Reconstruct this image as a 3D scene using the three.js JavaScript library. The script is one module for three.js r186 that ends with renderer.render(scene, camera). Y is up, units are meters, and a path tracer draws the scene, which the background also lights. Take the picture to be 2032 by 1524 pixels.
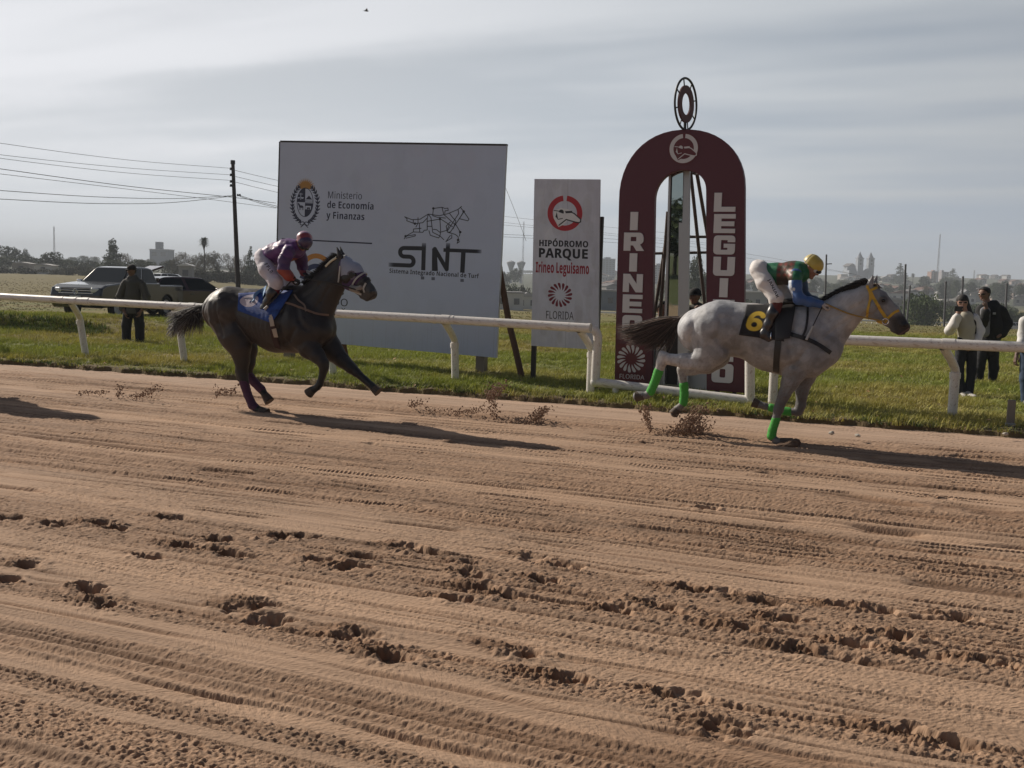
import * as THREE from 'three';
import { mergeGeometries } from 'three/addons/utils/BufferGeometryUtils.js';
import { RoundedBoxGeometry } from 'three/addons/geometries/RoundedBoxGeometry.js';

// ---------------------------------------------------------------- camera
const scene = new THREE.Scene();
const FOCAL = 2000, EYE = 1.6, HALF_W = 1016, HALF_H = 762;            // focal length in photograph pixels, eye height in metres
const camera = new THREE.PerspectiveCamera(2 * Math.atan(HALF_H / FOCAL) * 180 / Math.PI, 4 / 3, 0.1, 9000);
camera.position.set(0, EYE, 0);
camera.rotation.set(-Math.atan((HALF_H - 555) / FOCAL), 0, 1.6 * Math.PI / 180, 'YXZ');
camera.updateMatrixWorld(true);

// ---------------------------------------------------------------- noise
function rng(seed) { let a = seed >>> 0; return () => { a = (a + 0x6D2B79F5) | 0; let t = Math.imul(a ^ (a >>> 15), 1 | a); t = (t + Math.imul(t ^ (t >>> 7), 61 | t)) ^ t; return ((t ^ (t >>> 14)) >>> 0) / 4294967296; }; }
const PERM = new Uint8Array(512); { const r = rng(77), p = [...Array(256).keys()]; for (let i = 255; i > 0; i--) { const j = (r() * (i + 1)) | 0; [p[i], p[j]] = [p[j], p[i]]; } for (let i = 0; i < 512; i++) PERM[i] = p[i & 255]; }
const fade = (t) => t * t * t * (t * (t * 6 - 15) + 10);
const grad3 = (h, x, y, z) => { h &= 15; const u = h < 8 ? x : y, v = h < 4 ? y : h === 12 || h === 14 ? x : z; return ((h & 1) ? -u : u) + ((h & 2) ? -v : v); };
function noise(x, y, z = 0) {
  const X = Math.floor(x), Y = Math.floor(y), Z = Math.floor(z); x -= X; y -= Y; z -= Z;
  const u = fade(x), v = fade(y), w = fade(z), A = PERM[X & 255] + (Y & 255), B = PERM[(X + 1) & 255] + (Y & 255);
  const AA = PERM[A] + (Z & 255), AB = PERM[A + 1] + (Z & 255), BA = PERM[B] + (Z & 255), BB = PERM[B + 1] + (Z & 255);
  const l = (t, a, b) => a + t * (b - a);
  return l(w, l(v, l(u, grad3(PERM[AA], x, y, z), grad3(PERM[BA], x - 1, y, z)), l(u, grad3(PERM[AB], x, y - 1, z), grad3(PERM[BB], x - 1, y - 1, z))),
    l(v, l(u, grad3(PERM[AA + 1], x, y, z - 1), grad3(PERM[BA + 1], x - 1, y, z - 1)), l(u, grad3(PERM[AB + 1], x, y - 1, z - 1), grad3(PERM[BB + 1], x - 1, y - 1, z - 1))));
}
const fbm = (x, y, z, n) => { let s = 0, a = 0.5; for (let i = 0; i < n; i++) { s += a * noise(x, y, z + i * 7.3); x *= 2.03; y *= 2.03; z *= 2.03; a *= 0.5; } return s; };
const clamp = (x, a, b) => Math.min(b, Math.max(a, x)), lerp = (a, b, t) => a + (b - a) * t;
const smooth = (a, b, x) => { const t = clamp((x - a) / (b - a), 0, 1); return t * t * (3 - 2 * t); };

// ---------------------------------------------------------------- sky, sun, exposure
const SUN_AZ = 36.5 * Math.PI / 180, SUN_EL = 32 * Math.PI / 180;
const SUN = new THREE.Vector3(-Math.cos(SUN_AZ) * Math.cos(SUN_EL), Math.sin(SUN_EL), -Math.sin(SUN_AZ) * Math.cos(SUN_EL));
{
  const W = 2048, H = 1024, data = new Float32Array(W * H * 4);
  for (let j = 0; j < H; j++) {
    const up = ((j + 0.5) / H - 0.5) * Math.PI, y = Math.sin(up);
    for (let i = 0; i < W; i++) {
      const a = ((i + 0.5) / W - 0.5) * 2 * Math.PI, x = Math.cos(a) * Math.cos(up), z = Math.sin(a) * Math.cos(up), k = (j * W + i) * 4;
      const c = x * SUN.x + y * SUN.y + z * SUN.z, yy = Math.max(y, 0);
      // clear winter sky: blue overhead, pale haze low down that scatters the sun forwards
      const fwd = smooth(-0.45, 0.2, c), aure = Math.exp((c - 1) * 18), hz = Math.exp(-yy * 2.1) * lerp(0.10, 1, smooth(0.80, 0.28, yy)), hazy = hz * (0.04 + (0.44 + 0.45 * smooth(0.1, 0.85, c)) * fwd);
      let r = 0.012 + lerp(0.885, 0.95, smooth(0.3, 0.85, c)) * hazy + aure * 0.5, g = 0.027 + 0.975 * hazy + aure * 0.48, b = 0.070 + 0.985 * hazy * lerp(1.06, 0.99, smooth(0.2, 0.8, c)) + aure * 0.42;
      // thin streaks of high cloud seen on a plane far above
      if (y > 0.005) {
        const q = 1 / (y + 0.07), px = x * q, pz = z * q, ca = Math.cos(0.32), sa = Math.sin(0.32);
        const s1 = ca * px + sa * pz, s2 = -sa * px + ca * pz;
        const w1 = fbm(s1 * 0.25, s2 * 0.9, 3.1, 4) * 0.9;
        let d = 0.5 + 0.95 * fbm(s1 * 0.20 + w1 * 0.35, s2 * 0.85 + w1 * 0.5, 9.7, 5) + 0.28 * fbm(s1 * 0.9 + 4, s2 * 4.2 + w1 * 2, 2.2, 4);
        d = smooth(0.27, 0.78, d) * smooth(0.005, 0.09, y);
        const lit = 0.04 + 0.47 * fwd + 0.42 * smooth(0.1, 0.85, c) + aure * 0.5, m = d * 0.8 * lerp(0.15, 1, smooth(0.15, 0.75, hz));
        r = lerp(r, lit * lerp(0.965, 1.0, smooth(0.3, 0.85, c)), m); g = lerp(g, lit * 1.01, m); b = lerp(b, lit * 1.05, m);
      } else { const m = smooth(0.005, -0.1, y); r = lerp(r, 0.16, m); g = lerp(g, 0.14, m); b = lerp(b, 0.11, m); }
      data[k] = r; data[k + 1] = g; data[k + 2] = b; data[k + 3] = 1;
    }
  }
  { let E = [0, 0, 0]; for (let j = H / 2; j < H; j++) { const up = ((j + 0.5) / H - 0.5) * Math.PI; for (let i = 0; i < W; i += 8) for (let q = 0; q < 3; q++) E[q] += data[(j * W + i) * 4 + q] * Math.sin(up) * Math.cos(up) * 8; } console.log('sky irradiance / pi', E.map((v) => (v * Math.PI / H * 2 * Math.PI / W / Math.PI).toFixed(3)).join(' ')); }
  const sky = new THREE.DataTexture(data, W, H, THREE.RGBAFormat, THREE.FloatType);
  sky.mapping = THREE.EquirectangularReflectionMapping; sky.magFilter = sky.minFilter = THREE.LinearFilter; sky.needsUpdate = true;
  scene.background = sky; scene.environment = sky;
}
const sun = new THREE.DirectionalLight(new THREE.Color(1, 0.90, 0.77), 5.0);
sun.name = 'sun'; sun.position.copy(SUN).multiplyScalar(80).add(new THREE.Vector3(0, 0, -14)); sun.target.position.set(0, 0, -14);
sun.castShadow = true; sun.shadow.mapSize.set(4096, 4096); sun.shadow.radius = 1.2;
Object.assign(sun.shadow.camera, { left: -30, right: 30, top: 30, bottom: -30, near: 1, far: 200 });
scene.add(sun, sun.target);
scene.fog = new THREE.FogExp2(new THREE.Color(0.80, 0.86, 0.93), 0.00050);
const renderer = new THREE.WebGLRenderer({ antialias: true });
renderer.shadowMap.enabled = true;
renderer.toneMapping = THREE.LinearToneMapping;
renderer.toneMappingExposure = 1.0;

// ---------------------------------------------------------------- places: pixels of the photograph to points in the world
const V = (x, y, z) => new THREE.Vector3(x, y, z);
const ray = (px, py) => V((px - HALF_W) / FOCAL, -(py - HALF_H) / FOCAL, -1).applyEuler(camera.rotation);
const RA = 22.5 * Math.PI / 180, RC = Math.cos(RA), RS = Math.sin(RA);  // the course runs along R, N points away from the camera
const at = (px, py, depth) => ray(px, py).multiplyScalar(depth).add(camera.position);
const onGround = (px, py, y = 0) => { const d = ray(px, py); return d.multiplyScalar((y - EYE) / d.y).add(camera.position); };
const rail = (s, t, y = 0) => V(s * RC + t * RS, y, s * RS - t * RC);   // along the course, across it, up
const railS = (p) => p.x * RC + p.z * RS, railT = (p) => p.x * RS - p.z * RC;
// a frame whose x runs along the course (turn adds to that), y up and z towards the camera side
function frameAt(origin, turn = 0) {
  const a = -RA + turn, m = new THREE.Matrix4().makeRotationY(a).setPosition(origin), inv = m.clone().invert();
  const o = camera.position.clone().applyMatrix4(inv);
  return {
    origin, turn: a, m, inv, o,
    dir: (px, py) => ray(px, py).transformDirection(inv),
    p(px, py, lat = 0) { const d = this.dir(px, py), k = (lat - o.z) / d.z; return d.multiplyScalar(k).add(o); },
    scale(px, py, lat = 0) { const q = this.p(px, py, lat).applyMatrix4(m).applyMatrix4(camera.matrixWorldInverse); return FOCAL / -q.z; },   // pixels per metre there
  };
}

// ---------------------------------------------------------------- naming
const used = {};
const numbered = (n) => { const k = used[n] = (used[n] ?? -1) + 1; return k ? n + '_' + String(k).padStart(3, '0') : n; };
function tag(o, label, category, group, kind) {
  if (label) o.userData.label = label; if (category) o.userData.category = category; if (group) o.userData.group = group; if (kind) o.userData.kind = kind; return o;
}
const shade = (o) => { o.traverse((c) => { if (c.isMesh) { c.castShadow = c.receiveShadow = true; } }); return o; };
function thing(name, pos, turn, label, category, group) {
  const g = new THREE.Group(); g.name = numbered(name); g.position.copy(pos); g.rotation.y = turn; scene.add(g); return tag(g, label, category, group);
}
function part(parent, name, geo, mat) {
  if (Array.isArray(geo)) geo = merge(geo);
  const m = new THREE.Mesh(geo, mat); m.name = parent === scene ? numbered(name) : name; m.castShadow = m.receiveShadow = true; parent.add(m); return m;
}
function copyOf(o, pos, turn, label, scale) {
  const c = o.clone(); c.name = numbered(o.name.replace(/_\d+$/, '')); c.userData = { ...o.userData }; if (label) c.userData.label = label;
  c.position.copy(pos); c.rotation.y = turn; if (scale) c.scale.setScalar(scale); scene.add(c); return c;
}
function merge(list) {
  list = list.map((g) => { let q = g.index ? g.toNonIndexed() : g; for (const k of Object.keys(q.attributes)) if (!['position', 'normal', 'uv', 'color'].includes(k)) q.deleteAttribute(k); if (!q.attributes.uv) q.setAttribute('uv', new THREE.BufferAttribute(new Float32Array(q.attributes.position.count * 2), 2)); return q; });
  const col = list.some((g) => g.attributes.color);
  if (col) for (const g of list) if (!g.attributes.color) g.setAttribute('color', new THREE.BufferAttribute(new Float32Array(g.attributes.position.count * 3).fill(1), 3));
  return mergeGeometries(list);
}

// ---------------------------------------------------------------- materials
const lin = (r, g, b) => new THREE.Color().setRGB(r, g, b);
const std = (c, rough = 0.8, metal = 0, extra = {}) => new THREE.MeshStandardMaterial({ color: c, roughness: rough, metalness: metal, ...extra });
function dataTex(n, fn, repeat, srgb = false) {
  const d = new Uint8Array(n * n * 4);
  for (let j = 0; j < n; j++) for (let i = 0; i < n; i++) { const v = fn(i / n, j / n), k = (j * n + i) * 4; const c = Array.isArray(v) ? v : [v, v, v]; for (let q = 0; q < 3; q++) d[k + q] = clamp(c[q], 0, 1) * 255; d[k + 3] = 255; }
  const t = new THREE.DataTexture(d, n, n); t.wrapS = t.wrapT = THREE.RepeatWrapping; t.magFilter = THREE.LinearFilter; t.minFilter = THREE.LinearMipmapLinearFilter; if (srgb) t.colorSpace = THREE.SRGBColorSpace; if (repeat) t.repeat.set(repeat, repeat); t.needsUpdate = true; return t;
}
// tileable fractal noise on the unit square
const tileN = (u, v, f, z, n = 3) => { let s = 0, a = 0.5; for (let i = 0; i < n; i++) { const A = u * 2 * Math.PI, B = v * 2 * Math.PI, k = f / (2 * Math.PI); s += a * noise(Math.cos(A) * k + 31, Math.sin(A) * k + 17 + Math.cos(B) * k, Math.sin(B) * k + z); f *= 2; a *= 0.5; } return s; };
const wearTex = dataTex(256, (u, v) => 0.62 + 0.5 * tileN(u, v, 6, 3, 5));
const grainBump = dataTex(256, (u, v) => 0.5 + 0.8 * tileN(u, v, 40, 8, 3));
const M = {
  whitePaint: std(lin(0.70, 0.69, 0.67), 0.45), whitePipe: std(lin(0.76, 0.74, 0.72), 0.42, 0, { map: dataTex(256, (u, v) => { const d = smooth(0.10, 0.34, tileN(u, v, 9, 12, 5)) * 0.5 + smooth(0.2, 0.36, tileN(u, v, 60, 9, 2)) * 0.5; return [0.97 - 0.30 * d, 0.965 - 0.36 * d, 0.955 - 0.42 * d]; }, 3, true) }), board: std(lin(0.62, 0.64, 0.68), 0.55),
  darkSteel: std(lin(0.035, 0.03, 0.03), 0.6, 0.3), rust: std(lin(0.10, 0.052, 0.03), 0.9), wood: std(lin(0.10, 0.075, 0.055), 0.9), woodPale: std(lin(0.22, 0.19, 0.16), 0.9),
  maroon: std(lin(0.090, 0.016, 0.027), 0.5), letter: std(lin(0.62, 0.60, 0.60), 0.6), black: std(lin(0.012, 0.012, 0.014), 0.5), galvanised: std(lin(0.42, 0.42, 0.42), 0.45, 0.6),
  rubber: std(lin(0.02, 0.02, 0.02), 0.85), glass: new THREE.MeshPhysicalMaterial({ color: lin(0.02, 0.025, 0.03), roughness: 0.06, metalness: 0, specularIntensity: 0.4 }),
  chrome: std(lin(0.7, 0.7, 0.72), 0.15, 1), lamp: std(lin(0.65, 0.66, 0.68), 0.15, 0.4), skin: std(lin(0.36, 0.20, 0.14), 0.55),
};

// ---------------------------------------------------------------- small geometry helpers
const box = (w, h, d, x = 0, y = 0, z = 0, rx = 0, ry = 0, rz = 0) => new THREE.BoxGeometry(w, h, d).applyMatrix4(new THREE.Matrix4().makeRotationFromEuler(new THREE.Euler(rx, ry, rz)).setPosition(x, y, z));
const rbox = (w, h, d, r, x = 0, y = 0, z = 0, rx = 0, ry = 0, rz = 0) => new RoundedBoxGeometry(w, h, d, 2, r).applyMatrix4(new THREE.Matrix4().makeRotationFromEuler(new THREE.Euler(rx, ry, rz)).setPosition(x, y, z));
function bar(a, b, r0, r1 = r0, sides = 10) {
  const d = b.clone().sub(a), g = new THREE.CylinderGeometry(r1, r0, d.length(), sides, 1);
  return g.applyMatrix4(new THREE.Matrix4().makeRotationFromQuaternion(new THREE.Quaternion().setFromUnitVectors(V(0, 1, 0), d.clone().normalize())).setPosition(a.clone().add(b).multiplyScalar(0.5)));
}
const tube = (pts, r, seg = 24, sides = 8, closed = false) => new THREE.TubeGeometry(new THREE.CatmullRomCurve3(pts, closed), seg, r, sides, closed);
// a beam with a rectangular section from a to b; side is the direction of its width
function beam(a, b, w, h, side = V(0, 0, 1)) {
  const d = b.clone().sub(a), L = d.length(), x = d.normalize(), y = side.clone().cross(x).normalize(), z = x.clone().cross(y);
  return new THREE.BoxGeometry(L, h, w).applyMatrix4(new THREE.Matrix4().makeBasis(x, y, z).setPosition(a.clone().add(b).multiplyScalar(0.5)));
}
function extrude(shape, depth, bevel = 0) { const g = new THREE.ExtrudeGeometry(shape, { depth, bevelEnabled: bevel > 0, bevelSize: bevel, bevelThickness: bevel, bevelSegments: 2, curveSegments: 24 }); return g; }
const poly = (pts) => { const s = new THREE.Shape(); pts.forEach(([x, y], i) => (i ? s.lineTo(x, y) : s.moveTo(x, y))); s.closePath(); return s; };
// ---------------------------------------------------------------- soft bodies: tapered capsules joined by a smooth minimum and meshed as one skin
class Body {
  constructor(k = 0.03) { this.b = []; this.k = k; }
  // a, b: points; ra, rb: radii; w: width along z relative to the height (1 round); k: how softly it joins
  add(a, ra, b, rb, w = 1, k = this.k) {
    const R = Math.max(ra, rb), c = a.clone().add(b).multiplyScalar(0.5);
    this.b.push({ ax: a.x, ay: a.y, az: a.z, bx: b.x - a.x, by: b.y - a.y, bz: (b.z - a.z) / w, ra, dr: rb - ra, w, k, L: (b.x - a.x) ** 2 + (b.y - a.y) ** 2 + ((b.z - a.z) / w) ** 2 || 1e-9, c, R: a.distanceTo(b) / 2 + R * Math.max(1, w) });
    return this;
  }
  chain(pts, rad, w = 1, k = this.k) { for (let i = 0; i + 1 < pts.length; i++) this.add(pts[i], rad[i], pts[i + 1], rad[i + 1], Array.isArray(w) ? w[i] : w, k); return this; }
  // shallow furrow (d > 0) or ridge (d < 0) along a line, on both flanks
  furrow(pts, r, d, z = 0.05) { this.g ??= []; for (let i = 0; i + 1 < pts.length; i++) { const a = pts[i], b = pts[i + 1], bx = b.x - a.x, by = b.y - a.y; this.g.push({ ax: a.x, ay: a.y, bx, by, L: bx * bx + by * by || 1e-9, r, d: d * 1.4, z }); } return this; }
  ball(p, r, w = 1, k = this.k) { return this.add(p, r, p.clone().add(V(1e-4, 0, 0)), r, w, k); }
  static d(q, x, y, z) {
    const px = x - q.ax, py = y - q.ay, pz = (z - q.az) / q.w, t = clamp((px * q.bx + py * q.by + pz * q.bz) / q.L, 0, 1);
    const dx = px - q.bx * t, dy = py - q.by * t, dz = pz - q.bz * t; return Math.sqrt(dx * dx + dy * dy + dz * dz) - q.ra - q.dr * t;
  }
  f(x, y, z, list = this.b) {
    let d = 1e3;
    for (const q of list) { const e = Body.d(q, x, y, z), h = Math.max(q.k - Math.abs(d - e), 0) / q.k; d = Math.min(d, e) - h * h * q.k * 0.25; }
    if (this.g && d < 0.06) for (const c of this.g) { if (Math.abs(z) < c.z) continue; const t = clamp(((x - c.ax) * c.bx + (y - c.ay) * c.by) / c.L, 0, 1), q = ((x - c.ax - c.bx * t) ** 2 + (y - c.ay - c.by * t) ** 2) / (c.r * c.r); if (q < 6) d += c.d * Math.exp(-q) * (c.taper ? Math.sin(Math.PI * clamp(t * 0.9 + 0.05, 0, 1)) : 1); }
    return d;
  }
  n(x, y, z, e = 0.004) { return V(this.f(x + e, y, z) - this.f(x - e, y, z), this.f(x, y + e, z) - this.f(x, y - e, z), this.f(x, y, z + e) - this.f(x, y, z - e)).normalize(); }
  hit(o, d, tmax = 60) { let t = 0; for (let i = 0; i < 400 && t < tmax; i++) { const e = this.f(o.x + d.x * t, o.y + d.y * t, o.z + d.z * t); if (e < 0.0008) return o.clone().addScaledVector(d, t); t += Math.max(e * 0.45, 0.0006); } return null; }
  // surface nets; cut(x, y, z) > 0 removes material; color(p, n) paints
  mesh(h, color, cut) {
    const lo = V(1e9, 1e9, 1e9), hi = lo.clone().negate();
    for (const q of this.b) { lo.min(q.c.clone().subScalar(q.R + q.k)); hi.max(q.c.clone().addScalar(q.R + q.k)); }
    lo.subScalar(2 * h); hi.addScalar(2 * h);
    const nx = Math.ceil((hi.x - lo.x) / h) + 1, ny = Math.ceil((hi.y - lo.y) / h) + 1, nz = Math.ceil((hi.z - lo.z) / h) + 1, F = new Float32Array(nx * ny * nz).fill(1);
    const B = 8;
    for (let k0 = 0; k0 < nz; k0 += B) for (let j0 = 0; j0 < ny; j0 += B) for (let i0 = 0; i0 < nx; i0 += B) {
      const cx = lo.x + (i0 + B / 2) * h, cy = lo.y + (j0 + B / 2) * h, cz = lo.z + (k0 + B / 2) * h, R = B * h * 0.9;
      const near = this.b.filter((q) => Body.d(q, cx, cy, cz) < (R + q.k + 0.02) / Math.min(1, q.w));
      if (!near.length) continue;
      for (let k = k0; k < Math.min(k0 + B, nz); k++) for (let j = j0; j < Math.min(j0 + B, ny); j++) for (let i = i0; i < Math.min(i0 + B, nx); i++) {
        const x = lo.x + i * h, y = lo.y + j * h, z = lo.z + k * h; let d = this.f(x, y, z, near); if (this.lumps && d > -0.05 && d < 0.05) d += this.lumps * (noise(x * 13, y * 13, z * 13) + 0.5 * noise(x * 29 + 7, y * 29, z * 29)); if (cut) d = Math.max(d, cut(x, y, z)); F[(k * ny + j) * nx + i] = d;
      }
    }
    const id = new Int32Array(nx * ny * nz).fill(-1), P = [], I = [], sx = 1, sy = nx, sz = nx * ny;
    const corner = [0, sx, sy, sx + sy, sz, sx + sz, sy + sz, sx + sy + sz], edges = [[0, 1], [2, 3], [4, 5], [6, 7], [0, 2], [1, 3], [4, 6], [5, 7], [0, 4], [1, 5], [2, 6], [3, 7]];
    for (let k = 0; k < nz - 1; k++) for (let j = 0; j < ny - 1; j++) for (let i = 0; i < nx - 1; i++) {
      const c = k * sz + j * sy + i; let m = 0; for (let q = 0; q < 8; q++) if (F[c + corner[q]] < 0) m |= 1 << q;
      if (m === 0 || m === 255) continue;
      let X = 0, Y = 0, Z = 0, n = 0;
      for (const [a, b] of edges) { const fa = F[c + corner[a]], fb = F[c + corner[b]]; if ((fa < 0) === (fb < 0)) continue; const t = fa / (fa - fb); X += lerp(a & 1, b & 1, t); Y += lerp((a >> 1) & 1, (b >> 1) & 1, t); Z += lerp(a >> 2, b >> 2, t); n++; }
      id[c] = P.length / 3; P.push(lo.x + (i + X / n) * h, lo.y + (j + Y / n) * h, lo.z + (k + Z / n) * h);
    }
    const quad = (a, b, c, d, flip) => { if (a < 0 || b < 0 || c < 0 || d < 0) return; flip ? I.push(a, c, b, a, d, c) : I.push(a, b, c, a, c, d); };
    for (let k = 1; k < nz - 1; k++) for (let j = 1; j < ny - 1; j++) for (let i = 1; i < nx - 1; i++) {
      const c = k * sz + j * sy + i, s = F[c] < 0;
      if (s !== F[c + sx] < 0) quad(id[c - sy - sz], id[c - sz], id[c], id[c - sy], !s);
      if (s !== F[c + sy] < 0) quad(id[c - sx - sz], id[c - sx], id[c], id[c - sz], !s);
      if (s !== F[c + sz] < 0) quad(id[c - sx - sy], id[c - sy], id[c], id[c - sx], !s);
    }
    const g = new THREE.BufferGeometry(); g.setAttribute('position', new THREE.Float32BufferAttribute(P, 3)); g.setIndex(I); g.computeVertexNormals();
    if (color) { const C = new Float32Array(P.length), N = g.attributes.normal; for (let i = 0; i < P.length; i += 3) { const c = color(P[i], P[i + 1], P[i + 2], N.array[i], N.array[i + 1], N.array[i + 2]); C[i] = c[0]; C[i + 1] = c[1]; C[i + 2] = c[2]; } g.setAttribute('color', new THREE.BufferAttribute(C, 3)); }
    const uv = new Float32Array(P.length / 3 * 2); for (let i = 0; i < P.length / 3; i++) { uv[2 * i] = P[3 * i] * 2; uv[2 * i + 1] = P[3 * i + 1] * 2; } g.setAttribute('uv', new THREE.BufferAttribute(uv, 2));
    return g;
  }
}
// ribbon that lies on a body: pts on the surface, normals out, width, thickness
function ribbon(pts, nrm, width, thick, lift = 0) {
  const P = [], I = [];
  for (let i = 0; i < pts.length; i++) {
    const d = pts[Math.min(i + 1, pts.length - 1)].clone().sub(pts[Math.max(i - 1, 0)]).normalize(), n = nrm[i], s = d.clone().cross(n).normalize(), w = (Array.isArray(width) ? width[i] : width) / 2;
    for (const [a, b] of [[-1, 0], [-1, 1], [1, 1], [1, 0]]) { const q = pts[i].clone().addScaledVector(s, a * w).addScaledVector(n, lift + b * thick); P.push(q.x, q.y, q.z); }
    if (i) for (let e = 0; e < 4; e++) { const a = 4 * (i - 1) + e, b = 4 * (i - 1) + (e + 1) % 4, c = 4 * i + e, f = 4 * i + (e + 1) % 4; I.push(a, b, c, b, f, c); }
  }
  const L = 4 * (pts.length - 1); I.push(0, 2, 1, 0, 3, 2, L, L + 1, L + 2, L, L + 2, L + 3);
  const g = new THREE.BufferGeometry(); g.setAttribute('position', new THREE.Float32BufferAttribute(P, 3)); g.setIndex(I); const q = g.toNonIndexed(); q.computeVertexNormals(); q.setAttribute('uv', new THREE.BufferAttribute(new Float32Array(q.attributes.position.count * 2), 2)); return q;
}
// smooth polyline through points
const curve = (pts, n) => new THREE.CatmullRomCurve3(pts, false, 'centripetal').getPoints(n);
// cloth lying on a body: nu x nv grid of surface points (grid[j][i]), lifted, with a skirt; mirrored copies flip z
function drape(grid, nrm, lift, thick, flip = false) {
  const nv = grid.length, nu = grid[0].length, P = [], U = [], I = [];
  for (const side of [1, 0]) for (let j = 0; j < nv; j++) for (let i = 0; i < nu; i++) { const q = grid[j][i].clone().addScaledVector(nrm[j][i], lift + side * thick); P.push(q.x, q.y, q.z); U.push(i / (nu - 1), 1 - j / (nv - 1)); }
  const id = (s, j, i) => s * nu * nv + j * nu + i, q4 = (a, b, c, d) => (flip ? I.push(a, b, c, a, c, d) : I.push(a, c, b, a, d, c));
  for (let j = 0; j + 1 < nv; j++) for (let i = 0; i + 1 < nu; i++) { q4(id(0, j, i), id(0, j, i + 1), id(0, j + 1, i + 1), id(0, j + 1, i)); q4(id(1, j, i), id(1, j + 1, i), id(1, j + 1, i + 1), id(1, j, i + 1)); }
  for (let i = 0; i + 1 < nu; i++) { q4(id(0, 0, i), id(1, 0, i), id(1, 0, i + 1), id(0, 0, i + 1)); q4(id(0, nv - 1, i), id(0, nv - 1, i + 1), id(1, nv - 1, i + 1), id(1, nv - 1, i)); }
  for (let j = 0; j + 1 < nv; j++) { q4(id(0, j, 0), id(0, j + 1, 0), id(1, j + 1, 0), id(1, j, 0)); q4(id(0, j, nu - 1), id(1, j, nu - 1), id(1, j + 1, nu - 1), id(0, j + 1, nu - 1)); }
  const g = new THREE.BufferGeometry(); g.setAttribute('position', new THREE.Float32BufferAttribute(P, 3)); g.setAttribute('uv', new THREE.Float32BufferAttribute(U, 2)); g.setIndex(I); g.computeVertexNormals(); return g;
}
// locks of hair: each strand a thin tapering blade along a curve; roots and tips given by functions of a random generator
function hair(n, seed, path, r0, segs = 8, colors = [[0.02, 0.018, 0.018]]) {
  const R = rng(seed), P = [], I = [], C = [];
  for (let s = 0; s < n; s++) {
    const pts = path(R, s / n), cu = new THREE.CatmullRomCurve3(pts), q = cu.getPoints(segs), c = colors[(R() * colors.length) | 0], base = P.length / 3, th = R() * 6.28, rr = r0 * (0.6 + 0.8 * R());
    for (let i = 0; i <= segs; i++) {
      const d = q[Math.min(i + 1, segs)].clone().sub(q[Math.max(i - 1, 0)]).normalize(), u = V(Math.sin(th), Math.cos(th), 0.3).cross(d).normalize(), v = d.clone().cross(u), t = i / segs, w = rr * (1 - 0.85 * t * t);
      for (let e = 0; e < 3; e++) { const a = e * 2.094, p = q[i].clone().addScaledVector(u, Math.cos(a) * w).addScaledVector(v, Math.sin(a) * w); P.push(p.x, p.y, p.z); const k = 1 + 0.5 * t; C.push(c[0] * k, c[1] * k, c[2] * k); }
      if (i) for (let e = 0; e < 3; e++) { const a = base + 3 * (i - 1) + e, b = base + 3 * (i - 1) + (e + 1) % 3; I.push(a, b, a + 3, b, b + 3, a + 3); }
    }
  }
  const g = new THREE.BufferGeometry(); g.setAttribute('position', new THREE.Float32BufferAttribute(P, 3)); g.setAttribute('color', new THREE.Float32BufferAttribute(C, 3)); g.setIndex(I); g.computeVertexNormals(); return g;
}
// a hand: wrist point, direction of the fingers, direction the palm faces, which side the thumb is, how far the fingers curl (radians per joint)
function handGeo(w, dir, palm, thumb, curl, size = 1, col = null) {
  const f = dir.clone().normalize(), p = palm.clone().addScaledVector(f, -palm.dot(f)).normalize(), s = f.clone().cross(p).multiplyScalar(thumb), H = new Body(0.006 * size), m = (a, b, c) => w.clone().addScaledVector(f, a * size).addScaledVector(p, b * size).addScaledVector(s, c * size);
  H.add(m(-0.02, 0, 0), 0.023 * size, m(0.03, 0, 0.004), 0.022 * size, 1, 0.02 * size);
  for (const c of [-0.027, -0.009, 0.009, 0.027]) H.add(m(0.015, 0, c * 0.7), 0.015 * size, m(0.085, 0.002, c), 0.0125 * size, 1, 0.016 * size);
  [[-0.029, 0.060, 0.0085], [-0.0095, 0.074, 0.0092], [0.0095, 0.078, 0.0095], [0.029, 0.070, 0.0092]].forEach(([c, L, r]) => {
    let a = m(0.085, 0.002, c), ang = curl * 0.8; for (const q of [0.45, 0.32, 0.23]) { const b = a.clone().addScaledVector(f, Math.cos(ang) * L * q * size).addScaledVector(p, Math.sin(ang) * L * q * size); H.add(a, r * size, b, r * 0.9 * size, 1, 0.003 * size); a = b; ang += curl; }
  });
  const t0 = m(0.018, 0.008, 0.025), t1 = m(0.05, 0.018 + 0.012 * curl, 0.048), t2 = m(0.078, 0.03 + 0.014 * curl, 0.042 - 0.012 * curl); H.add(t0, 0.014 * size, t1, 0.0115 * size, 1, 0.01 * size); H.add(t1, 0.0112 * size, t2, 0.009 * size, 1, 0.004 * size);
  return H.mesh(0.0042 * size, col ? () => col : null);
}
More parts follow.
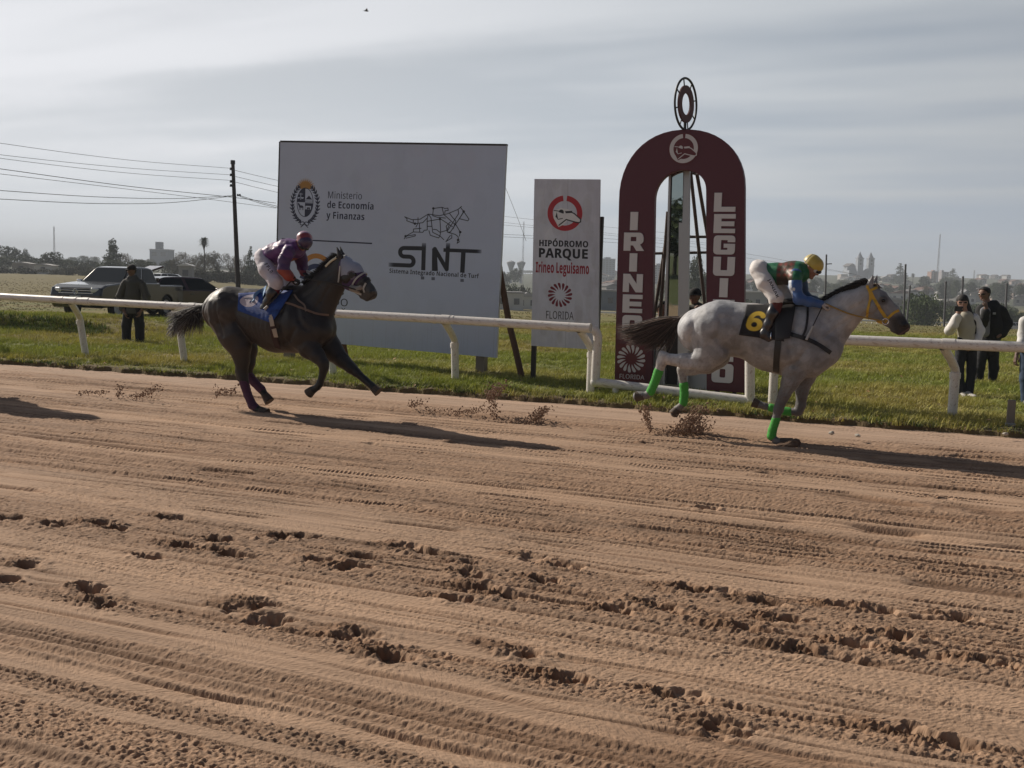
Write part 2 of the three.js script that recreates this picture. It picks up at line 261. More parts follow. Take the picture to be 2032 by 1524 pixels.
// ---------------------------------------------------------------- the sand track
const EDGE = (s) => 12.32 + 0.16 * noise(s * 0.55, 3.3) + 0.10 * noise(s * 1.9, 8.1) + 0.05 * noise(s * 6, 1.7) - 0.0009 * s * s * (s < 0 ? 1.6 : 0.4) + (s < -6 ? 0.02 * (s + 6) : 0);
const prints = [];
{
  const R = rng(5);
  const spots = [[30, 1030], [120, 1042], [200, 1040], [345, 1030], [235, 1052], [440, 1075], [300, 1105], [370, 1085], [455, 1100], [560, 1070], [600, 1068], [640, 1115], [720, 1108], [815, 1090], [850, 1100], [700, 1128], [930, 1120], [1060, 1110], [1120, 1125], [1080, 1155], [940, 1145], [905, 1190], [960, 1170], [1010, 1185], [1225, 1215], [1290, 1200], [1330, 1215], [1380, 1175], [1450, 1180], [1530, 1200], [1485, 1252], [1570, 1235], [1680, 1205], [1750, 1215], [1580, 1290], [1650, 1300], [1700, 1285], [1770, 1270], [1820, 1268], [1850, 1310], [1975, 1320], [1910, 1230],
    [185, 1170], [215, 1200], [520, 1198], [545, 1232], [480, 1206], [700, 1262], [730, 1258], [780, 1302], [1050, 1300], [1030, 1290], [1130, 1350], [1350, 1382], [1440, 1448], [1790, 1450], [1840, 1462], [1900, 1480], [10, 1150], [60, 1120], [1400, 1010], [900, 880], [740, 882], [1530, 940], [1880, 990], [1290, 880]];
  for (const [x, y] of spots) { const p = onGround(x, y); prints.push({ s: railS(p) + 0.03 * (R() - 0.5), t: railT(p), r: 0.042 + 0.024 * R(), d: (0.016 + 0.018 * R()) * (y < 1000 ? 0.6 : 1), a: (R() - 0.5) * 0.7, h: 0.05 + 0.08 * R() }); }
}
const printGrid = new Map(); for (const p of prints) for (let i = -1; i <= 1; i++) for (let j = -1; j <= 1; j++) { const k = (Math.floor(p.s) + i) + ',' + (Math.floor(p.t) + j); (printGrid.get(k) ?? printGrid.set(k, []).get(k)).push(p); }
const bandsNear = [[2.05, 2.2, 0], [2.2, 2.42, 2], [2.42, 2.66, 1], [2.66, 2.74, 0], [2.74, 2.86, 1], [2.86, 2.97, 0], [2.97, 3.27, 2], [3.27, 3.56, 0], [3.56, 3.75, 1], [3.75, 3.95, 0]];
function trackSurface(s, t) {   // [height, darkening: damp sand, plus clod and groove shade painted in]
  const warp = 0.05 * noise(s * 0.22, t * 0.3, 1) + 0.018 * noise(s * 0.9, t * 0.8, 2), tt = t + warp - (t < 4.3 ? 0.035 * s + 0.08 : 0.02 * s), far = smooth(11.0, 11.5, t + 0.25 * noise(s * 0.5, 0.7));
  let h = 0.022 * fbm(s * 0.12, t * 0.5, 5, 2), rough = 0, line = 0, smoothStrip = 0;
  // bands left by the harrow and by wheels, each a strip along the course
  let kind = -1; for (const [a, b, k] of bandsNear) if (tt >= a && tt < b) { kind = k; break; }
  if (kind < 0) { const q = noise(tt * 1.35 + 3, s * 0.035, 6) + 0.45 * noise(tt * 3.1, s * 0.07, 4); rough = smooth(-0.34, 0.16, q + 0.35 * fbm(s * 0.5, t * 1.4, 9, 3)); line = smooth(-0.3, 0.3, noise(tt * 0.9 + 8, s * 0.03, 3)); smoothStrip = 1 - rough; }
  else { rough = kind === 1 ? 1 : kind === 2 ? 0.45 : 0.05; line = kind === 2 ? 1 : kind === 0 ? 0.1 : 0.35; }
  rough *= 1 - far; line *= 1 - 0.8 * far;
  const zone = smooth(3.7, 4.2, t) * (1 - smooth(5.6, 6.4, t)) * smooth(-0.35, 0.15, fbm(s * 0.7, t * 1.1, 12, 3)); rough = Math.max(rough, 0.8 * zone);
  const ridge = 0.5 - Math.abs(noise(tt * 7.5, s * 0.06, 11)), ridge2 = noise(tt * 17, s * 0.11, 14), ridge3 = noise(tt * 38, s * 0.3, 15);
  h += line * (0.022 * ridge * smooth(0.15, 0.45, ridge) + 0.013 * ridge2 + 0.008 * ridge3) * (t > 6 ? 1.3 : 0.8) + 0.004 * ridge2 * (1 - far);
  if (kind === 2) h += 0.009 * Math.sin(tt * 2 * Math.PI / 0.085 + 0.8 * noise(s * 0.8, tt * 2, 4));
  let clump = 0;
  const near = printGrid.get(Math.floor(s) + ',' + Math.floor(t));
  if (near) for (const p of near) {
    const ds = s - p.s, dt = t - p.t, ca = Math.cos(p.a), sa = Math.sin(p.a), x = (ca * ds + sa * dt) / 1.5, y = -sa * ds + ca * dt, r = Math.hypot(x, y), rr = r + 0.055 * noise(s * 13, t * 15, 3) + 0.025 * noise(s * 34, t * 34, 4);
    h -= p.d * 1.25 * (1 - smooth(p.r * 0.5, p.r * 1.2, rr)); h += p.d * 0.4 * Math.exp(-(((rr - p.r * 1.5) / (p.r * 0.5)) ** 2)) * (0.6 + 0.8 * smooth(0.05, -0.08, x));
    clump = Math.max(clump, 1 - smooth(p.h * 0.4, p.h * 1.5, Math.hypot((ds + 0.12) * 0.8, dt * 1.6) + 0.06 * noise(s * 7, t * 9, 6)));
  }
  const r1 = 0.5 - Math.abs(noise(s * 14, t * 22, 21)), r2 = 0.5 - Math.abs(noise(s * 27, t * 42, 22)), r3 = noise(s * 58, t * 82, 23);
  const r4 = noise(s * 95, t * 110, 24), clods = 0.010 * r1 * Math.max(0, r1) + 0.012 * r2 + 0.0075 * r3 + 0.004 * r4;
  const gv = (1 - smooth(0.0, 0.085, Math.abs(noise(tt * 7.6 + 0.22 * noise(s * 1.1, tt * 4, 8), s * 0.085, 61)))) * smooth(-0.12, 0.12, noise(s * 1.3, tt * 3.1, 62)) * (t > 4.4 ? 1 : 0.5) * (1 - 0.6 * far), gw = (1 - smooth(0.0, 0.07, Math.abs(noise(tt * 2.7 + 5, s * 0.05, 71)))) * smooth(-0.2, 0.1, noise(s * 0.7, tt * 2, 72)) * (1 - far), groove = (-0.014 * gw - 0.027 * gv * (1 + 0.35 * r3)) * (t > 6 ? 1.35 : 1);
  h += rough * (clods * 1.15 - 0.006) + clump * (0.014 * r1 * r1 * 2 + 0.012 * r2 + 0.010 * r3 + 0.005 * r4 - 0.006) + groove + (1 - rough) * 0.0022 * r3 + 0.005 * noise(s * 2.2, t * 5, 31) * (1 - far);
  // scraped cracks in the smooth strips
  if (smoothStrip > 0.3 || kind === 0) { const cr = Math.abs(noise(s * 5 + 2 * noise(s * 9, t * 9, 2), t * 16, 41)); h -= 0.005 * (1 - smooth(0.0, 0.10, cr)) * smooth(0.0, 0.3, noise(s * 1.7, t * 2.5, 42)); }
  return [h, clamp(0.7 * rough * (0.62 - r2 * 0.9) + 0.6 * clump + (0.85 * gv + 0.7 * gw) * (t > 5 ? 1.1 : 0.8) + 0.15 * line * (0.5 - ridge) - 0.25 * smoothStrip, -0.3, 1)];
}
{
  const nr = 1300, nc = 780, d0 = 2.5, d1 = 22, P = new Float32Array((nr + 1) * (nc + 1) * 3), C = new Float32Array(P.length), U = new Float32Array((nr + 1) * (nc + 1) * 2), I = [];
  for (let j = 0; j <= nr; j++) { const d = d0 * Math.pow(d1 / d0, j / nr); for (let i = 0; i <= nc; i++) {
    const x = d * (i / nc * 2 - 1) * 0.82, z = -d, k = j * (nc + 1) + i, s = railS({ x, z }), t = railT({ x, z }), e = EDGE(s) + 0.25;
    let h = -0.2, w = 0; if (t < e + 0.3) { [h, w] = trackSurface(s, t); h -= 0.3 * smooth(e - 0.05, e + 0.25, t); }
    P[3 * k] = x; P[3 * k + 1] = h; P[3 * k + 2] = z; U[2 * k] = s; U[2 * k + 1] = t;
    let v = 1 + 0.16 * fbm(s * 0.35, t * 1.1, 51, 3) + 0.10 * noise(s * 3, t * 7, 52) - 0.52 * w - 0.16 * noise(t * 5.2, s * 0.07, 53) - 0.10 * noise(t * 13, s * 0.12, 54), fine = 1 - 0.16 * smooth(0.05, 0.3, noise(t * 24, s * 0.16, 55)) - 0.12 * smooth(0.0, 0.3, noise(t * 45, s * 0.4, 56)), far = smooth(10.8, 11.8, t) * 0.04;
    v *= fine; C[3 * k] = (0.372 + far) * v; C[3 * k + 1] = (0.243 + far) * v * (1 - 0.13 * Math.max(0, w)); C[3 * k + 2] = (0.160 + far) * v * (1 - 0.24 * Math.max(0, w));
  } }
  for (let j = 0; j < nr; j++) for (let i = 0; i < nc; i++) { const a = j * (nc + 1) + i, b = a + 1, c = a + nc + 1, d = c + 1, t = U[2 * a + 1]; if (t > 13.6) continue; I.push(a, b, d, a, d, c); }
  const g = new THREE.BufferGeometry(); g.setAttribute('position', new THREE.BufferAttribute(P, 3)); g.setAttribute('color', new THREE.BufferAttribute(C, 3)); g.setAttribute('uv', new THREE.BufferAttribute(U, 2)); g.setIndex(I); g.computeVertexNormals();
  const grit = dataTex(512, (u, v) => 0.5 + 0.55 * tileN(u, v, 48, 2, 4) + 0.25 * tileN(u, v, 160, 6, 1)); grit.repeat.set(1.1, 1.1);
  const sand = new THREE.MeshStandardMaterial({ vertexColors: true, roughness: 1, bumpMap: grit, bumpScale: 0.006 });
  tag(part(scene, 'sand_track', g, sand), 'brown harrowed sand racetrack with wheel lines and hoof prints', null, null, 'structure');
  const wide = new THREE.PlaneGeometry(400, 22, 40, 4).rotateX(-Math.PI / 2).applyMatrix4(new THREE.Matrix4().makeRotationY(-RA).setPosition(rail(0, 1.4, -0.16)));
  tag(part(scene, 'track_bed', wide, std(lin(0.37, 0.245, 0.16), 1)), 'sand bed of the racetrack running on beyond both sides', null, null, 'structure');
}

// ---------------------------------------------------------------- the grass field, rolling away and falling to the right, then rising to the town
function terrain(x, z) {
  const s = railS({ x, z }), t = railT({ x, z }), d = Math.hypot(x, z), az = x / Math.max(1, -z), e = EDGE(clamp(s, -30, 30));
  let y = 0.065;
  y += 0.05 * smooth(0, 1.2, t - e) * fbm(s * 0.6, t * 0.9, 61, 3) + 0.055 * smooth(0.2, 2, t - e) * fbm(x * 0.35, z * 0.35, 62, 3);
  y -= 0.20 * smooth(0.35, 0.8, t - e) * (1 - smooth(1.0, 2.6, t - e)) * smooth(0.5, 4, s) * (0.7 + 0.6 * noise(s * 0.7, 2.2)); y += 0.10 * smooth(0.0, 0.2, t - e) * (1 - smooth(0.3, 0.9, t - e)) * smooth(0.5, 4, s) * (0.5 + noise(s * 1.3, 5.2));     // shallow rut at the right
  // grassy bank at the left, dark on this side
  const bk = smooth(-16.5, -19.5, s); y += bk * 0.34 * smooth(17.6, 18.3, t + 0.3 * noise(s * 0.5, 4)) * (1 - smooth(19, 27, t));
  y -= 0.2 * smooth(24, 38, d) * smooth(0.0, -0.3, az);
  const right = smooth(-0.36, 0.02, az);
  y -= right * 4.6 * smooth(28, 200, d); y -= (1 - right) * 0.1 * smooth(40, 200, d);
  const rise = smooth(310, 1700, d); y += rise * lerp(7, 27, smooth(-0.3, 0.3, az)) * (1 + 0.16 * noise(x * 0.0016, z * 0.0016, 3)) + smooth(1800, 4500, d) * lerp(18, 8, right);
  if (d > 60) y += 0.22 * noise(x * 0.02, z * 0.02, 5) * smooth(60, 120, d);
  return y;
}
const groundAt = (x, z) => V(x, terrain(x, z), z);
// a point on the terrain below a pixel, at a given depth along the view
const standAt = (px, depth) => { const p = at(px, 560, depth); return groundAt(p.x, p.z); };
{
  const fine = (d0, d1, nr, nc, wide, name, label, mat) => {
    const P = [], C = [], U = [], I = [];
    for (let j = 0; j <= nr; j++) { const d = d0 * Math.pow(d1 / d0, j / nr); for (let i = 0; i <= nc; i++) {
      const x = d * (i / nc * 2 - 1) * wide, z = -d, s = railS({ x, z }), t = railT({ x, z }), e = EDGE(s); let y = terrain(x, z);
      if (d < 60) { const q = t - e; y = lerp(-0.22, y, smooth(-0.06, 0.05, q)); y += smooth(-0.02, 0.1, q) * (0.022 * fbm(s * 5, t * 5, 71, 3) * (1 + 1.5 * smooth(0.9, 0, q)) + 0.012 * noise(s * 17, t * 17, 72)); }
      P.push(x, y, z); U.push(x, z);
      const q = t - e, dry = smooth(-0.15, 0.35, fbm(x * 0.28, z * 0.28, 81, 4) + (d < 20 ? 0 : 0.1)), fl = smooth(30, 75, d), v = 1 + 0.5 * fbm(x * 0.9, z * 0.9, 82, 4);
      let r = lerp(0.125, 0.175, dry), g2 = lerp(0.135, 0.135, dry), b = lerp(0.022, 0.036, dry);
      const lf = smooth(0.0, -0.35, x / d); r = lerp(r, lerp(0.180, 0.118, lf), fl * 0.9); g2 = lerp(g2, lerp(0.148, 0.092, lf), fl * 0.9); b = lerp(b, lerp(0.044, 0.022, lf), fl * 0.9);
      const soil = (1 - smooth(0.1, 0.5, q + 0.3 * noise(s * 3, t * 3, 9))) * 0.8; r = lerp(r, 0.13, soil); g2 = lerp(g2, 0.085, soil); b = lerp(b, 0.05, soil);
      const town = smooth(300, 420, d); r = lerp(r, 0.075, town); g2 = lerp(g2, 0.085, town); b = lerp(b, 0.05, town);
      C.push(r * v, g2 * v, b * v);
    } }
    for (let j = 0; j < nr; j++) for (let i = 0; i < nc; i++) { const a = j * (nc + 1) + i, b = a + 1, c = a + nc + 1, d = c + 1; if (d0 < 20) { const x = P[3 * c], z = P[3 * c + 2]; if (railT({ x, z }) < 11.2) continue; } I.push(a, b, d, a, d, c); }
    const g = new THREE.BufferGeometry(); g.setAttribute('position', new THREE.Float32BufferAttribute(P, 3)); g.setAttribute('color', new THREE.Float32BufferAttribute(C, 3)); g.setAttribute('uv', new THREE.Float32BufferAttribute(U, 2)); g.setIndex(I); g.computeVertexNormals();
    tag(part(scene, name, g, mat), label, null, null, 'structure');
  };
  const turf = dataTex(512, (u, v) => 0.5 + 0.5 * tileN(u, v, 30, 4, 4) + 0.3 * tileN(u, v, 110, 5, 1)); turf.repeat.set(0.5, 0.5);
  fine(8, 62, 420, 520, 0.85, 'grass_verge', 'rough green and straw coloured grass between track and field', new THREE.MeshStandardMaterial({ vertexColors: true, roughness: 1, bumpMap: turf, bumpScale: 0.03 }));
  const turf2 = dataTex(256, (u, v) => 0.5 + 0.6 * tileN(u, v, 14, 4, 4)); turf2.repeat.set(0.08, 0.08);
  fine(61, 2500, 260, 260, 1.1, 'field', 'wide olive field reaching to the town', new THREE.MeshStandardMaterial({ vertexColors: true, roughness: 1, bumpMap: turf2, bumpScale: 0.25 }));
}
// grass blades: clumps of seven bent blades, sown over the verge
{
  const R = rng(11), clump = (n, h, wd) => { const P = [], I = []; for (let i = 0; i < n; i++) { const a = R() * 6.28, r = 0.05 * Math.sqrt(R()), x = Math.cos(a) * r, z = Math.sin(a) * r, b = R() * 6.28, hh = h * (0.5 + 0.7 * R()), ln = hh * (0.25 + 0.7 * R()), dx = Math.cos(b), dz = Math.sin(b), k = P.length / 3, w = wd * (0.7 + 0.6 * R()); P.push(x - dz * w, 0, z + dx * w, x + dz * w, 0, z - dx * w, x - dz * w * 0.7 + dx * ln * 0.35, hh * 0.6, z + dx * w * 0.7 + dz * ln * 0.35, x + dz * w * 0.7 + dx * ln * 0.35, hh * 0.6, z - dx * w * 0.7 + dz * ln * 0.35, x + dx * ln, hh, z + dz * ln); I.push(k, k + 1, k + 3, k, k + 3, k + 2, k + 2, k + 3, k + 4); } const g = new THREE.BufferGeometry(); g.setAttribute('position', new THREE.Float32BufferAttribute(P, 3)); g.setIndex(I); g.computeVertexNormals(); return g; };
  const gm = new THREE.MeshPhysicalMaterial({ color: 0xffffff, roughness: 0.9, side: THREE.DoubleSide, transmission: 0.3, thickness: 0 });
  const sow = (name, label, n, geo, place) => {
    const im = new THREE.InstancedMesh(geo, gm, n), m = new THREE.Matrix4(), q = new THREE.Quaternion(), c = new THREE.Color(); let k = 0;
    for (let tries = 0; k < n && tries < n * 6; tries++) { const p = place(); if (!p) continue; q.setFromAxisAngle(V(0, 1, 0), R() * 6.28); m.compose(V(p[0], p[1], p[2]), q, V(p[3] * (0.8 + 0.5 * R()), p[3] * p[4], p[3] * (0.8 + 0.5 * R()))); im.setMatrixAt(k, m); im.setColorAt(k, c.setRGB(...p[5])); k++; }
    im.count = k; im.name = name; im.castShadow = im.receiveShadow = true; scene.add(im); tag(im, label, 'grass', null, 'stuff');
  };
  const tone = (x, z, e) => { const dry = clamp(smooth(-0.2, 0.3, fbm(x * 0.28, z * 0.28, 81, 4)) * 0.7 + 0.35 * (R() - 0.4), 0, 1), v = 0.75 + 0.6 * R(); return [lerp(0.245, 0.41, dry) * v, lerp(0.285, 0.335, dry) * v, lerp(0.036, 0.095, dry) * v]; };
  sow('grass', 'short green and dry grass blades covering the verge behind the track', 120000, clump(7, 0.07, 0.004), () => {
    const d = 10.5 + 27 * Math.pow(R(), 1.25), x = d * (R() * 2 - 1) * 0.66, z = -d, s = railS({ x, z }), t = railT({ x, z }), q = t - EDGE(s); if (q < 0.02) return null; if (q < 0.45 && R() < 0.6) return null;
    const thick = smooth(-0.3, 0.2, fbm(x * 0.8, z * 0.8, 91, 3)); if (R() > 0.35 + 0.65 * thick) return null;
    return [x, terrain(x, z) - 0.012, z, 0.8 + 0.5 * R() + d * 0.012, 0.45 + 0.75 * thick * R() + 0.15, tone(x, z)];
  });
  sow('weeds', 'dark green weeds on the bank and along the verge edge', 5200, clump(9, 0.16, 0.010), () => {
    const u = R(); let s, t; if (u < 0.62) { s = -17.6 - 9 * R(); t = 17.45 + 0.9 * R() * R() + 0.3 * noise(s, 2); } else { s = -14 + 26 * R(); t = EDGE(s) + 0.03 + 0.9 * R() * R(); if (noise(s * 0.9, t * 0.9, 33) < 0.08) return null; }
    const p = rail(s, t); return [p.x, terrain(p.x, p.z) - 0.02, p.z, u < 0.62 ? 1.0 : 0.6, (u < 0.62 ? 0.5 : 0.3) + 0.4 * R(), [0.06 + 0.05 * R(), 0.085 + 0.05 * R(), 0.02]];
  });
  sow('field_tufts', 'sparse olive tufts over the open field', 26000, clump(7, 0.10, 0.014), () => { const d = 34 + 120 * R() * R(), x = d * (R() * 2 - 1) * 0.66, z = -d; if (fbm(x * 0.15, z * 0.15, 93, 3) < -0.12) return null; const lf = smooth(0, -0.35, x / d), v = 0.7 + 0.5 * R(); return [x, terrain(x, z) - 0.02, z, 0.9 + d * 0.006, 0.25 + 0.3 * R(), [lerp(0.19, 0.15, lf) * v, lerp(0.17, 0.115, lf) * v, 0.035 * v]]; });
}
// ---------------------------------------------------------------- running rail along the course
const railPlane = (t) => frameAt(rail(0, t));            // upright plane across the view, parallel to the course
const fRail = railPlane(12.98), fPost = railPlane(13.42);
const toWorld = (f, p) => p.clone().applyMatrix4(f.m);
function runningRail(label, railPx, posts, capEnd) {
  const P = railPx.map(([x, y]) => toWorld(fRail, fRail.p(x, y))), origin = rail(railS(P[0]), 13.42, 0), L = (p) => p.clone().sub(origin);
  const g = thing('running_rail', origin, 0, label, 'rail', 'white running rails of the racetrack');
  for (let i = 0; i + 1 < P.length; i++) part(g, 'rail_pipe', [bar(L(P[i]), L(P[i + 1]), 0.062, 0.062, 18)], M.whitePipe);
  for (let i = 1; i + 1 < P.length; i++) { const d = P[i + 1].clone().sub(P[i]).normalize().multiplyScalar(0.07); part(g, 'rail_collar', [bar(L(P[i]).sub(d), L(P[i]).add(d), 0.068, 0.068, 18)], M.whitePipe); }
  for (const [bx, by, tx, ty, wd] of posts) {
    const top = toWorld(fRail, fRail.p(tx, ty)), q = fPost.p(bx, by), b = toWorld(fPost, q); b.y = terrain(b.x, b.z) - 0.1;
    const knee = b.clone().lerp(toWorld(fPost, fPost.p(bx, by)), 0.0); knee.y = top.y - 0.36; const lean = (wd ?? 0); knee.x -= lean * RC; knee.z -= lean * RS;
    { const d2 = V(RC, 0, RS).multiplyScalar(0.05), c2 = L(top); for (const q of [-0.16, 0.14]) part(g, 'rail_collar', [bar(c2.clone().addScaledVector(d2, (q - 0.02) / 0.05), c2.clone().addScaledVector(d2, (q + 0.02) / 0.05), 0.0655, 0.0655, 18)], M.whitePipe); }
    part(g, 'post', [bar(L(b), L(knee), 0.058, 0.058, 14)], M.whitePipe);
    part(g, 'post_arm', [tube([L(knee).add(V(0, -0.03, 0)), L(knee).add(V(0, 0.02, 0)), L(knee).lerp(L(top), 0.3).add(V(0, 0.03, 0)), L(top).add(V(0, -0.03, 0))], 0.052, 14, 12)], M.whitePipe);
    part(g, 'post_collar', [bar(L(knee).add(V(0, -0.07, 0)), L(knee).add(V(0, 0.0, 0)), 0.066, 0.066, 14)], M.whitePipe);
  }
  return g;
}
runningRail('white running rail on bent posts left of the finish arch', [[-330, 571], [-60, 585], [172, 598], [382, 609], [660, 622], [885, 634], [1168, 651]],
  [[-30, 700, -80, 584, 0.12], [172, 713, 140, 596, 0.14], [368, 732, 345, 607, 0.12], [662, 751, 650, 621, 0.08], [904, 766, 882, 634, 0.03], [1171, 784, 1150, 650, 0.0]]);
runningRail('white running rail on bent posts at the right by the spectators', [[1560, 668], [1640, 673], [1882, 683], [2110, 692], [2400, 704]],
  [[1532, 812, 1570, 668, 0.0], [1888, 842, 1872, 683, 0.0], [2290, 878, 2270, 699, 0.0]]);
// white pipe frame that closes the gap of the rail in front of the finish arch
{
  const f = railPlane(13.22), q = (x, y) => toWorld(f, f.p(x, y)), o = toWorld(f, f.p(1183, 760)); o.y = 0; const L = (p) => p.sub(o);
  const g = thing('pipe_frame', o, 0, 'low white pipe frame in front of the maroon finish arch', 'pipe frame');
  const A = L(q(1172, 650)), A2 = L(q(1186, 660)), B = L(q(1181, 758)), C = L(q(1488, 795)), D = L(q(1488, 655)), E = L(q(1545, 664));
  part(g, 'upright', [tube([A, A2.clone().lerp(A, 0.3), A2.clone().add(V(0, -0.05, 0)), A2.clone().lerp(B, 0.5), B], 0.062, 30, 14)], M.whitePipe);
  part(g, 'upright', [bar(C, D, 0.064, 0.064, 14)], M.whitePipe);
  part(g, 'top_pipe', [bar(D, E, 0.06, 0.06, 14)], M.whitePipe);
  part(g, 'bottom_pipe', [bar(B, C, 0.062, 0.062, 16)], M.whitePipe);
  for (const p of [B, C, D]) part(g, 'elbow', [new THREE.SphereGeometry(0.068, 16, 12).translate(p.x, p.y, p.z)], M.whitePipe);
  for (const [k, h] of [[0.14, 0.2], [0.86, 0.25]]) { const p = B.clone().lerp(C, k), w = p.clone().add(o), gy = terrain(w.x, w.z) - 0.1; part(g, 'foot', [bar(p.clone().setY(gy), p, 0.045, 0.045, 12)], M.whitePipe); }
}

// ---------------------------------------------------------------- printed boards
const canvas = (w, h) => { const c = document.createElement('canvas'); c.width = w; c.height = h; return [c, c.getContext('2d')]; };
const canvasTex = (c) => { const t = new THREE.CanvasTexture(c); t.colorSpace = THREE.SRGBColorSpace; t.anisotropy = 8; return t; };
// a thin slab between four corners (top left, top right, bottom right, bottom left) of an upright plane, its face printed
function slab(f, px, thick) {
  const c = px.map(([x, y]) => f.p(x, y)), n = 24, P = [], U = [], I = [];
  for (let j = 0; j <= n; j++) for (let i = 0; i <= n; i++) { const u = i / n, v = j / n, p = c[0].clone().multiplyScalar((1 - u) * (1 - v)).addScaledVector(c[1], u * (1 - v)).addScaledVector(c[2], u * v).addScaledVector(c[3], (1 - u) * v); P.push(p.x, p.y, p.z); U.push(u, 1 - v); }
  for (let j = 0; j < n; j++) for (let i = 0; i < n; i++) { const a = j * (n + 1) + i, b = a + 1, d = a + n + 1, e = d + 1; I.push(a, d, e, a, e, b); }
  const face = new THREE.BufferGeometry(); face.setAttribute('position', new THREE.Float32BufferAttribute(P, 3)); face.setAttribute('uv', new THREE.Float32BufferAttribute(U, 2)); face.setIndex(I); face.computeVertexNormals();
  const core = extrude(poly([c[3], c[2], c[1], c[0]].map((p) => [p.x, p.y])), thick).translate(0, 0, -thick - 0.003);
  return { face, core, c };
}
const NAVY = '#141a38';
function leaf(x, a, b, ang, len, w) { x.save(); x.translate(a, b); x.rotate(ang); x.beginPath(); x.moveTo(0, 0); x.quadraticCurveTo(len * 0.5, -w, len, 0); x.quadraticCurveTo(len * 0.5, w, 0, 0); x.fill(); x.restore(); }
function billboardPrint() {
  const W = 2048, H = 1860, [c, x] = canvas(W, H);
  const X = (px, py) => (px - (556 - (py - 281) * 0.0256)) / (1005 - (py - 288) * 0.0474 - (556 - (py - 281) * 0.0256)) * W, Y = (px, py) => (py - (281 + 0.0156 * (px - 556))) / ((671 + 0.0888 * (px - 546)) - (281 + 0.0156 * (px - 556))) * H, S = W / 446;
  x.fillStyle = '#b8c1d5'; x.fillRect(0, 0, W, H);
  const R = rng(3); for (let i = 0; i < 300; i++) { x.fillStyle = `rgba(${R() < 0.5 ? '120,118,112' : '255,255,255'},${0.008 + 0.016 * R()})`; x.beginPath(); x.ellipse(R() * W, R() * H, 8 + 90 * R(), 8 + 120 * R(), 0, 0, 7); x.fill(); }
  for (let i = 0; i < 60; i++) { x.fillStyle = `rgba(110,100,88,${0.03 + 0.05 * R()})`; const h = 60 + 260 * R(); x.fillRect(R() * W, H - h, 2 + 5 * R(), h); }
  // coat of arms: golden sun, oval shield in four quarters, two leafy branches tied below
  const cx = X(610, 400), cy = Y(610, 400); x.fillStyle = '#a4762e'; const sy = cy - 43 * S;
  x.beginPath(); x.arc(cx, sy + 16 * S, 12 * S, Math.PI, 0); x.fill(); for (let i = 0; i <= 12; i++) { const a = Math.PI * (1 + i / 12); x.save(); x.translate(cx, sy + 14 * S); x.rotate(a); x.beginPath(); x.moveTo(10 * S, -2.2 * S); x.lineTo(21 * S, 0); x.lineTo(10 * S, 2.2 * S); x.fill(); x.restore(); }
  x.fillStyle = NAVY; x.strokeStyle = NAVY; x.lineWidth = 1.3 * S;
  const rx = 17 * S, ry = 29 * S; x.save(); x.beginPath(); x.ellipse(cx, cy, rx, ry, 0, 0, 7); x.stroke(); x.clip();
  x.fillRect(cx - rx, cy - ry, rx, ry); x.fillRect(cx, cy, rx, ry); x.fillStyle = '#b8c1d5';
  x.fillRect(cx - 10 * S, cy - 19 * S, 1.2 * S, 14 * S); x.fillRect(cx - 14 * S, cy - 17 * S, 9 * S, 1 * S); for (const d of [-14, -6]) { x.beginPath(); x.arc(cx + d * S, cy - 10 * S, 3 * S, 0, Math.PI); x.fill(); }
  x.fillRect(cx, cy + 0.8 * S, rx, 0.8 * S); x.fillRect(cx + 1 * S, cy + 7 * S, 12 * S, 7 * S); x.fillStyle = NAVY; x.fillRect(cx + 4 * S, cy + 10 * S, 7 * S, 3 * S); x.fillRect(cx + 4.5 * S, cy + 12 * S, 1.4 * S, 4 * S); x.fillRect(cx + 9 * S, cy + 12 * S, 1.4 * S, 4 * S);
  x.beginPath(); x.moveTo(cx + 1 * S, cy - 6 * S); x.lineTo(cx + 8 * S, cy - 14 * S); x.lineTo(cx + 15 * S, cy - 6 * S); x.fill(); x.fillRect(cx, cy - 3.5 * S, rx, 1 * S);
  x.beginPath(); x.ellipse(cx - 8 * S, cy + 9 * S, 5 * S, 2.6 * S, 0.1, 0, 7); x.fill(); x.beginPath(); x.ellipse(cx - 13 * S, cy + 5 * S, 1.8 * S, 3.6 * S, -0.5, 0, 7); x.fill(); for (const d of [-12, -10, -6, -4]) x.fillRect(cx + d * S, cy + 10 * S, 0.9 * S, 6 * S); x.restore();
  for (const sd of [-1, 1]) for (let i = 0; i < 13; i++) { const a = Math.PI / 2 + sd * (0.25 + i * 0.185), px = cx + Math.cos(a) * 27 * S, py = cy + 2 * S + Math.sin(a) * 39 * S; for (const q of [-0.75, 0.1, 0.9]) leaf(x, px, py, a + sd * (Math.PI / 2 + q * 0.7), (8 + (i % 3)) * S, 2.6 * S); }
  x.lineWidth = 1.6 * S; for (const sd of [-1, 1]) { x.beginPath(); x.ellipse(cx + sd * 5 * S, cy + 43 * S, 4.5 * S, 3 * S, sd * 0.4, 0, 7); x.stroke(); x.beginPath(); x.moveTo(cx, cy + 44 * S); x.lineTo(cx + sd * 8 * S, cy + 51 * S); x.stroke(); }
  const text = (s, px, py, size, w, font) => { x.font = font.replace('#', size * S + 'px'); const m = x.measureText(s).width; x.save(); x.translate(X(px, py), Y(px, py)); x.scale(w * S / m, 1); x.fillText(s, 0, 0); x.restore(); };
  x.fillStyle = NAVY; x.textBaseline = 'alphabetic';
  text('Ministerio', 657, 392, 19, 72, '# sans-serif'); text('de Economía', 656, 411, 19, 97, 'bold # sans-serif'); text('y Finanzas', 655, 432, 19, 79, 'bold # sans-serif');
  x.fillRect(X(560, 476), Y(621, 475) - 1.2 * S, X(749, 480) - X(560, 476), 2.6 * S);
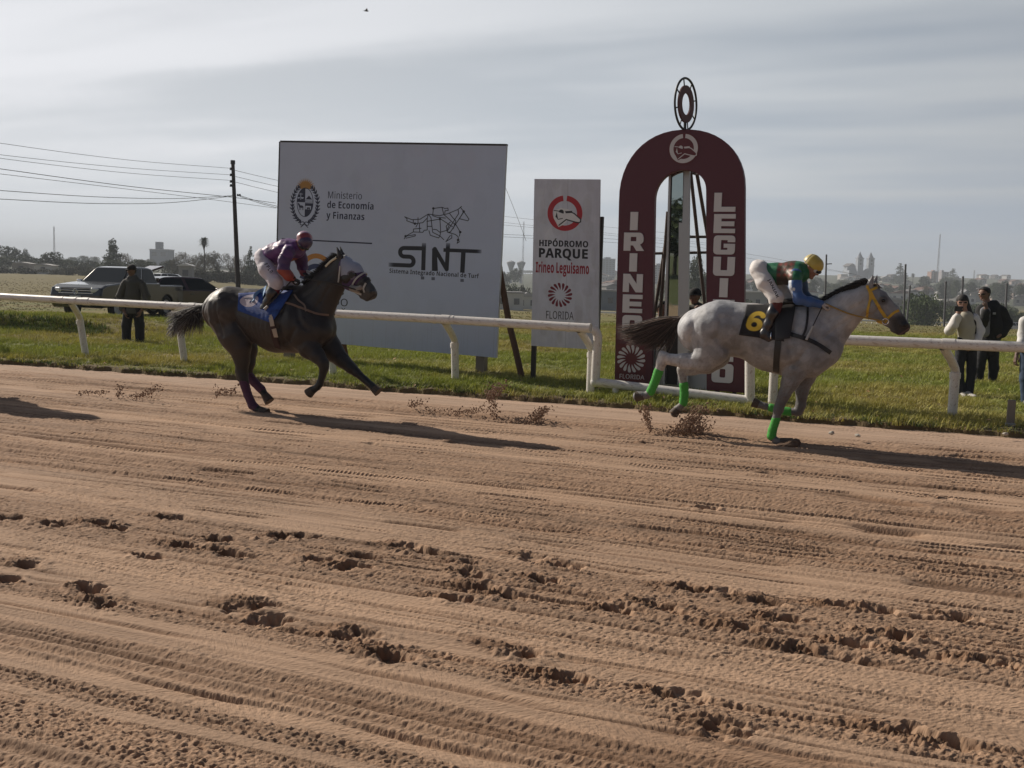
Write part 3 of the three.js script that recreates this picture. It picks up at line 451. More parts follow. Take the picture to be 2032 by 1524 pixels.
  // second mark, half hidden behind the dark horse: two arcs and three lines of print
  x.lineCap = 'butt'; const ax = X(633, 560), ay = Y(633, 560); x.strokeStyle = '#b5792a'; x.lineWidth = 10 * S; x.beginPath(); x.ellipse(ax, ay, 38 * S, 55 * S, 0, Math.PI * 1.22, Math.PI * 1.76); x.stroke(); x.strokeStyle = '#1d2c58'; x.beginPath(); x.ellipse(ax, ay + 16 * S, 34 * S, 50 * S, 0, Math.PI * 1.15, Math.PI * 1.85); x.stroke();
  x.fillStyle = '#20232c'; text('CASINOS', 572, 577, 22, 122, '# sans-serif'); text('DEL ESTADO', 572, 598, 21, 130, '# sans-serif'); text('U  R  U  G  U  A  Y', 572, 608, 9, 124, '# sans-serif');
  // racing mark: a horse and rider of straight lines over four tall letters
  const Z = (a, b) => { const px = 770 + a / 7.618, py = 380 + b / 7.618; return [X(px, py), Y(px, py)]; };
  const line = (pts, w) => { x.lineWidth = w * S; x.beginPath(); pts.forEach(([a, b], i) => (i ? x.lineTo(...Z(a, b)) : x.moveTo(...Z(a, b)))); x.stroke(); };
  x.strokeStyle = '#151825'; x.lineJoin = 'round'; x.lineCap = 'round';
  for (const l of [[[333, 372], [440, 415], [560, 408], [680, 330], [840, 355], [960, 325], [1110, 260], [1160, 215]], [[333, 372], [370, 405], [362, 430], [480, 475], [600, 460], [660, 395]], [[460, 420], [460, 470]], [[530, 385], [530, 465], [500, 525]], [[550, 470], [555, 600]], [[575, 545], [465, 555], [460, 600], [345, 665], [325, 705]], [[460, 600], [600, 605], [620, 575], [665, 570], [665, 400], [680, 330], [720, 385], [735, 520], [745, 605], [850, 660], [905, 715]], [[345, 665], [490, 640], [490, 660], [350, 695]], [[690, 580], [710, 650], [830, 690], [850, 660], [860, 590], [850, 405], [660, 440]], [[670, 515], [735, 515]], [[755, 560], [800, 565], [850, 605], [950, 575], [985, 490]], [[755, 245], [880, 228], [920, 245], [965, 240], [970, 275], [925, 280], [920, 320]], [[755, 245], [745, 355], [820, 380]], [[880, 228], [905, 335], [1070, 490]], [[1150, 235], [1190, 290], [1265, 405], [1250, 430], [1130, 400], [1190, 290]], [[1190, 300], [1000, 600], [955, 600], [940, 510], [1000, 450]], [[1110, 260], [1120, 320], [960, 580]], [[990, 320], [1035, 385], [1080, 430], [1040, 550]], [[870, 410], [1030, 520]], [[1080, 490], [1140, 600], [1130, 660]], [[965, 605], [1070, 635], [1110, 670], [1115, 720], [1095, 770], [1130, 745]], [[1020, 640], [1020, 690], [935, 745], [1000, 650]], [[830, 380], [930, 390]]]) line(l, 1.5);
  x.fillStyle = '#151825'; for (const [a, b] of [[755, 245], [850, 405], [485, 475], [345, 665], [1190, 290], [1140, 600], [1110, 720]]) { x.beginPath(); x.arc(...Z(a, b), 2.4 * S, 0, 7); x.fill(); }
  x.lineCap = 'butt'; x.lineJoin = 'round'; x.strokeStyle = '#10131f';
  x.lineWidth = 8 * S; { x.beginPath(); x.moveTo(...Z(600, 848)); x.lineTo(...Z(330, 843)); x.bezierCurveTo(...Z(240, 840), ...Z(245, 975), ...Z(330, 972)); x.lineTo(...Z(400, 975)); x.bezierCurveTo(...Z(490, 985), ...Z(480, 1115), ...Z(400, 1108)); x.lineTo(...Z(90, 1095)); x.stroke(); }
  line([[618, 765], [605, 1180]], 8); line([[790, 1190], [775, 855], [945, 1165], [968, 765]], 7.6); line([[765, 850], [760, 1190]], 7.6); line([[900, 872], [1440, 893]], 7); line([[1185, 890], [1168, 1215]], 8.4);
  for (const [a, b] of [[595, 1290], [750, 1300], [1165, 1325]]) { x.globalAlpha = 0.55; line([[a, b - 15], [a, b + 30]], 6.5); x.globalAlpha = 1; }
  // the ends of the strokes fade into the board
  const fadeAt = (a, b, w, h, dx, dy) => { const p = Z(a, b), g = x.createLinearGradient(p[0], p[1], p[0] + dx * S, p[1] + dy * S); g.addColorStop(0, 'rgba(184,193,213,0.85)'); g.addColorStop(1, 'rgba(184,193,213,0)'); x.fillStyle = g; x.fillRect(Math.min(p[0], p[0] + dx * S) - (dx ? 0 : w * S / 2), Math.min(p[1], p[1] + dy * S) - (dy ? 0 : h * S / 2), dx ? Math.abs(dx) * S : w * S, dy ? Math.abs(dy) * S : h * S); };
  fadeAt(85, 1095, 0, 12, 12, 0); fadeAt(1445, 893, 0, 12, -10, 0); fadeAt(618, 760, 12, 0, 0, 10); fadeAt(968, 760, 12, 0, 0, 10);
  x.fillStyle = '#10131f'; text('Sistema Integrado Nacional de Turf', 783, 540, 11.5, 172, 'bold # sans-serif');
  return canvasTex(c);
}
{
  const f = railPlane(15.05), S = slab(f, [[556, 281], [1005, 288], [985, 710], [546, 671]], 0.05), g = thing('billboard', f.origin, f.turn, 'large grey white billboard with printed coat of arms and racing mark behind the rail', 'billboard');
  part(g, 'panel', [S.core], M.board);
  part(g, 'printed_sheet', [S.face], new THREE.MeshStandardMaterial({ map: billboardPrint(), roughness: 0.5 }));
  for (const [bx, by] of [[573, 727], [954, 753]]) { const b = f.p(bx, by, -0.12), y0 = -0.35; part(g, 'post', [box(0.15, 2.4 - y0, 0.15, b.x, (2.4 + y0) / 2, -0.14)], M.woodPale); }
  const c = S.c; part(g, 'frame_strip', [beam(c[0].clone().add(V(0, 0.004, -0.03)), c[1].clone().add(V(0, 0.004, -0.03)), 0.07, 0.03)], M.darkSteel);
  part(g, 'frame_strip', [beam(c[0].clone().add(V(-0.012, 0, -0.03)), c[3].clone().add(V(-0.012, 0, -0.03)), 0.07, 0.02)], M.darkSteel);
  // crooked wooden prop behind the right edge
  const p = (x, y, l) => f.p(x, y, l); part(g, 'prop_pole', [tube([p(1036, 752, 0.25), p(1022, 690, 0.12), p(1010, 640, 0.0), p(1001, 590, -0.09), p(992, 540, -0.12), p(985, 470, -0.16)], 0.052, 30, 9)], M.rust);
  part(g, 'prop_pole', [tube([p(693, 735, -0.3), p(683, 690, -0.22), p(672, 600, -0.14)], 0.05, 16, 9)], M.rust);
}
function signPrint() {
  const W = 820, H = 2048, [c, x] = canvas(W, H), S = W / 129, X = (px) => (px - 1060) / 129.5 * W, Y = (py) => (py - 355) / 330 * H;
  x.fillStyle = '#c2c5d0'; x.fillRect(0, 0, W, H);
  const R = rng(8); for (let i = 0; i < 300; i++) { x.fillStyle = `rgba(${R() < 0.5 ? '110,105,100' : '255,255,255'},${0.02 + 0.04 * R()})`; x.beginPath(); x.ellipse(R() * W, R() * H, 8 + 70 * R(), 20 + 160 * R(), 0, 0, 7); x.fill(); }
  x.fillStyle = 'rgba(60,60,60,.35)'; x.fillRect(X(1127), 0, 3, H);
  const cx = X(1122), cy = Y(421), ky = H / 330 / (W / 129.5); x.save(); x.translate(cx, cy); x.scale(1, ky);
  x.strokeStyle = '#a81f2a'; x.lineWidth = 10.5 * S; x.beginPath(); x.arc(0, 0, 29 * S, -Math.PI / 2 + 0.12, Math.PI * 1.5 - 0.12); x.stroke();
  emblemHorse(x, S, '#16161c', '#d9d8d8'); x.restore();
  const text = (s, y, size, x0, x1, font, col) => { x.fillStyle = col; x.font = font.replace('#', size * S * 1.1 + 'px'); x.textBaseline = 'alphabetic'; const m = x.measureText(s).width; x.save(); x.translate(X(x0), Y(y)); x.scale((X(x1) - X(x0)) / m, 1); x.fillText(s, 0, 0); x.strokeStyle = col; x.lineWidth = font.includes('bold') ? size * 0.22 : 0; if (font.includes('bold')) x.strokeText(s, 0, 0); x.restore(); };
  text('HIPÓDROMO', 486, 14.5, 1071, 1169, 'bold # sans-serif', '#10121a'); text('PARQUE', 508, 22, 1070, 1169, 'bold # sans-serif', '#10121a'); text('Irineo Leguisamo', 538, 25, 1066, 1171, 'bold # sans-serif', '#8e1a2a');
  x.save(); x.translate(X(1115), Y(581)); x.scale(1, ky); whirl(x, S, 22, '#6c1728'); x.restore();
  text('FLORIDA', 629, 19, 1087, 1142, '# sans-serif', '#1c1c22'); return canvasTex(c);
}
// jockey and horse head in profile, drawn inside a ring of radius 29
function emblemHorse(x, S, ink, paper) {
  const P = (l) => { x.beginPath(); l.forEach(([a, b], i) => (i ? x.lineTo(a * S, b * S) : x.moveTo(a * S, b * S))); };
  x.fillStyle = paper; P([[-22, -4], [-8, -10], [6, -8], [20, 0], [32, 12], [31, 17], [18, 15], [6, 12], [-2, 22], [-12, 27], [-22, 10]]); x.fill();
  x.strokeStyle = ink; x.lineWidth = 2.2 * S; x.lineJoin = 'round'; P([[8, -4], [18, 0], [31, 11], [31, 16], [26, 18], [10, 14], [3, 12], [-12, 24]]); x.stroke(); x.lineWidth = 1.6 * S; P([[-18, 6], [-13, 12], [-4, 10]]); x.stroke(); P([[-22, -5], [-12, -4]]); x.stroke();
  x.fillStyle = ink; x.beginPath(); x.arc(-7 * S, -2 * S, 5 * S, Math.PI, 0.6); x.fill(); P([[0, -4], [14, -5], [15, -1], [2, 0]]); x.fill(); P([[-18, 6], [-16, -2], [-13, 12]]); x.fill();
}
// ring of curved petals
function whirl(x, S, r, col) { x.fillStyle = col; for (let i = 0; i < 16; i++) { x.save(); x.rotate(i * Math.PI / 8); x.beginPath(); x.moveTo(r * 0.42 * S, 0); x.bezierCurveTo(r * 0.65 * S, -r * 0.02 * S, r * 0.8 * S, -r * 0.2 * S, r * 1.0 * S, -r * 0.22 * S); x.bezierCurveTo(r * 1.12 * S, -r * 0.2 * S, r * 1.1 * S, 0.0 * S, r * 0.98 * S, r * 0.02 * S); x.bezierCurveTo(r * 0.8 * S, r * 0.06 * S, r * 0.65 * S, r * 0.1 * S, r * 0.42 * S, 0); x.fill(); x.restore(); } }
{
  const f = railPlane(14.35), S = slab(f, [[1060.5, 355], [1190.5, 356], [1187, 694], [1054, 686]], 0.035), g = thing('sign_board', f.origin, f.turn, 'tall white sign with red ring emblem and black lettering between billboard and arch', 'sign');
  part(g, 'panel', [S.core], M.board); part(g, 'printed_sheet', [S.face], new THREE.MeshStandardMaterial({ map: signPrint(), roughness: 0.5 }));
  for (const [bx, by, ty] of [[1057, 768, 500], [1180, 790, 430]]) { const b = f.p(bx, by, -0.06), t = f.p(bx, ty, -0.06); part(g, 'post', [box(0.07, t.y + 0.3, 0.05, b.x, (t.y - 0.3) / 2, -0.068)], M.darkSteel); }
}

// ---------------------------------------------------------------- the finish arch
function blockLetter(ch, w, h) {   // heavy block letters; a shape of width w and height h with its lower left corner at 0, 0
  const t = w * 0.34, b = h * 0.26, r = w * 0.2, rr = (x0, y0, x1, y1, q, path) => { path.moveTo(x0 + q, y0); path.lineTo(x1 - q, y0); path.quadraticCurveTo(x1, y0, x1, y0 + q); path.lineTo(x1, y1 - q); path.quadraticCurveTo(x1, y1, x1 - q, y1); path.lineTo(x0 + q, y1); path.quadraticCurveTo(x0, y1, x0, y1 - q); path.lineTo(x0, y0 + q); path.quadraticCurveTo(x0, y0, x0 + q, y0); return path; };
  switch (ch) {
    case 'I': return poly([[w * 0.31, 0], [w * 0.69, 0], [w * 0.69, h], [w * 0.31, h]]);
    case 'L': return poly([[0, 0], [w, 0], [w, b * 0.95], [t, b * 0.95], [t, h], [0, h]]);
    case 'E': return poly([[0, 0], [w, 0], [w, b * 0.85], [t, b * 0.85], [t, h * 0.37], [w * 0.95, h * 0.37], [w * 0.95, h * 0.61], [t, h * 0.61], [t, h - b * 0.85], [w, h - b * 0.85], [w, h], [0, h]]);
    case 'N': return poly([[0, 0], [t * 0.9, 0], [t * 0.9, h * 0.55], [w - t, 0], [w, 0], [w, h], [w - t * 0.9, h], [w - t * 0.9, h * 0.45], [t, h], [0, h]]);
    case 'M': return poly([[0, 0], [t * 0.75, 0], [t * 0.75, h * 0.6], [w * 0.42, 0.12 * h], [w * 0.58, 0.12 * h], [w - t * 0.75, h * 0.6], [w - t * 0.75, 0], [w, 0], [w, h], [w - t, h], [w * 0.5, h * 0.45], [t, h], [0, h]]);
    case 'O': { const s = rr(0, 0, w, h, r, new THREE.Shape()); s.holes.push(rr(w * 0.36, h * 0.26, w * 0.64, h * 0.74, r * 0.4, new THREE.Path())); return s; }
    case 'U': { const s = new THREE.Shape(); s.moveTo(0, h); s.lineTo(0, r); s.quadraticCurveTo(0, 0, r, 0); s.lineTo(w - r, 0); s.quadraticCurveTo(w, 0, w, r); s.lineTo(w, h); s.lineTo(w - t, h); s.lineTo(w - t, b * 1.1); s.lineTo(t, b * 1.1); s.lineTo(t, h); s.closePath(); return s; }
    case 'G': { const s = new THREE.Shape(); s.moveTo(r, 0); s.lineTo(w - r, 0); s.quadraticCurveTo(w, 0, w, r); s.lineTo(w, h * 0.56); s.lineTo(w * 0.48, h * 0.56); s.lineTo(w * 0.48, h * 0.36); s.lineTo(w - t, h * 0.36); s.lineTo(w - t, b * 0.9); s.lineTo(t, b * 0.9); s.lineTo(t, h - b * 0.9); s.lineTo(w - t, h - b * 0.9); s.lineTo(w - t, h * 0.66); s.lineTo(w, h * 0.66); s.lineTo(w, h - r); s.quadraticCurveTo(w, h, w - r, h); s.lineTo(r, h); s.quadraticCurveTo(0, h, 0, h - r); s.lineTo(0, r); s.quadraticCurveTo(0, 0, r, 0); return s; }
    case 'S': return poly([[0, 0], [w, 0], [w, h * 0.62], [t, h * 0.62], [t, h - b * 0.85], [w, h - b * 0.85], [w, h], [0, h], [0, h * 0.38], [w - t, h * 0.38], [w - t, b * 0.85], [0, b * 0.85]]);
    case 'A': { const s = poly([[0, 0], [t * 0.95, 0], [t, h * 0.2], [w - t, h * 0.2], [w - t * 0.95, 0], [w, 0], [w * 0.78, h], [w * 0.22, h]]); s.holes.push(new THREE.Path([[w * 0.38, h * 0.42], [w * 0.62, h * 0.42], [w * 0.56, h * 0.76], [w * 0.44, h * 0.76]].map(([a, c]) => new THREE.Vector2(a, c)))); return s; }
    case 'R': { const s = new THREE.Shape(); s.moveTo(0, 0); s.lineTo(t, 0); s.lineTo(t, h * 0.3); s.lineTo(w * 0.48, h * 0.3); s.lineTo(w * 0.66, 0); s.lineTo(w * 1.04, 0); s.lineTo(w * 0.82, h * 0.36); s.quadraticCurveTo(w, h * 0.42, w, h * 0.62); s.quadraticCurveTo(w, h, w * 0.75, h); s.lineTo(0, h); s.closePath(); s.holes.push(new THREE.Path([[t, h * 0.52], [w * 0.64, h * 0.52], [w * 0.64, h * 0.78], [t, h * 0.78]].map(([a, c]) => new THREE.Vector2(a, c)))); return s; }
  }
}
{
  const f = railPlane(14.0), p = (x, y) => f.p(x, y), g = thing('finish_arch', f.origin, f.turn, 'maroon finish arch with white block letters and a ring on top', 'arch'), T = 0.10;
  // outline: legs up to the springing, then a round top
  const pts = [], inner = [], A = (x, y, l = pts) => { const q = p(x, y); l.push([q.x, q.y]); };
  A(1220, 762); A(1229, 400); for (let i = 1; i < 24; i++) { const a = Math.PI * (1 - i / 24), e = 0.92; A(1353 + 124 * Math.sign(Math.cos(a)) * Math.abs(Math.cos(a)) ** e, lerp(400, 372, i / 24) - 128 * Math.sin(a) ** e + lerp(0, 0, i)); } A(1477, 372); A(1476, 779); A(1403, 773);
  A(1401, 400, inner); const R2 = []; for (let i = 0; i <= 20; i++) { const a = Math.PI * i / 20; A(1350 + 52 * Math.cos(a), lerp(378, 400, i / 20) - 52 * Math.sin(a) ** 0.9, R2); }
  const out = [...pts, ...R2]; A(1292, 768, out);
  part(g, 'arch_body', [extrude(poly(out), T, 0.006).translate(0, 0, -T)], M.maroon);
  // letters
  const word = (s, x0, w, y0, pitch, h, lean) => [...s].forEach((ch, i) => { const y = y0 + i * pitch, a = p(x0 + lean * i, y + h), b = p(x0 + w + lean * i, y), L = extrude(blockLetter(ch, b.x - a.x, p(x0, y).y - p(x0, y + h).y), 0.012, 0.002).translate(a.x, a.y, 0.008), m = part(g, 'letter', [L], M.letter); m.userData.label = 'letter ' + ch; });
  word('IRINEO', 1239, 40, 421, 40.8, 35.5, -0.8); word('LEGUISAMO', 1417, 44, 383, 42.2, 37, -0.6);
  // round emblem and whirl with the town's name
  const face = (name, px, py, w, h, W, H, draw) => { const [c, x] = canvas(W, H); x.fillStyle = '#5c2026'; x.fillRect(0, 0, W, H); draw(x, W, H); const a = p(px - w / 2, py + h / 2), b = p(px + w / 2, py - h / 2); return part(g, name, [new THREE.PlaneGeometry(b.x - a.x, p(px, py - h / 2).y - p(px, py + h / 2).y).translate((a.x + b.x) / 2, p(px, py).y, 0.012)], new THREE.MeshStandardMaterial({ map: canvasTex(c), roughness: 0.5 })); };
  { const [c, x] = canvas(512, 512); x.fillStyle = '#5c2026'; x.fillRect(0, 0, 512, 512); x.translate(256, 256); const S = 7; x.strokeStyle = '#c6c3c4'; x.lineWidth = 9.5 * S; x.beginPath(); x.arc(0, 0, 29 * S, -Math.PI / 2 + 0.1, Math.PI * 1.5 - 0.1); x.stroke(); x.fillStyle = '#c6c3c4'; emblemHorse(x, S, '#c6c3c4', '#5c2026'); const q = p(1357, 295), r = p(1387, 295).x - q.x; part(g, 'emblem_disc', [new THREE.CircleGeometry(r * 1.02, 48).translate(q.x, q.y, 0.014)], new THREE.MeshStandardMaterial({ map: canvasTex(c), roughness: 0.5 })); }
  face('whirl_emblem', 1253, 712, 62, 58, 512, 512, (x, W) => { x.translate(W / 2, W / 2); x.rotate(0.2); whirl(x, W / 62, 27, '#c6c3c4'); });
  face('name_plate', 1254, 747, 54, 16, 512, 160, (x, W, H) => { x.fillStyle = '#c6c3c4'; x.font = '120px sans-serif'; const m = x.measureText('FLORIDA').width; x.translate(14, 128); x.scale((W - 28) / m, 1); x.fillText('FLORIDA', 0, 0); });
  // ring on its stem, turned nearly edge on
  const c0 = p(1360, 206), ry = p(1360, 155).y - c0.y, tilt = new THREE.Matrix4().makeRotationY(1.36).setPosition(c0.x, c0.y, -0.03), W4 = (q) => q.applyMatrix4(tilt);
  part(g, 'ring_hoop', [new THREE.TorusGeometry(ry, 0.016, 8, 56).applyMatrix4(tilt)], M.black);
  const ringS = new THREE.Shape(); ringS.absellipse(0, 0, ry * 0.70, ry * 0.72, 0, Math.PI * 2); const hole = new THREE.Path(); hole.absellipse(0, 0, ry * 0.40, ry * 0.43, 0, Math.PI * 2); ringS.holes.push(hole); part(g, 'ring_plate', [extrude(ringS, 0.02, 0.003).translate(0, 0, -0.01).applyMatrix4(tilt)], std(lin(0.09, 0.03, 0.03), 0.6));
  for (let i = 0; i < 8; i++) { const a = i * Math.PI / 4 + 0.3; part(g, 'ring_spoke', [bar(W4(V(Math.cos(a) * ry * 0.71, Math.sin(a) * ry * 0.72, 0)), W4(V(Math.cos(a) * ry, Math.sin(a) * ry, 0)), 0.009)], M.black); }
  const s0 = p(1358, 262); part(g, 'ring_stem', [bar(V(s0.x, s0.y - 0.1, -0.04), V(c0.x, c0.y - ry * 0.7, -0.03), 0.02)], M.black);
  for (const [bx, by] of [[1238, 768], [1275, 770], [1422, 780], [1456, 783]]) { const q = p(bx, by); part(g, 'foot_post', [box(0.05, q.y + 0.4, 0.05, q.x, (q.y + 0.02 - 0.35) / 2, -0.05)], M.darkSteel); }
}
// mirror column with its steel tripod behind
{
  const f = railPlane(14.22), p = (x, y, l = 0) => f.p(x, y, l), g = thing('mirror_column', f.origin, f.turn, 'tall narrow mirror column in a steel frame inside the finish arch', 'mirror column');
  const a = p(1331, 328), b = p(1364, 328), c = p(1362, 765), d = p(1318, 762), gl = new THREE.MeshStandardMaterial({ color: lin(0.42, 0.46, 0.42), metalness: 1, roughness: 0.045 });
  gl.roughnessMap = dataTex(128, (u, v) => 0.3 + 0.9 * smooth(0.02, 0.35, tileN(u, v, 7, 4, 4)));
  part(g, 'column_body', [extrude(poly([[d.x, d.y], [c.x, c.y], [b.x, b.y], [a.x, a.y]]), 0.06).translate(0, 0, -0.062)], M.darkSteel);
  const i1 = p(1337, 334), i2 = p(1358, 334), i3 = p(1354, 640), i4 = p(1327, 640), w = p(1352, 590), lo = [[i4.x, i4.y], [p(1352, 640).x, i3.y], [i2.x, i2.y], [i1.x, i1.y]];
  part(g, 'mirror_pane', [extrude(poly(lo), 0.008).translate(0, -2.6, 0).rotateX(0.02).translate(0, 2.6, 0.05)], gl);
  part(g, 'frame_bar', [beam(V(b.x - 0.03, b.y, 0.02), V(c.x - 0.035, c.y, 0.06), 0.05, 0.15)], M.galvanised);
  part(g, 'frame_bar', [beam(V(a.x + 0.012, a.y, 0.045), V(d.x + 0.012, d.y, 0.045), 0.09, 0.03)], M.galvanised);
  part(g, 'frame_bar', [beam(V(a.x, a.y + 0.012, 0.05), V(b.x, b.y + 0.012, 0.05), 0.10, 0.05)], M.galvanised);
  // steel legs and cross bars behind
  const st = std(lin(0.13, 0.10, 0.09), 0.6, 0.4), top = p(1372, 345, -0.12), leg = (x0, y0, l0, x1, y1, l1) => part(g, 'tripod_leg', [bar(p(x0, y0, l0), p(x1, y1, l1), 0.026)], st);
  leg(1370, 338, -0.12, 1400, 620, -0.5); leg(1383, 345, -0.14, 1420, 560, -0.7); leg(1342, 345, -0.12, 1296, 640, -0.5); leg(1325, 420, -0.2, 1305, 700, -0.55); leg(1400, 620, -0.5, 1412, 790, -0.62); leg(1296, 640, -0.5, 1286, 790, -0.6);
  for (const [x0, y0, x1, y1] of [[1297, 503, 1404, 501], [1318, 470, 1404, 470], [1366, 341, 1386, 347]]) part(g, 'cross_bar', [bar(p(x0, y0, -0.3), p(x1, y1, -0.36), 0.02)], st);
  part(g, 'base_board', [extrude(poly([[p(1298, 690).x, p(1298, 690).y], [p(1292, 772).x, 0.12], [p(1404, 790).x, 0.1], [p(1404, 700).x, p(1404, 700).y]]), 0.05).translate(0, 0, -0.17)], M.whitePaint);
}

// ---------------------------------------------------------------- utility pole, wires, field posts
{
  const D = 66, b = standAt(474, D), top = at(462, 322, D), g = thing('utility_pole', b, 0, 'dark wooden utility pole left of the billboard', 'utility pole'), L = (p) => p.clone().sub(b);
  part(g, 'pole_shaft', [bar(V(0, -0.3, 0), L(top), 0.17, 0.115, 12)], std(lin(0.045, 0.035, 0.035), 0.9));
  part(g, 'pole_cap', [new THREE.CylinderGeometry(0.15, 0.15, 0.25, 10).translate(...L(top).toArray())], M.black);
  for (const y of [335, 347, 360, 368]) { const q = L(at(460, y, D)); part(g, 'insulator', [new THREE.CylinderGeometry(0.06, 0.09, 0.16, 8).translate(q.x - 0.06, q.y, q.z)], M.black); }
  for (const x of [472, 476]) { const q = L(at(x, 387, D)); part(g, 'insulator', [new THREE.CylinderGeometry(0.05, 0.07, 0.14, 8).translate(q.x, q.y, q.z)], M.black); }
  const wm = std(lin(0.06, 0.06, 0.065), 0.6);
  const wire = (pts, r, label) => { const w = pts.map(([x, y, d]) => at(x, y, d)); const m = part(scene, 'power_line', [tube(w.map((q) => q.clone().sub(w[0])), r, 40, 5)], wm); m.position.copy(w[0]); tag(m, label, 'power line', 'overhead power lines'); };
  wire([[458, 334, D], [250, 317, 58], [0, 284, 50], [-160, 258, 46]], 0.012, 'topmost thin power line from the utility pole towards the left');
  wire([[458, 347, D], [250, 333, 58], [0, 307, 50], [-160, 285, 46]], 0.012, 'second power line from the top left of the utility pole');
  wire([[458, 358, D], [250, 343, 58], [0, 314, 50], [-160, 290, 46]], 0.012, 'third power line from the top left of the utility pole');
  wire([[547, 403, 70], [465, 392, D], [250, 369, 58], [0, 335, 50], [-160, 312, 46]], 0.018, 'thick slanting power line crossing the two sagging ones');
  wire([[547, 413, 70], [420, 396, D - 2], [250, 375, 58], [0, 345, 50], [-160, 325, 46]], 0.013, 'thin slanting power line below the thick one');
  wire([[464, 388, D], [350, 394, 62], [200, 391, 57], [0, 378, 50], [-160, 366, 46]], 0.017, 'upper sagging power line left of the utility pole');
  wire([[464, 389, D], [340, 402, 62], [200, 404, 57], [0, 395, 50], [-160, 386, 46]], 0.017, 'lower sagging power line left of the utility pole');
  [[338, 357, 420, 'topmost'], [350, 369, 432, 'second'], [361, 381, 436, 'third']].forEach(([y0, y1, y2, n]) => wire([[466, y0, D], [547, y1, 72], [760, y1 + 42, 90], [1060, y2 + 16, 118], [1240, y2 + 34, 135], [1480, y2 + 58, 160]], 0.014, n + ' thin power line running from the utility pole behind the billboard'));
  [[388, 409, 'upper'], [390, 412, 'lower']].forEach(([y0, y1, n], i) => wire([[476, y0, D], [547, y1, 72], [780, 450 + 6 * i, 92], [1060, 468 + 5 * i, 118], [1225, 475 + 7 * i, 135], [1490, 505 + 8 * i, 165], [1700, 545, 190]], 0.018, n + ' bundled cable running from the utility pole behind the billboard'));
  wire([[1003, 372, 105], [1030, 440, 112], [1044, 478, 116]], 0.02, 'slanting guy wire between the billboard and the tall sign');
}
{
  const steel = std(lin(0.10, 0.10, 0.11), 0.7);
  [[1797, 526, 628, 62, 'tallest of the thin poles right of the horse head'], [1877, 560, 640, 78, 'thin pole between the round bush and the woman filming'], [1911, 550, 640, 85, 'thin pole rising behind the woman with the phone'], [1998, 564, 640, 85, 'thin pole behind the man in the black jacket'], [1806, 568, 580, 120, 'short thin stake far behind the tallest field pole']].forEach(([x, y0, y1, d, label]) => {
    const t = at(x, y0, d), b = groundAt(at(x - 3, y1, d).x, at(x - 3, y1, d).z), g = thing('field_pole', b, 0, label, 'pole', 'thin poles on the field'); part(g, 'pole_shaft', [bar(V(0, -0.3, 0), t.clone().sub(b), 0.10 * d / 85, 0.085 * d / 85, 8)], steel); part(g, 'pole_cap', [new THREE.SphereGeometry(0.1 * d / 85, 8, 6).translate(t.x - b.x, t.y - b.y, t.z - b.z)], steel);
  });
  // lamp pole just right of the jockey's helmet
  { const d = 95, b = standAt(1641, d), t = at(1640, 505, d), g = thing('lamp_pole', b, 0, 'slim lamp pole rising behind the yellow helmet', 'lamp pole'), L = t.clone().sub(b); part(g, 'pole_shaft', [bar(V(0, -0.3, 0), L, 0.11, 0.08, 8)], steel); part(g, 'lamp_arm', [bar(L.clone().add(V(0, -0.9, 0)), L.clone().add(V(0.55, -0.85, 0)), 0.05)], steel); }
  // stub post by the verge at the right
  const f = railPlane(12.9), q = toWorld(f, f.p(2003, 860)), b = groundAt(q.x, q.z), g = thing('stub_post', b, -RA, 'short grey stub post in the rut at the right edge of the verge', 'stub post'); part(g, 'stub_body', [rbox(0.085, 0.42, 0.06, 0.01, 0, 0.1, 0)], M.woodPale); part(g, 'stub_foot', [rbox(0.11, 0.05, 0.09, 0.015, 0, 0.02, 0.01)], std(lin(0.3, 0.29, 0.27), 0.9));
}
// white rail far across the field
{
  const a = at(1180, 609.5, 178), b = at(2120, 640, 176), A = groundAt(a.x, a.z), B = groundAt(b.x, b.z), n = 90, g = thing('far_rail', A, 0, 'low white rail far across the field on the right', 'rail'), L = (k, y) => { const x = lerp(A.x, B.x, k), z = lerp(A.z, B.z, k); return V(x - A.x, terrain(x, z) - A.y + y, z - A.z); };
  const post = new THREE.BoxGeometry(0.12, 1.0, 0.12).translate(0, 0.3, 0);
  for (let i = 0; i <= n; i++) { const m = part(g, 'post', post, M.whitePaint); m.position.copy(L(i / n, 0)); }
  for (let i = 0; i < n; i += 6) part(g, 'rail_pipe', [bar(L(i / n, 0.72), L(Math.min(n, i + 6) / n, 0.72), 0.16, 0.16, 10)], M.whitePaint);
}
// ---------------------------------------------------------------- horses
// joints are read off the photograph on the horse's own upright plane: [x, y, radius in pixels, offset to the side in metres]
function horseFrame(px, py, lat, h0) { const g = onGround(px, py, h0), o = rail(railS(g), railT(g) + lat, 0); return frameAt(V(o.x, 0, o.z)); }
function joints(f, list) { const pts = [], rad = []; for (const [x, y, r, l = 0] of list) { pts.push(f.p(x, y, l)); rad.push(r / f.scale(x, y, l)); } return [pts, rad]; }
function chain(B, f, list, w = 1, k = 0.03) { const [p, r] = joints(f, list); return B.chain(p, r, w, k); }
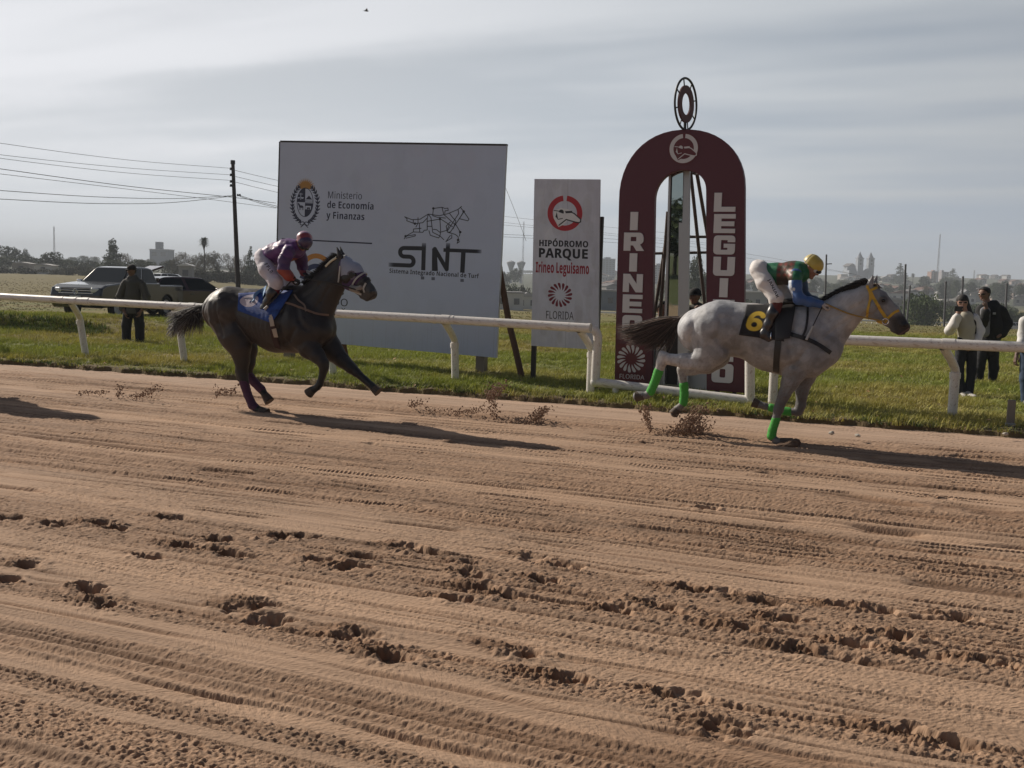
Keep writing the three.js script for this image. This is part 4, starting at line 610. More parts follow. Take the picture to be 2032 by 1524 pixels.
// point on the body under a pixel, from the camera; side -1 gives its mirror image on the far side
function onBody(B, f, x, y) { const h = B.hit(f.o, f.dir(x, y)); return h; }
function strap(B, f, pts, width, thick, mat, parent, name, lift = 0.002, mirror = false) {
  const hits = []; const cu = new THREE.CatmullRomCurve3(pts.map(([x, y]) => V(x, y, 0)), false, 'centripetal').getPoints(pts.length * 7);
  for (const c of cu) { const h = onBody(B, f, c.x, c.y); if (h) hits.push(h); }
  if (hits.length < 2) return null;
  const n = hits.map((h) => B.n(h.x, h.y, h.z)), gs = [ribbon(hits, n, width, thick, lift)];
  if (mirror) { const a = hits.map((h) => V(h.x, h.y, -h.z)); part(parent, name, [ribbon(a, a.map((h) => B.n(h.x, h.y, h.z)), width, thick, lift)], mat); }
  return part(parent, name, gs, mat);
}
function clothGrid(B, f, TL, TR, BR, BL, nu, nv, mirror) {
  const g = [], n = [];
  for (let j = 0; j <= nv; j++) { const a = [], b = []; for (let i = 0; i <= nu; i++) { const u = i / nu, v = j / nv, x = lerp(lerp(TL[0], TR[0], u), lerp(BL[0], BR[0], u), v), y = lerp(lerp(TL[1], TR[1], u), lerp(BL[1], BR[1], u), v); let h = onBody(B, f, x, y); if (!h) h = f.p(x, y, 0); if (mirror) h = V(h.x, h.y, -h.z); a.push(h); b.push(B.n(h.x, h.y, h.z, 0.02)); } g.push(a); n.push(b); }
  return [g, n];
}
const hoofMat = std(lin(0.07, 0.05, 0.038), 0.75), leather = std(lin(0.018, 0.016, 0.016), 0.5), paleStrap = std(lin(0.42, 0.36, 0.29), 0.7);
const fabricBump = dataTex(256, (u, v) => 0.5 + 0.35 * tileN(u, v, 10, 6, 4) + 0.15 * Math.sin(u * 400) * Math.sin(v * 400));
const coatBump = dataTex(256, (u, v) => 0.5 + 0.5 * tileN(u * 1, v, 60, 3, 2));

// ---- the grey horse
const fG = horseFrame(1548, 884, 0.11, -0.01);
const greyBody = new Body(0.05);
{
  const B = greyBody, c = (l, w, k) => chain(B, fG, l, w, k);
  // trunk: croup, loin, barrel, chest
  c([[1388, 656, 44], [1432, 652, 52], [1490, 656, 50], [1540, 668, 58], [1590, 672, 62], [1622, 682, 50]], 0.80, 0.10);
  c([[1376, 650, 26, 0.13], [1420, 648, 42, 0.11], [1450, 652, 34, 0.09]], 0.9, 0.09); c([[1376, 650, 26, -0.13], [1420, 648, 42, -0.11], [1450, 652, 34, -0.09]], 0.9, 0.09);
  c([[1510, 676, 36, 0.05], [1560, 688, 44, 0.06], [1600, 700, 42, 0.06]], 1, 0.08); c([[1510, 676, 36, -0.05], [1560, 688, 44, -0.06], [1600, 700, 42, -0.06]], 1, 0.08);
  c([[1470, 668, 26], [1520, 690, 38], [1562, 702, 40]], 0.85, 0.10);                 // belly
  c([[1540, 622, 12], [1580, 620, 16], [1625, 628, 24]], 0.7, 0.08);                 // withers
  c([[1610, 708, 38, 0.08], [1640, 698, 24, 0.07]], 0.9, 0.07); c([[1610, 708, 38, -0.08], [1640, 698, 24, -0.07]], 0.9, 0.07);  // points of the shoulder
  c([[1600, 690, 30, 0.12], [1590, 650, 24, 0.10], [1585, 625, 12, 0.05]], 0.7, 0.06); c([[1600, 690, 30, -0.12], [1590, 650, 24, -0.10]], 0.7, 0.06);
  // neck and head
  c([[1612, 660, 52], [1645, 640, 43], [1680, 612, 33], [1712, 592, 25]], 0.56, 0.07);
  c([[1640, 672, 30], [1672, 640, 22], [1706, 612, 15]], 0.55, 0.05);
  c([[1722, 585, 22], [1742, 598, 20], [1768, 623, 13.5], [1786, 641, 11], [1795, 649, 11]], 0.60, 0.025); c([[1730, 574, 8], [1752, 586, 7.5], [1778, 614, 6], [1793, 634, 5]], 0.9, 0.012);
  c([[1720, 600, 20], [1738, 618, 16], [1760, 636, 10], [1780, 653, 8]], 0.60, 0.03);        // jaw
  c([[1726, 612, 11, 0.055], [1734, 606, 10, 0.06]], 0.6, 0.02); c([[1726, 612, 11, -0.055], [1734, 606, 10, -0.06]], 0.6, 0.02);   // cheeks
  c([[1749, 590, 4.2, 0.062], [1753, 593, 4, 0.064]], 0.8, 0.012); c([[1749, 590, 4.2, -0.062], [1753, 593, 4, -0.064]], 0.8, 0.012);  // brow
  c([[1793, 645, 5, 0.035], [1799, 644, 4.5, 0.03]], 1, 0.012); c([[1793, 645, 5, -0.035], [1799, 644, 4.5, -0.03]], 1, 0.012);   // nostrils
  c([[1772, 654, 6], [1784, 660, 5], [1792, 660, 4.5]], 0.8, 0.012);                      // lower lip
  for (const l of [0.035, -0.035]) { const x = l > 0 ? 0 : 8; c([[1724 + x, 578, 6, l], [1727 + x, 563, 6.4, l * 1.25], [1733 + x, 545, 1.6, l * 1.3]], 0.6, 0.008); }
  // near hind leg, flung back
  c([[1412, 672, 44, 0.11], [1412, 694, 33, 0.13], [1398, 714, 22, 0.14], [1360, 717, 14, 0.14], [1322, 712, 11, 0.13]], 0.75, 0.05);
  c([[1318, 708, 10.5, 0.13], [1312, 722, 9.5, 0.13], [1306, 740, 8, 0.13], [1298, 762, 6.8, 0.13], [1290, 778, 7.2, 0.13], [1284, 784, 7.8, 0.13]], 1, 0.015); c([[1312, 700, 5, 0.13], [1308, 716, 5, 0.13]], 1, 0.015);
  c([[1284, 784, 6.5, 0.13], [1274, 785, 8, 0.13], [1265, 786, 9.5, 0.13]], 1, 0.012);
  // far hind leg
  c([[1420, 680, 40, -0.10], [1420, 704, 27, -0.12], [1404, 722, 18, -0.13], [1375, 731, 12, -0.13], [1354, 735, 10.5, -0.13]], 0.75, 0.05);
  c([[1352, 733, 9.5, -0.13], [1355, 752, 8.2, -0.13], [1358, 780, 6.8, -0.13], [1356, 800, 6.8, -0.13], [1350, 807, 7, -0.13]], 1, 0.015);
  c([[1350, 807, 6.2, -0.13], [1343, 812, 7.5, -0.13], [1339, 819, 9, -0.13]], 1, 0.012);
  // near fore leg, standing
  c([[1590, 700, 36, 0.12], [1578, 734, 25, 0.14], [1568, 758, 17, 0.14], [1556, 784, 11.5, 0.14], [1548, 802, 9.4, 0.14], [1545, 812, 9.2, 0.14], [1540, 830, 7.0, 0.14], [1533, 853, 6.6, 0.14], [1530, 866, 7.8, 0.14]], [0.65, 0.8, 0.9, 1, 1, 1, 1, 1], 0.025);
  c([[1530, 866, 7, 0.14], [1541, 875, 7, 0.14], [1552, 878, 8, 0.14]], 1, 0.012);
  // far fore leg, folded
  c([[1604, 706, 32, -0.12], [1598, 742, 22, -0.13], [1592, 775, 12.5, -0.13], [1589, 805, 9.5, -0.13], [1584, 817, 9, -0.13]], [0.7, 0.85, 1, 1], 0.025);
  c([[1584, 817, 8.6, -0.13], [1560, 817, 6.6, -0.13], [1532, 810, 6.2, -0.13], [1518, 806, 7.2, -0.13]], 1, 0.012);
  c([[1518, 806, 6.4, -0.13], [1508, 803, 7, -0.13], [1500, 800, 8, -0.13]], 1, 0.012);
}
// ---- the dark horse
const fD = horseFrame(508, 818, 0.11, -0.01);
const darkBody = new Body(0.05);
{
  const B = darkBody, c = (l, w, k) => chain(B, fD, l, w, k);
  c([[436, 618, 36], [462, 618, 44], [508, 625, 48], [552, 636, 56], [596, 636, 58], [618, 642, 48]], 0.84, 0.10);
  c([[426, 616, 24, 0.14], [452, 612, 38, 0.12], [480, 614, 34, 0.09]], 0.9, 0.09); c([[426, 616, 24, -0.14], [452, 612, 38, -0.12], [480, 614, 34, -0.09]], 0.9, 0.09);
  c([[520, 632, 40, 0.06], [566, 642, 44, 0.07], [604, 650, 40, 0.08]], 1, 0.08); c([[520, 632, 40, -0.06], [566, 642, 44, -0.07], [604, 650, 40, -0.08]], 1, 0.08);
  c([[500, 640, 28], [548, 656, 36], [582, 660, 36]], 0.9, 0.10);
  c([[556, 590, 12], [588, 586, 15], [612, 590, 22]], 0.7, 0.08);
  c([[612, 662, 36, 0.09], [634, 656, 24, 0.09]], 0.9, 0.07); c([[618, 660, 36, -0.09], [642, 654, 25, -0.09]], 0.9, 0.07);
  c([[606, 655, 28, 0.14], [596, 620, 22, 0.12], [590, 596, 12, 0.06]], 0.7, 0.06); c([[606, 655, 28, -0.14], [598, 618, 22, -0.12]], 0.7, 0.06);
  c([[604, 624, 46], [628, 600, 39], [652, 566, 32], [672, 540, 25]], 0.60, 0.07); c([[628, 632, 28], [646, 600, 22], [664, 566, 17]], 0.6, 0.05);
  c([[682, 530, 22], [700, 542, 21], [718, 562, 16], [733, 577, 12.5], [738, 583, 11.5]], 0.66, 0.03); c([[682, 546, 18], [694, 560, 14], [711, 574, 9.5], [726, 587, 8]], 0.64, 0.03);
  c([[686, 552, 10, 0.055], [692, 550, 9, 0.06]], 0.6, 0.02); c([[686, 552, 10, -0.055], [692, 550, 9, -0.06]], 0.6, 0.02);
  c([[737, 580, 5, 0.035], [742, 579, 4.4, 0.03]], 1, 0.012); c([[737, 580, 5, -0.035], [742, 579, 4.4, -0.03]], 1, 0.012); c([[718, 588, 5.6], [728, 593, 5], [735, 592, 4.4]], 0.8, 0.012);
  for (const l of [0.045, -0.045]) { c([[680 + (l > 0 ? -1 : 2), 520, 6, l], [675 + (l > 0 ? -1 : 4), 506, 6, l * 1.2], [669 + (l > 0 ? -1 : 6), 490, 1.5, l * 1.25]], 0.6, 0.008); }
  // near hind leg, on the ground
  c([[454, 636, 40, 0.12], [466, 668, 31, 0.15], [476, 690, 23, 0.15], [480, 714, 15.5, 0.14], [480, 736, 11.5, 0.13], [482, 746, 10.5, 0.13]], 0.75, 0.05); c([[471, 735, 5, 0.13], [476, 752, 6, 0.13]], 1, 0.015);
  c([[482, 746, 10, 0.13], [487, 768, 7.6, 0.13], [495, 792, 7, 0.13], [501, 805, 7.6, 0.13]], 1, 0.015); c([[501, 805, 6.8, 0.13], [512, 812, 6.8, 0.13], [520, 816, 7.4, 0.13]], 1, 0.012);
  // far hind leg, lifted
  c([[464, 640, 38, -0.12], [482, 672, 29, -0.14], [491, 694, 20, -0.14], [493, 718, 13.5, -0.13], [490, 742, 10.5, -0.13]], 0.75, 0.05);
  c([[490, 742, 10, -0.13], [502, 755, 7.6, -0.13], [516, 770, 7.2, -0.13], [521, 776, 7.6, -0.13]], 1, 0.015); c([[521, 776, 6.6, -0.13], [526, 784, 7.2, -0.13], [530, 790, 8.4, -0.13]], 1, 0.012);
  // near fore leg, folded
  c([[600, 662, 34, 0.13], [614, 690, 23, 0.15], [630, 706, 15.5, 0.15], [641, 720, 11, 0.15], [643, 730, 9.6, 0.15]], [0.7, 0.85, 1, 1], 0.025); c([[643, 730, 9.2, 0.15], [639, 748, 6.9, 0.15], [635, 762, 7.2, 0.15], [630, 768, 7, 0.15]], 1, 0.012); c([[630, 768, 6.4, 0.15], [622, 773, 7.2, 0.15], [616, 777, 8.4, 0.15]], 1, 0.012);
  // far fore leg, stretched forward
  c([[630, 660, 36, -0.13], [654, 690, 25, -0.14], [678, 713, 16, -0.14], [698, 731, 11, -0.14], [706, 738, 9.6, -0.14]], [0.7, 0.85, 1, 1], 0.025); c([[706, 738, 9, -0.14], [722, 752, 7, -0.14], [736, 764, 7.4, -0.14]], 1, 0.012); c([[736, 764, 6.6, -0.14], [741, 769, 7.2, -0.14], [745, 774, 8.2, -0.14]], 1, 0.012);
}

{ // muscles and folds of the grey horse
  const F = (l, r, d, z) => greyBody.furrow(l.map(([x, y]) => fG.p(x, y, 0)), r, d, z);
  F([[1590, 622], [1578, 655], [1574, 690], [1580, 722]], 0.03, 0.011); F([[1612, 640], [1622, 668], [1640, 690]], 0.028, 0.009); F([[1606, 690], [1590, 712], [1572, 722]], 0.026, 0.010); F([[1600, 650], [1598, 690]], 0.04, -0.008);
  F([[1446, 690], [1432, 668], [1440, 640]], 0.035, 0.011); F([[1386, 642], [1378, 676], [1376, 704]], 0.024, 0.010); F([[1404, 640], [1408, 680], [1400, 706]], 0.04, -0.008); F([[1420, 622], [1440, 630], [1460, 634]], 0.03, 0.006);
  for (let i = 0; i < 7; i++) F([[1470 + i * 13, 652], [1466 + i * 13, 680], [1470 + i * 12, 700]], 0.014, 0.0028, 0.1);
  F([[1650, 632], [1690, 614], [1716, 600]], 0.022, 0.008, 0.02); F([[1640, 668], [1676, 640], [1706, 616]], 0.016, 0.007, 0.02); F([[1718, 604], [1724, 626], [1736, 634]], 0.014, 0.007, 0.02); F([[1748, 604], [1766, 626]], 0.010, -0.005, 0.02); F([[1744, 612], [1762, 632]], 0.012, 0.005, 0.02); F([[1390, 716], [1340, 712]], 0.012, 0.005); F([[1576, 742], [1562, 778]], 0.012, 0.005);
}

{ // muscles and folds of the dark horse
  const F = (l, r, d, z) => darkBody.furrow(l.map(([x, y]) => fD.p(x, y, 0)), r, d, z);
  F([[596, 592], [588, 620], [586, 650], [592, 676]], 0.03, 0.012); F([[614, 612], [622, 636], [634, 652]], 0.028, 0.010); F([[616, 652], [602, 672], [588, 680]], 0.026, 0.011); F([[604, 620], [604, 652]], 0.04, -0.009);
  F([[506, 662], [492, 636], [498, 606]], 0.034, 0.012); F([[436, 600], [428, 628], [436, 660]], 0.024, 0.012); F([[448, 598], [450, 636], [462, 668]], 0.036, -0.012); F([[464, 604], [466, 640], [474, 664]], 0.02, 0.012); F([[470, 586], [486, 594], [502, 598]], 0.03, 0.007);
  for (let i = 0; i < 6; i++) F([[522 + i * 10, 624], [518 + i * 10, 646], [522 + i * 9, 664]], 0.014, 0.003, 0.1);
  F([[616, 592], [644, 566], [664, 546]], 0.022, 0.009, 0.02); F([[630, 628], [648, 598], [664, 570]], 0.016, 0.008, 0.02); F([[700, 560], [718, 578]], 0.012, 0.006, 0.02); F([[478, 700], [480, 730]], 0.012, 0.006); F([[624, 694], [638, 714]], 0.012, 0.005); F([[668, 700], [694, 724]], 0.012, 0.006);
}
greyBody.lumps = 0.0035; darkBody.lumps = 0.0035;
function hoof(B, f, x0, y0, x1, y1, l, r0, r1, parent) {   // a truncated cone from coronet to sole
  const a = f.p(x0, y0, l), b = f.p(x1, y1, l), s = f.scale(x0, y0, l); return part(parent, 'hoof', [bar(a, b, r0 / s, r1 / s, 16)], hoofMat);
}
function eyes(parent, f, x, y, l, r) { for (const s of [1, -1]) { const p = f.p(x, y, l); part(parent, 'eye', [new THREE.SphereGeometry(r, 12, 10).translate(p.x, p.y, s * p.z)], std(lin(0.008, 0.006, 0.005), 0.08)); } }
// wraps on the legs: the leg's own joints, slightly thicker
function wrap(f, list, mat, parent, extra = 1.6, label) { const W = new Body(0.01); chain(W, f, list.map(([x, y, r, l]) => [x, y, r + extra, l]), 1, 0.012); const f0 = W.f.bind(W); W.f = (x, y, z, l) => f0(x, y, z, l) + 0.0016 * Math.sin(y * 190 + x * 70 + z * 60); const m = part(parent, 'leg_wrap', W.mesh(0.008), mat); if (label) m.userData.label = label; return m; }
function hairMesh(parent, name, geo) { return part(parent, name, geo, new THREE.MeshStandardMaterial({ vertexColors: true, roughness: 0.75, side: THREE.DoubleSide })); }

function buildHorse(name, label, f, B, paint) {
  const o = V(f.origin.x, 0, f.origin.z), g = thing(name, o, f.turn, label, 'horse'); f.group = g;
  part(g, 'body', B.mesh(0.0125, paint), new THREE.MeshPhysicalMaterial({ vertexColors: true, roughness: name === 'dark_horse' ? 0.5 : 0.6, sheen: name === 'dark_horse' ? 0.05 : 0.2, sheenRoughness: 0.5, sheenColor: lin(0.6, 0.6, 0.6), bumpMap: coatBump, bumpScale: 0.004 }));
  return g;
}
// distance on the horse's plane used for the coat markings and painted light, in its own metres
{
  const f = fG, P = (x, y, l) => f.p(x, y, l), muz = P(1790, 648), poll = P(1722, 570), kn = P(1548, 800).y, hockN = P(1310, 715), chestX = P(1640, 700).x;
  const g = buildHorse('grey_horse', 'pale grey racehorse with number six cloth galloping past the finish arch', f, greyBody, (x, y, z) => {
    const up = smooth(P(1430, 690).y, P(1430, 610).y, y), rumpK = smooth(P(1440, 650).x, P(1360, 650).x, x); let v = 0.235 + 0.25 * Math.max(up * 0.6, rumpK) + 0.08 * fbm(x * 4, y * 4, z * 4, 3) + 0.06 * smooth(0.05, 0.3, noise(x * 12, y * 12, z * 12)) - 0.09 * smooth(0.05, 0.32, noise(x * 26, y * 26, z * 26 + 5)) * rumpK - 0.05 * smooth(0.0, 0.3, noise(x * 7, y * 7, z * 7 + 3));  // rump and upper back paler: sunlit side painted into the coat
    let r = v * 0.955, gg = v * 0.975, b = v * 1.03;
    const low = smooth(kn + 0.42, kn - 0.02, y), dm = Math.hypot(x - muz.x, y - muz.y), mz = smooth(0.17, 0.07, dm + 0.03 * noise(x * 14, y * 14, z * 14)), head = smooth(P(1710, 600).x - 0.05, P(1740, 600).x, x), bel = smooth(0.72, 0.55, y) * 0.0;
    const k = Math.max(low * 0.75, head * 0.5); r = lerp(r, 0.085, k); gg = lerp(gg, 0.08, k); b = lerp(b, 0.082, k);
    r = lerp(r, 0.022, mz); gg = lerp(gg, 0.02, mz); b = lerp(b, 0.021, mz); const nq = smooth(0.024, 0.012, Math.hypot(x - P(1797, 644).x, y - P(1797, 644).y)); r *= 1 - 0.8 * nq; gg *= 1 - 0.8 * nq; b *= 1 - 0.8 * nq; const ml = smooth(0.012, 0.004, Math.abs((y - P(1796, 657).y) - 0.75 * (x - P(1796, 657).x))) * smooth(P(1770, 648).x, P(1778, 650).x, x) * (y < P(1790, 648).y ? 1 : 0); r = lerp(r, 0.10, ml); gg = lerp(gg, 0.06, ml); b = lerp(b, 0.055, ml);
    const ed = Math.hypot(x - P(1753, 596).x, y - P(1753, 596).y); const e = smooth(0.06, 0.03, ed) * 0.7; r = lerp(r, 0.03, e); gg = lerp(gg, 0.028, e); b = lerp(b, 0.028, e);
    const sp = smooth(0.20, 0.30, noise(x * 60, y * 60, z * 60)) * (0.25 + 0.6 * smooth(0.95, 0.5, y)); r = lerp(r, 0.10, sp * 0.6); gg = lerp(gg, 0.07, sp * 0.6); b = lerp(b, 0.05, sp * 0.6); const warm = smooth(0.0, 0.3, fbm(x * 2.2, y * 2.2, 7, 2)) * 0.16; return [r * (1 + warm * 0.5), gg, b * (1 - warm * 0.6)];
  });
  hoof(greyBody, f, 1278, 785, 1262, 787, 0.13, 8, 10.5, g); hoof(greyBody, f, 1345, 811, 1336, 822, -0.13, 8, 10, g); hoof(greyBody, f, 1548, 877, 1572, 880, 0.14, 8.5, 11, g); hoof(greyBody, f, 1506, 803, 1494, 798, -0.13, 8, 10, g);
  const green = std(lin(0.06, 0.34, 0.05), 0.8, 0, { bumpMap: fabricBump, bumpScale: 0.004 });
  wrap(f, [[1307, 737, 8.2, 0.13], [1298, 762, 6.8, 0.13], [1291, 777, 7.4, 0.13]], green, g); wrap(f, [[1357, 764, 7.6, -0.13], [1358, 782, 6.9, -0.13], [1356, 799, 7, -0.13]], green, g);
  wrap(f, [[1540, 832, 7.1, 0.14], [1533, 853, 6.8, 0.14], [1531, 865, 7.8, 0.14]], green, g); wrap(f, [[1566, 817, 7.2, -0.13], [1546, 814, 6.5, -0.13], [1530, 809, 6.6, -0.13]], green, g);
  eyes(g, f, 1753, 596, 0.064, 0.019);
  // mane: short hair along the crest, tail streaming behind
  const crest = [[1636, 602], [1660, 588], [1690, 573], [1722, 560]].map(([x, y]) => P(x, y)), cc = new THREE.CatmullRomCurve3(crest);
  hairMesh(g, 'mane', hair(520, 21, (R) => { const t = R(), p = cc.getPoint(t), z = (R() - 0.5) * 0.05; p.y -= 0.035; const q = V((R() - 0.7) * 0.07, 0.055 + 0.04 * R(), 0.05 * (R() - 0.3)); return [V(p.x, p.y, z), V(p.x + q.x * 0.3, p.y + q.y * 0.8, z + q.z * 0.5), V(p.x + q.x - 0.04, p.y + q.y * 0.75, z + q.z + 0.02)]; }, 0.0055, 5, [[0.012, 0.012, 0.014], [0.025, 0.024, 0.026]]));
  hairMesh(g, 'forelock', hair(60, 5, (R) => { const p = P(1731 + 4 * R(), 566); return [V(p.x, p.y, (R() - 0.5) * 0.06), V(p.x + 0.02, p.y + 0.02, (R() - 0.5) * 0.08), V(p.x + 0.05 + 0.03 * R(), p.y - 0.03, (R() - 0.5) * 0.09)]; }, 0.004, 5, [[0.03, 0.03, 0.032], [0.3, 0.29, 0.27]]));
  const T = (l) => l.map(([x, y]) => P(x, y)), dock = T([[1360, 628], [1350, 634], [1338, 644], [1325, 652]]), dk = new THREE.CatmullRomCurve3(dock);
  const tipsHi = P(1232, 648), tipsLo = P(1300, 694);
  hairMesh(g, 'tail', hair(560, 9, (R) => { const a = R(), p = dk.getPoint(a), u = R(), w = R(), tx = lerp(1226, 1320, Math.pow(u, 1.7)) + 30 * (R() - 0.5) * (0.3 + u), ty = lerp(650, 694, Math.pow(u, 0.75)) + 26 * (R() - 0.5), e = P(tx, ty, (R() - 0.5) * 0.22), z0 = (R() - 0.5) * 0.06, m = p.clone().lerp(e, 0.45); m.y += 0.05 * (R() - 0.35) - 0.02 + 0.04 * (1 - u); return [V(p.x, p.y + 0.03 * (R() - 0.5), z0), V(lerp(p.x, m.x, 0.5), lerp(p.y, m.y, 0.5) + 0.01, lerp(z0, e.z * 0.5, 0.5)), V(m.x, m.y, e.z * 0.5), V(lerp(m.x, e.x, 0.6), lerp(m.y, e.y, 0.6) - 0.012, e.z * 0.8), e]; }, 0.0042, 10, [[0.018, 0.014, 0.013], [0.035, 0.024, 0.02], [0.06, 0.04, 0.032], [0.12, 0.085, 0.068]]));
  part(g, 'tail_dock', [tube([P(1368, 626), ...dock], 0.032, 16, 10)], std(lin(0.05, 0.045, 0.045), 0.8));
  // saddle cloth with its number
  const num = (() => { const [c, x] = canvas(512, 512); x.fillStyle = '#16151a'; x.fillRect(0, 0, 512, 512); x.strokeStyle = '#2b2a31'; x.lineWidth = 10; x.strokeRect(6, 6, 500, 500); const ring = (w, col) => { x.strokeStyle = col; x.lineWidth = w; x.lineCap = 'round'; x.beginPath(); x.ellipse(150, 318, 66, 72, 0, 0, 7); x.stroke(); x.beginPath(); x.moveTo(86, 300); x.bezierCurveTo(84, 190, 120, 130, 190, 140); x.bezierCurveTo(215, 145, 228, 160, 236, 180); x.stroke(); }; ring(78, '#6d5a1c'); ring(60, '#d8b63c'); return canvasTex(c); })();
  const cm = new THREE.MeshStandardMaterial({ map: num, roughness: 0.8, bumpMap: fabricBump, bumpScale: 0.004 }), cg = clothGrid(greyBody, f, [1482, 607], [1562, 607], [1556, 678], [1466, 664], 22, 16, false), cg2 = clothGrid(greyBody, f, [1482, 607], [1562, 607], [1556, 678], [1466, 664], 22, 16, true);
  part(g, 'saddle_cloth', [drape(cg[0], cg[1], 0.006, 0.012)], cm); part(g, 'saddle_cloth', [drape(cg2[0], cg2[1], 0.006, 0.012, true)], cm);
  // saddle: a small racing saddle over the withers, flaps both sides
  const S = new Body(0.02); S.chain([P(1520, 612), P(1545, 603), P(1580, 598)], [0.05, 0.045, 0.04], 2.2, 0.03); part(g, 'saddle', S.mesh(0.01), leather);
  const fl = clothGrid(greyBody, f, [1538, 612], [1580, 606], [1566, 672], [1540, 676], 8, 10, false), fl2 = clothGrid(greyBody, f, [1538, 612], [1580, 606], [1566, 672], [1540, 676], 8, 10, true); part(g, 'saddle_flap', [drape(fl[0], fl[1], 0.02, 0.008)], leather); part(g, 'saddle_flap', [drape(fl2[0], fl2[1], 0.02, 0.008, true)], leather);
  const st = (n, pts, w, m = leather, lift = 0.003, mir = true) => strap(greyBody, f, pts, w, 0.006, m, g, n, lift, mir);
  st('girth', [[1545, 670], [1543, 690], [1541, 715], [1540, 738]], 0.062); st('breastplate', [[1556, 660], [1585, 668], [1610, 677], [1630, 688], [1648, 700]], 0.042); st('shoulder_strap', [[1603, 606], [1602, 630], [1598, 655], [1592, 669]], 0.022);
  st('pommel_strap', [[1572, 606], [1604, 606], [1632, 604]], 0.04);
  const gold = std(lin(0.55, 0.33, 0.03), 0.6), br = (n, pts, w) => strap(greyBody, f, pts, w, 0.006, gold, g, n, 0.003, true);
  br('cheek_strap', [[1727, 579], [1738, 600], [1752, 622], [1759, 634]], 0.030); br('throat_strap', [[1725, 575], [1727, 592], [1723, 612], [1720, 632]], 0.024); br('nose_band', [[1756, 640], [1765, 628], [1775, 620], [1783, 616]], 0.024); br('brow_band', [[1725, 577], [1733, 574], [1740, 571]], 0.024); br('chin_strap', [[1722, 632], [1738, 637], [1752, 640]], 0.026); br('head_piece', [[1725, 578], [1722, 570], [1722, 566]], 0.024);
  const bit = P(1757, 638, 0.075); part(g, 'bit_ring', [new THREE.TorusGeometry(0.028, 0.006, 8, 20).translate(bit.x, bit.y, bit.z)], M.chrome);
  for (const s of [1, -1]) { const h = P(1638, 603, 0.13 * s), b = P(1757, 638, 0.075 * s), m = P(1690, 624, 0.13 * s), r = part(g, 'rein', [tube([h, m, b], 0.009, 30, 6)], std(lin(0.30, 0.19, 0.05), 0.6)); }
}
{
  const f = fD, P = (x, y, l) => f.p(x, y, l), muz = P(735, 584), kn = P(640, 722).y;
  const g = buildHorse('dark_horse', 'dark steel grey racehorse with blue saddle cloth galloping second', f, darkBody, (x, y, z) => {
    const rump = smooth(P(520, 600).x, P(430, 600).x, x), n1 = fbm(x * 6, y * 6, z * 6, 3), dap = smooth(0.0, 0.35, noise(x * 13, y * 13, z * 13));
    let r = 0.020 + 0.008 * n1 + rump * (0.016 + 0.05 * dap * smooth(-0.2, 0.2, n1)), gg = 0.016 + 0.007 * n1 + rump * (0.012 + 0.044 * dap * smooth(-0.2, 0.2, n1)), b = 0.0155 + 0.007 * n1 + rump * (0.010 + 0.042 * dap * smooth(-0.2, 0.2, n1));
    const brown = smooth(0.95, 0.65, y) * smooth(0.5, 0.75, y) * smooth(P(610, 650).x, P(500, 650).x, x); r = lerp(r, 0.036, brown * 0.6); gg = lerp(gg, 0.022, brown * 0.6); b = lerp(b, 0.017, brown * 0.6);
    const low = smooth(kn + 0.12, kn - 0.1, y); r = lerp(r, 0.011, low); gg = lerp(gg, 0.010, low); b = lerp(b, 0.010, low);
    const mz = smooth(0.24, 0.12, Math.hypot(x - muz.x, y - muz.y)); r = lerp(r, 0.05, mz); gg = lerp(gg, 0.05, mz); b = lerp(b, 0.051, mz); const nq = smooth(0.026, 0.014, Math.hypot(x - P(740, 579).x, y - P(740, 579).y)); r *= 1 - 0.8 * nq; gg *= 1 - 0.8 * nq; b *= 1 - 0.8 * nq; const ml = smooth(0.012, 0.004, Math.abs((y - P(738, 591).y) - 0.7 * (x - P(738, 591).x))) * (x > P(722, 580).x && y < P(733, 583).y ? 1 : 0); r *= 1 - 0.75 * ml; gg *= 1 - 0.75 * ml; b *= 1 - 0.75 * ml; return [r, gg, b];
  });
  hoof(darkBody, f, 516, 814, 530, 820, 0.13, 8, 10, g); hoof(darkBody, f, 526, 784, 535, 797, -0.13, 8, 10.5, g); hoof(darkBody, f, 621, 773, 612, 781, 0.15, 8, 10.5, g); hoof(darkBody, f, 742, 770, 751, 778, -0.14, 8, 10, g);
  const plum = std(lin(0.075, 0.022, 0.06), 0.75, 0, { bumpMap: fabricBump, bumpScale: 0.004 });
  wrap(f, [[484, 758, 8.4, 0.13], [492, 784, 7, 0.13], [501, 804, 7.6, 0.13], [508, 809, 6.6, 0.13]], plum, g, 1.2); wrap(f, [[494, 746, 8.6, -0.13], [506, 760, 7.3, -0.13], [519, 773, 7.4, -0.13]], plum, g, 1.2);
  eyes(g, f, 705, 545, 0.068, 0.02);
  const crest = [[606, 566], [630, 546], [652, 524], [672, 508]].map(([x, y]) => P(x, y)), cc = new THREE.CatmullRomCurve3(crest);
  hairMesh(g, 'mane', hair(420, 23, (R) => { const t = R(), p = cc.getPoint(t); p.y -= 0.04; const z = (R() - 0.5) * 0.05; return [V(p.x, p.y, z), V(p.x - 0.01, p.y + 0.055, z + 0.02), V(p.x - 0.05 - 0.03 * R(), p.y + 0.055 + 0.03 * R(), z + 0.04 * (R() - 0.3))]; }, 0.005, 5, [[0.010, 0.009, 0.010], [0.02, 0.018, 0.018]]));
  const dock = [[410, 606], [398, 612], [388, 622], [380, 632]].map(([x, y]) => P(x, y)), dk = new THREE.CatmullRomCurve3(dock);
  part(g, 'tail_dock', [tube([P(420, 602), ...dock], 0.034, 16, 10)], std(lin(0.02, 0.018, 0.018), 0.8));
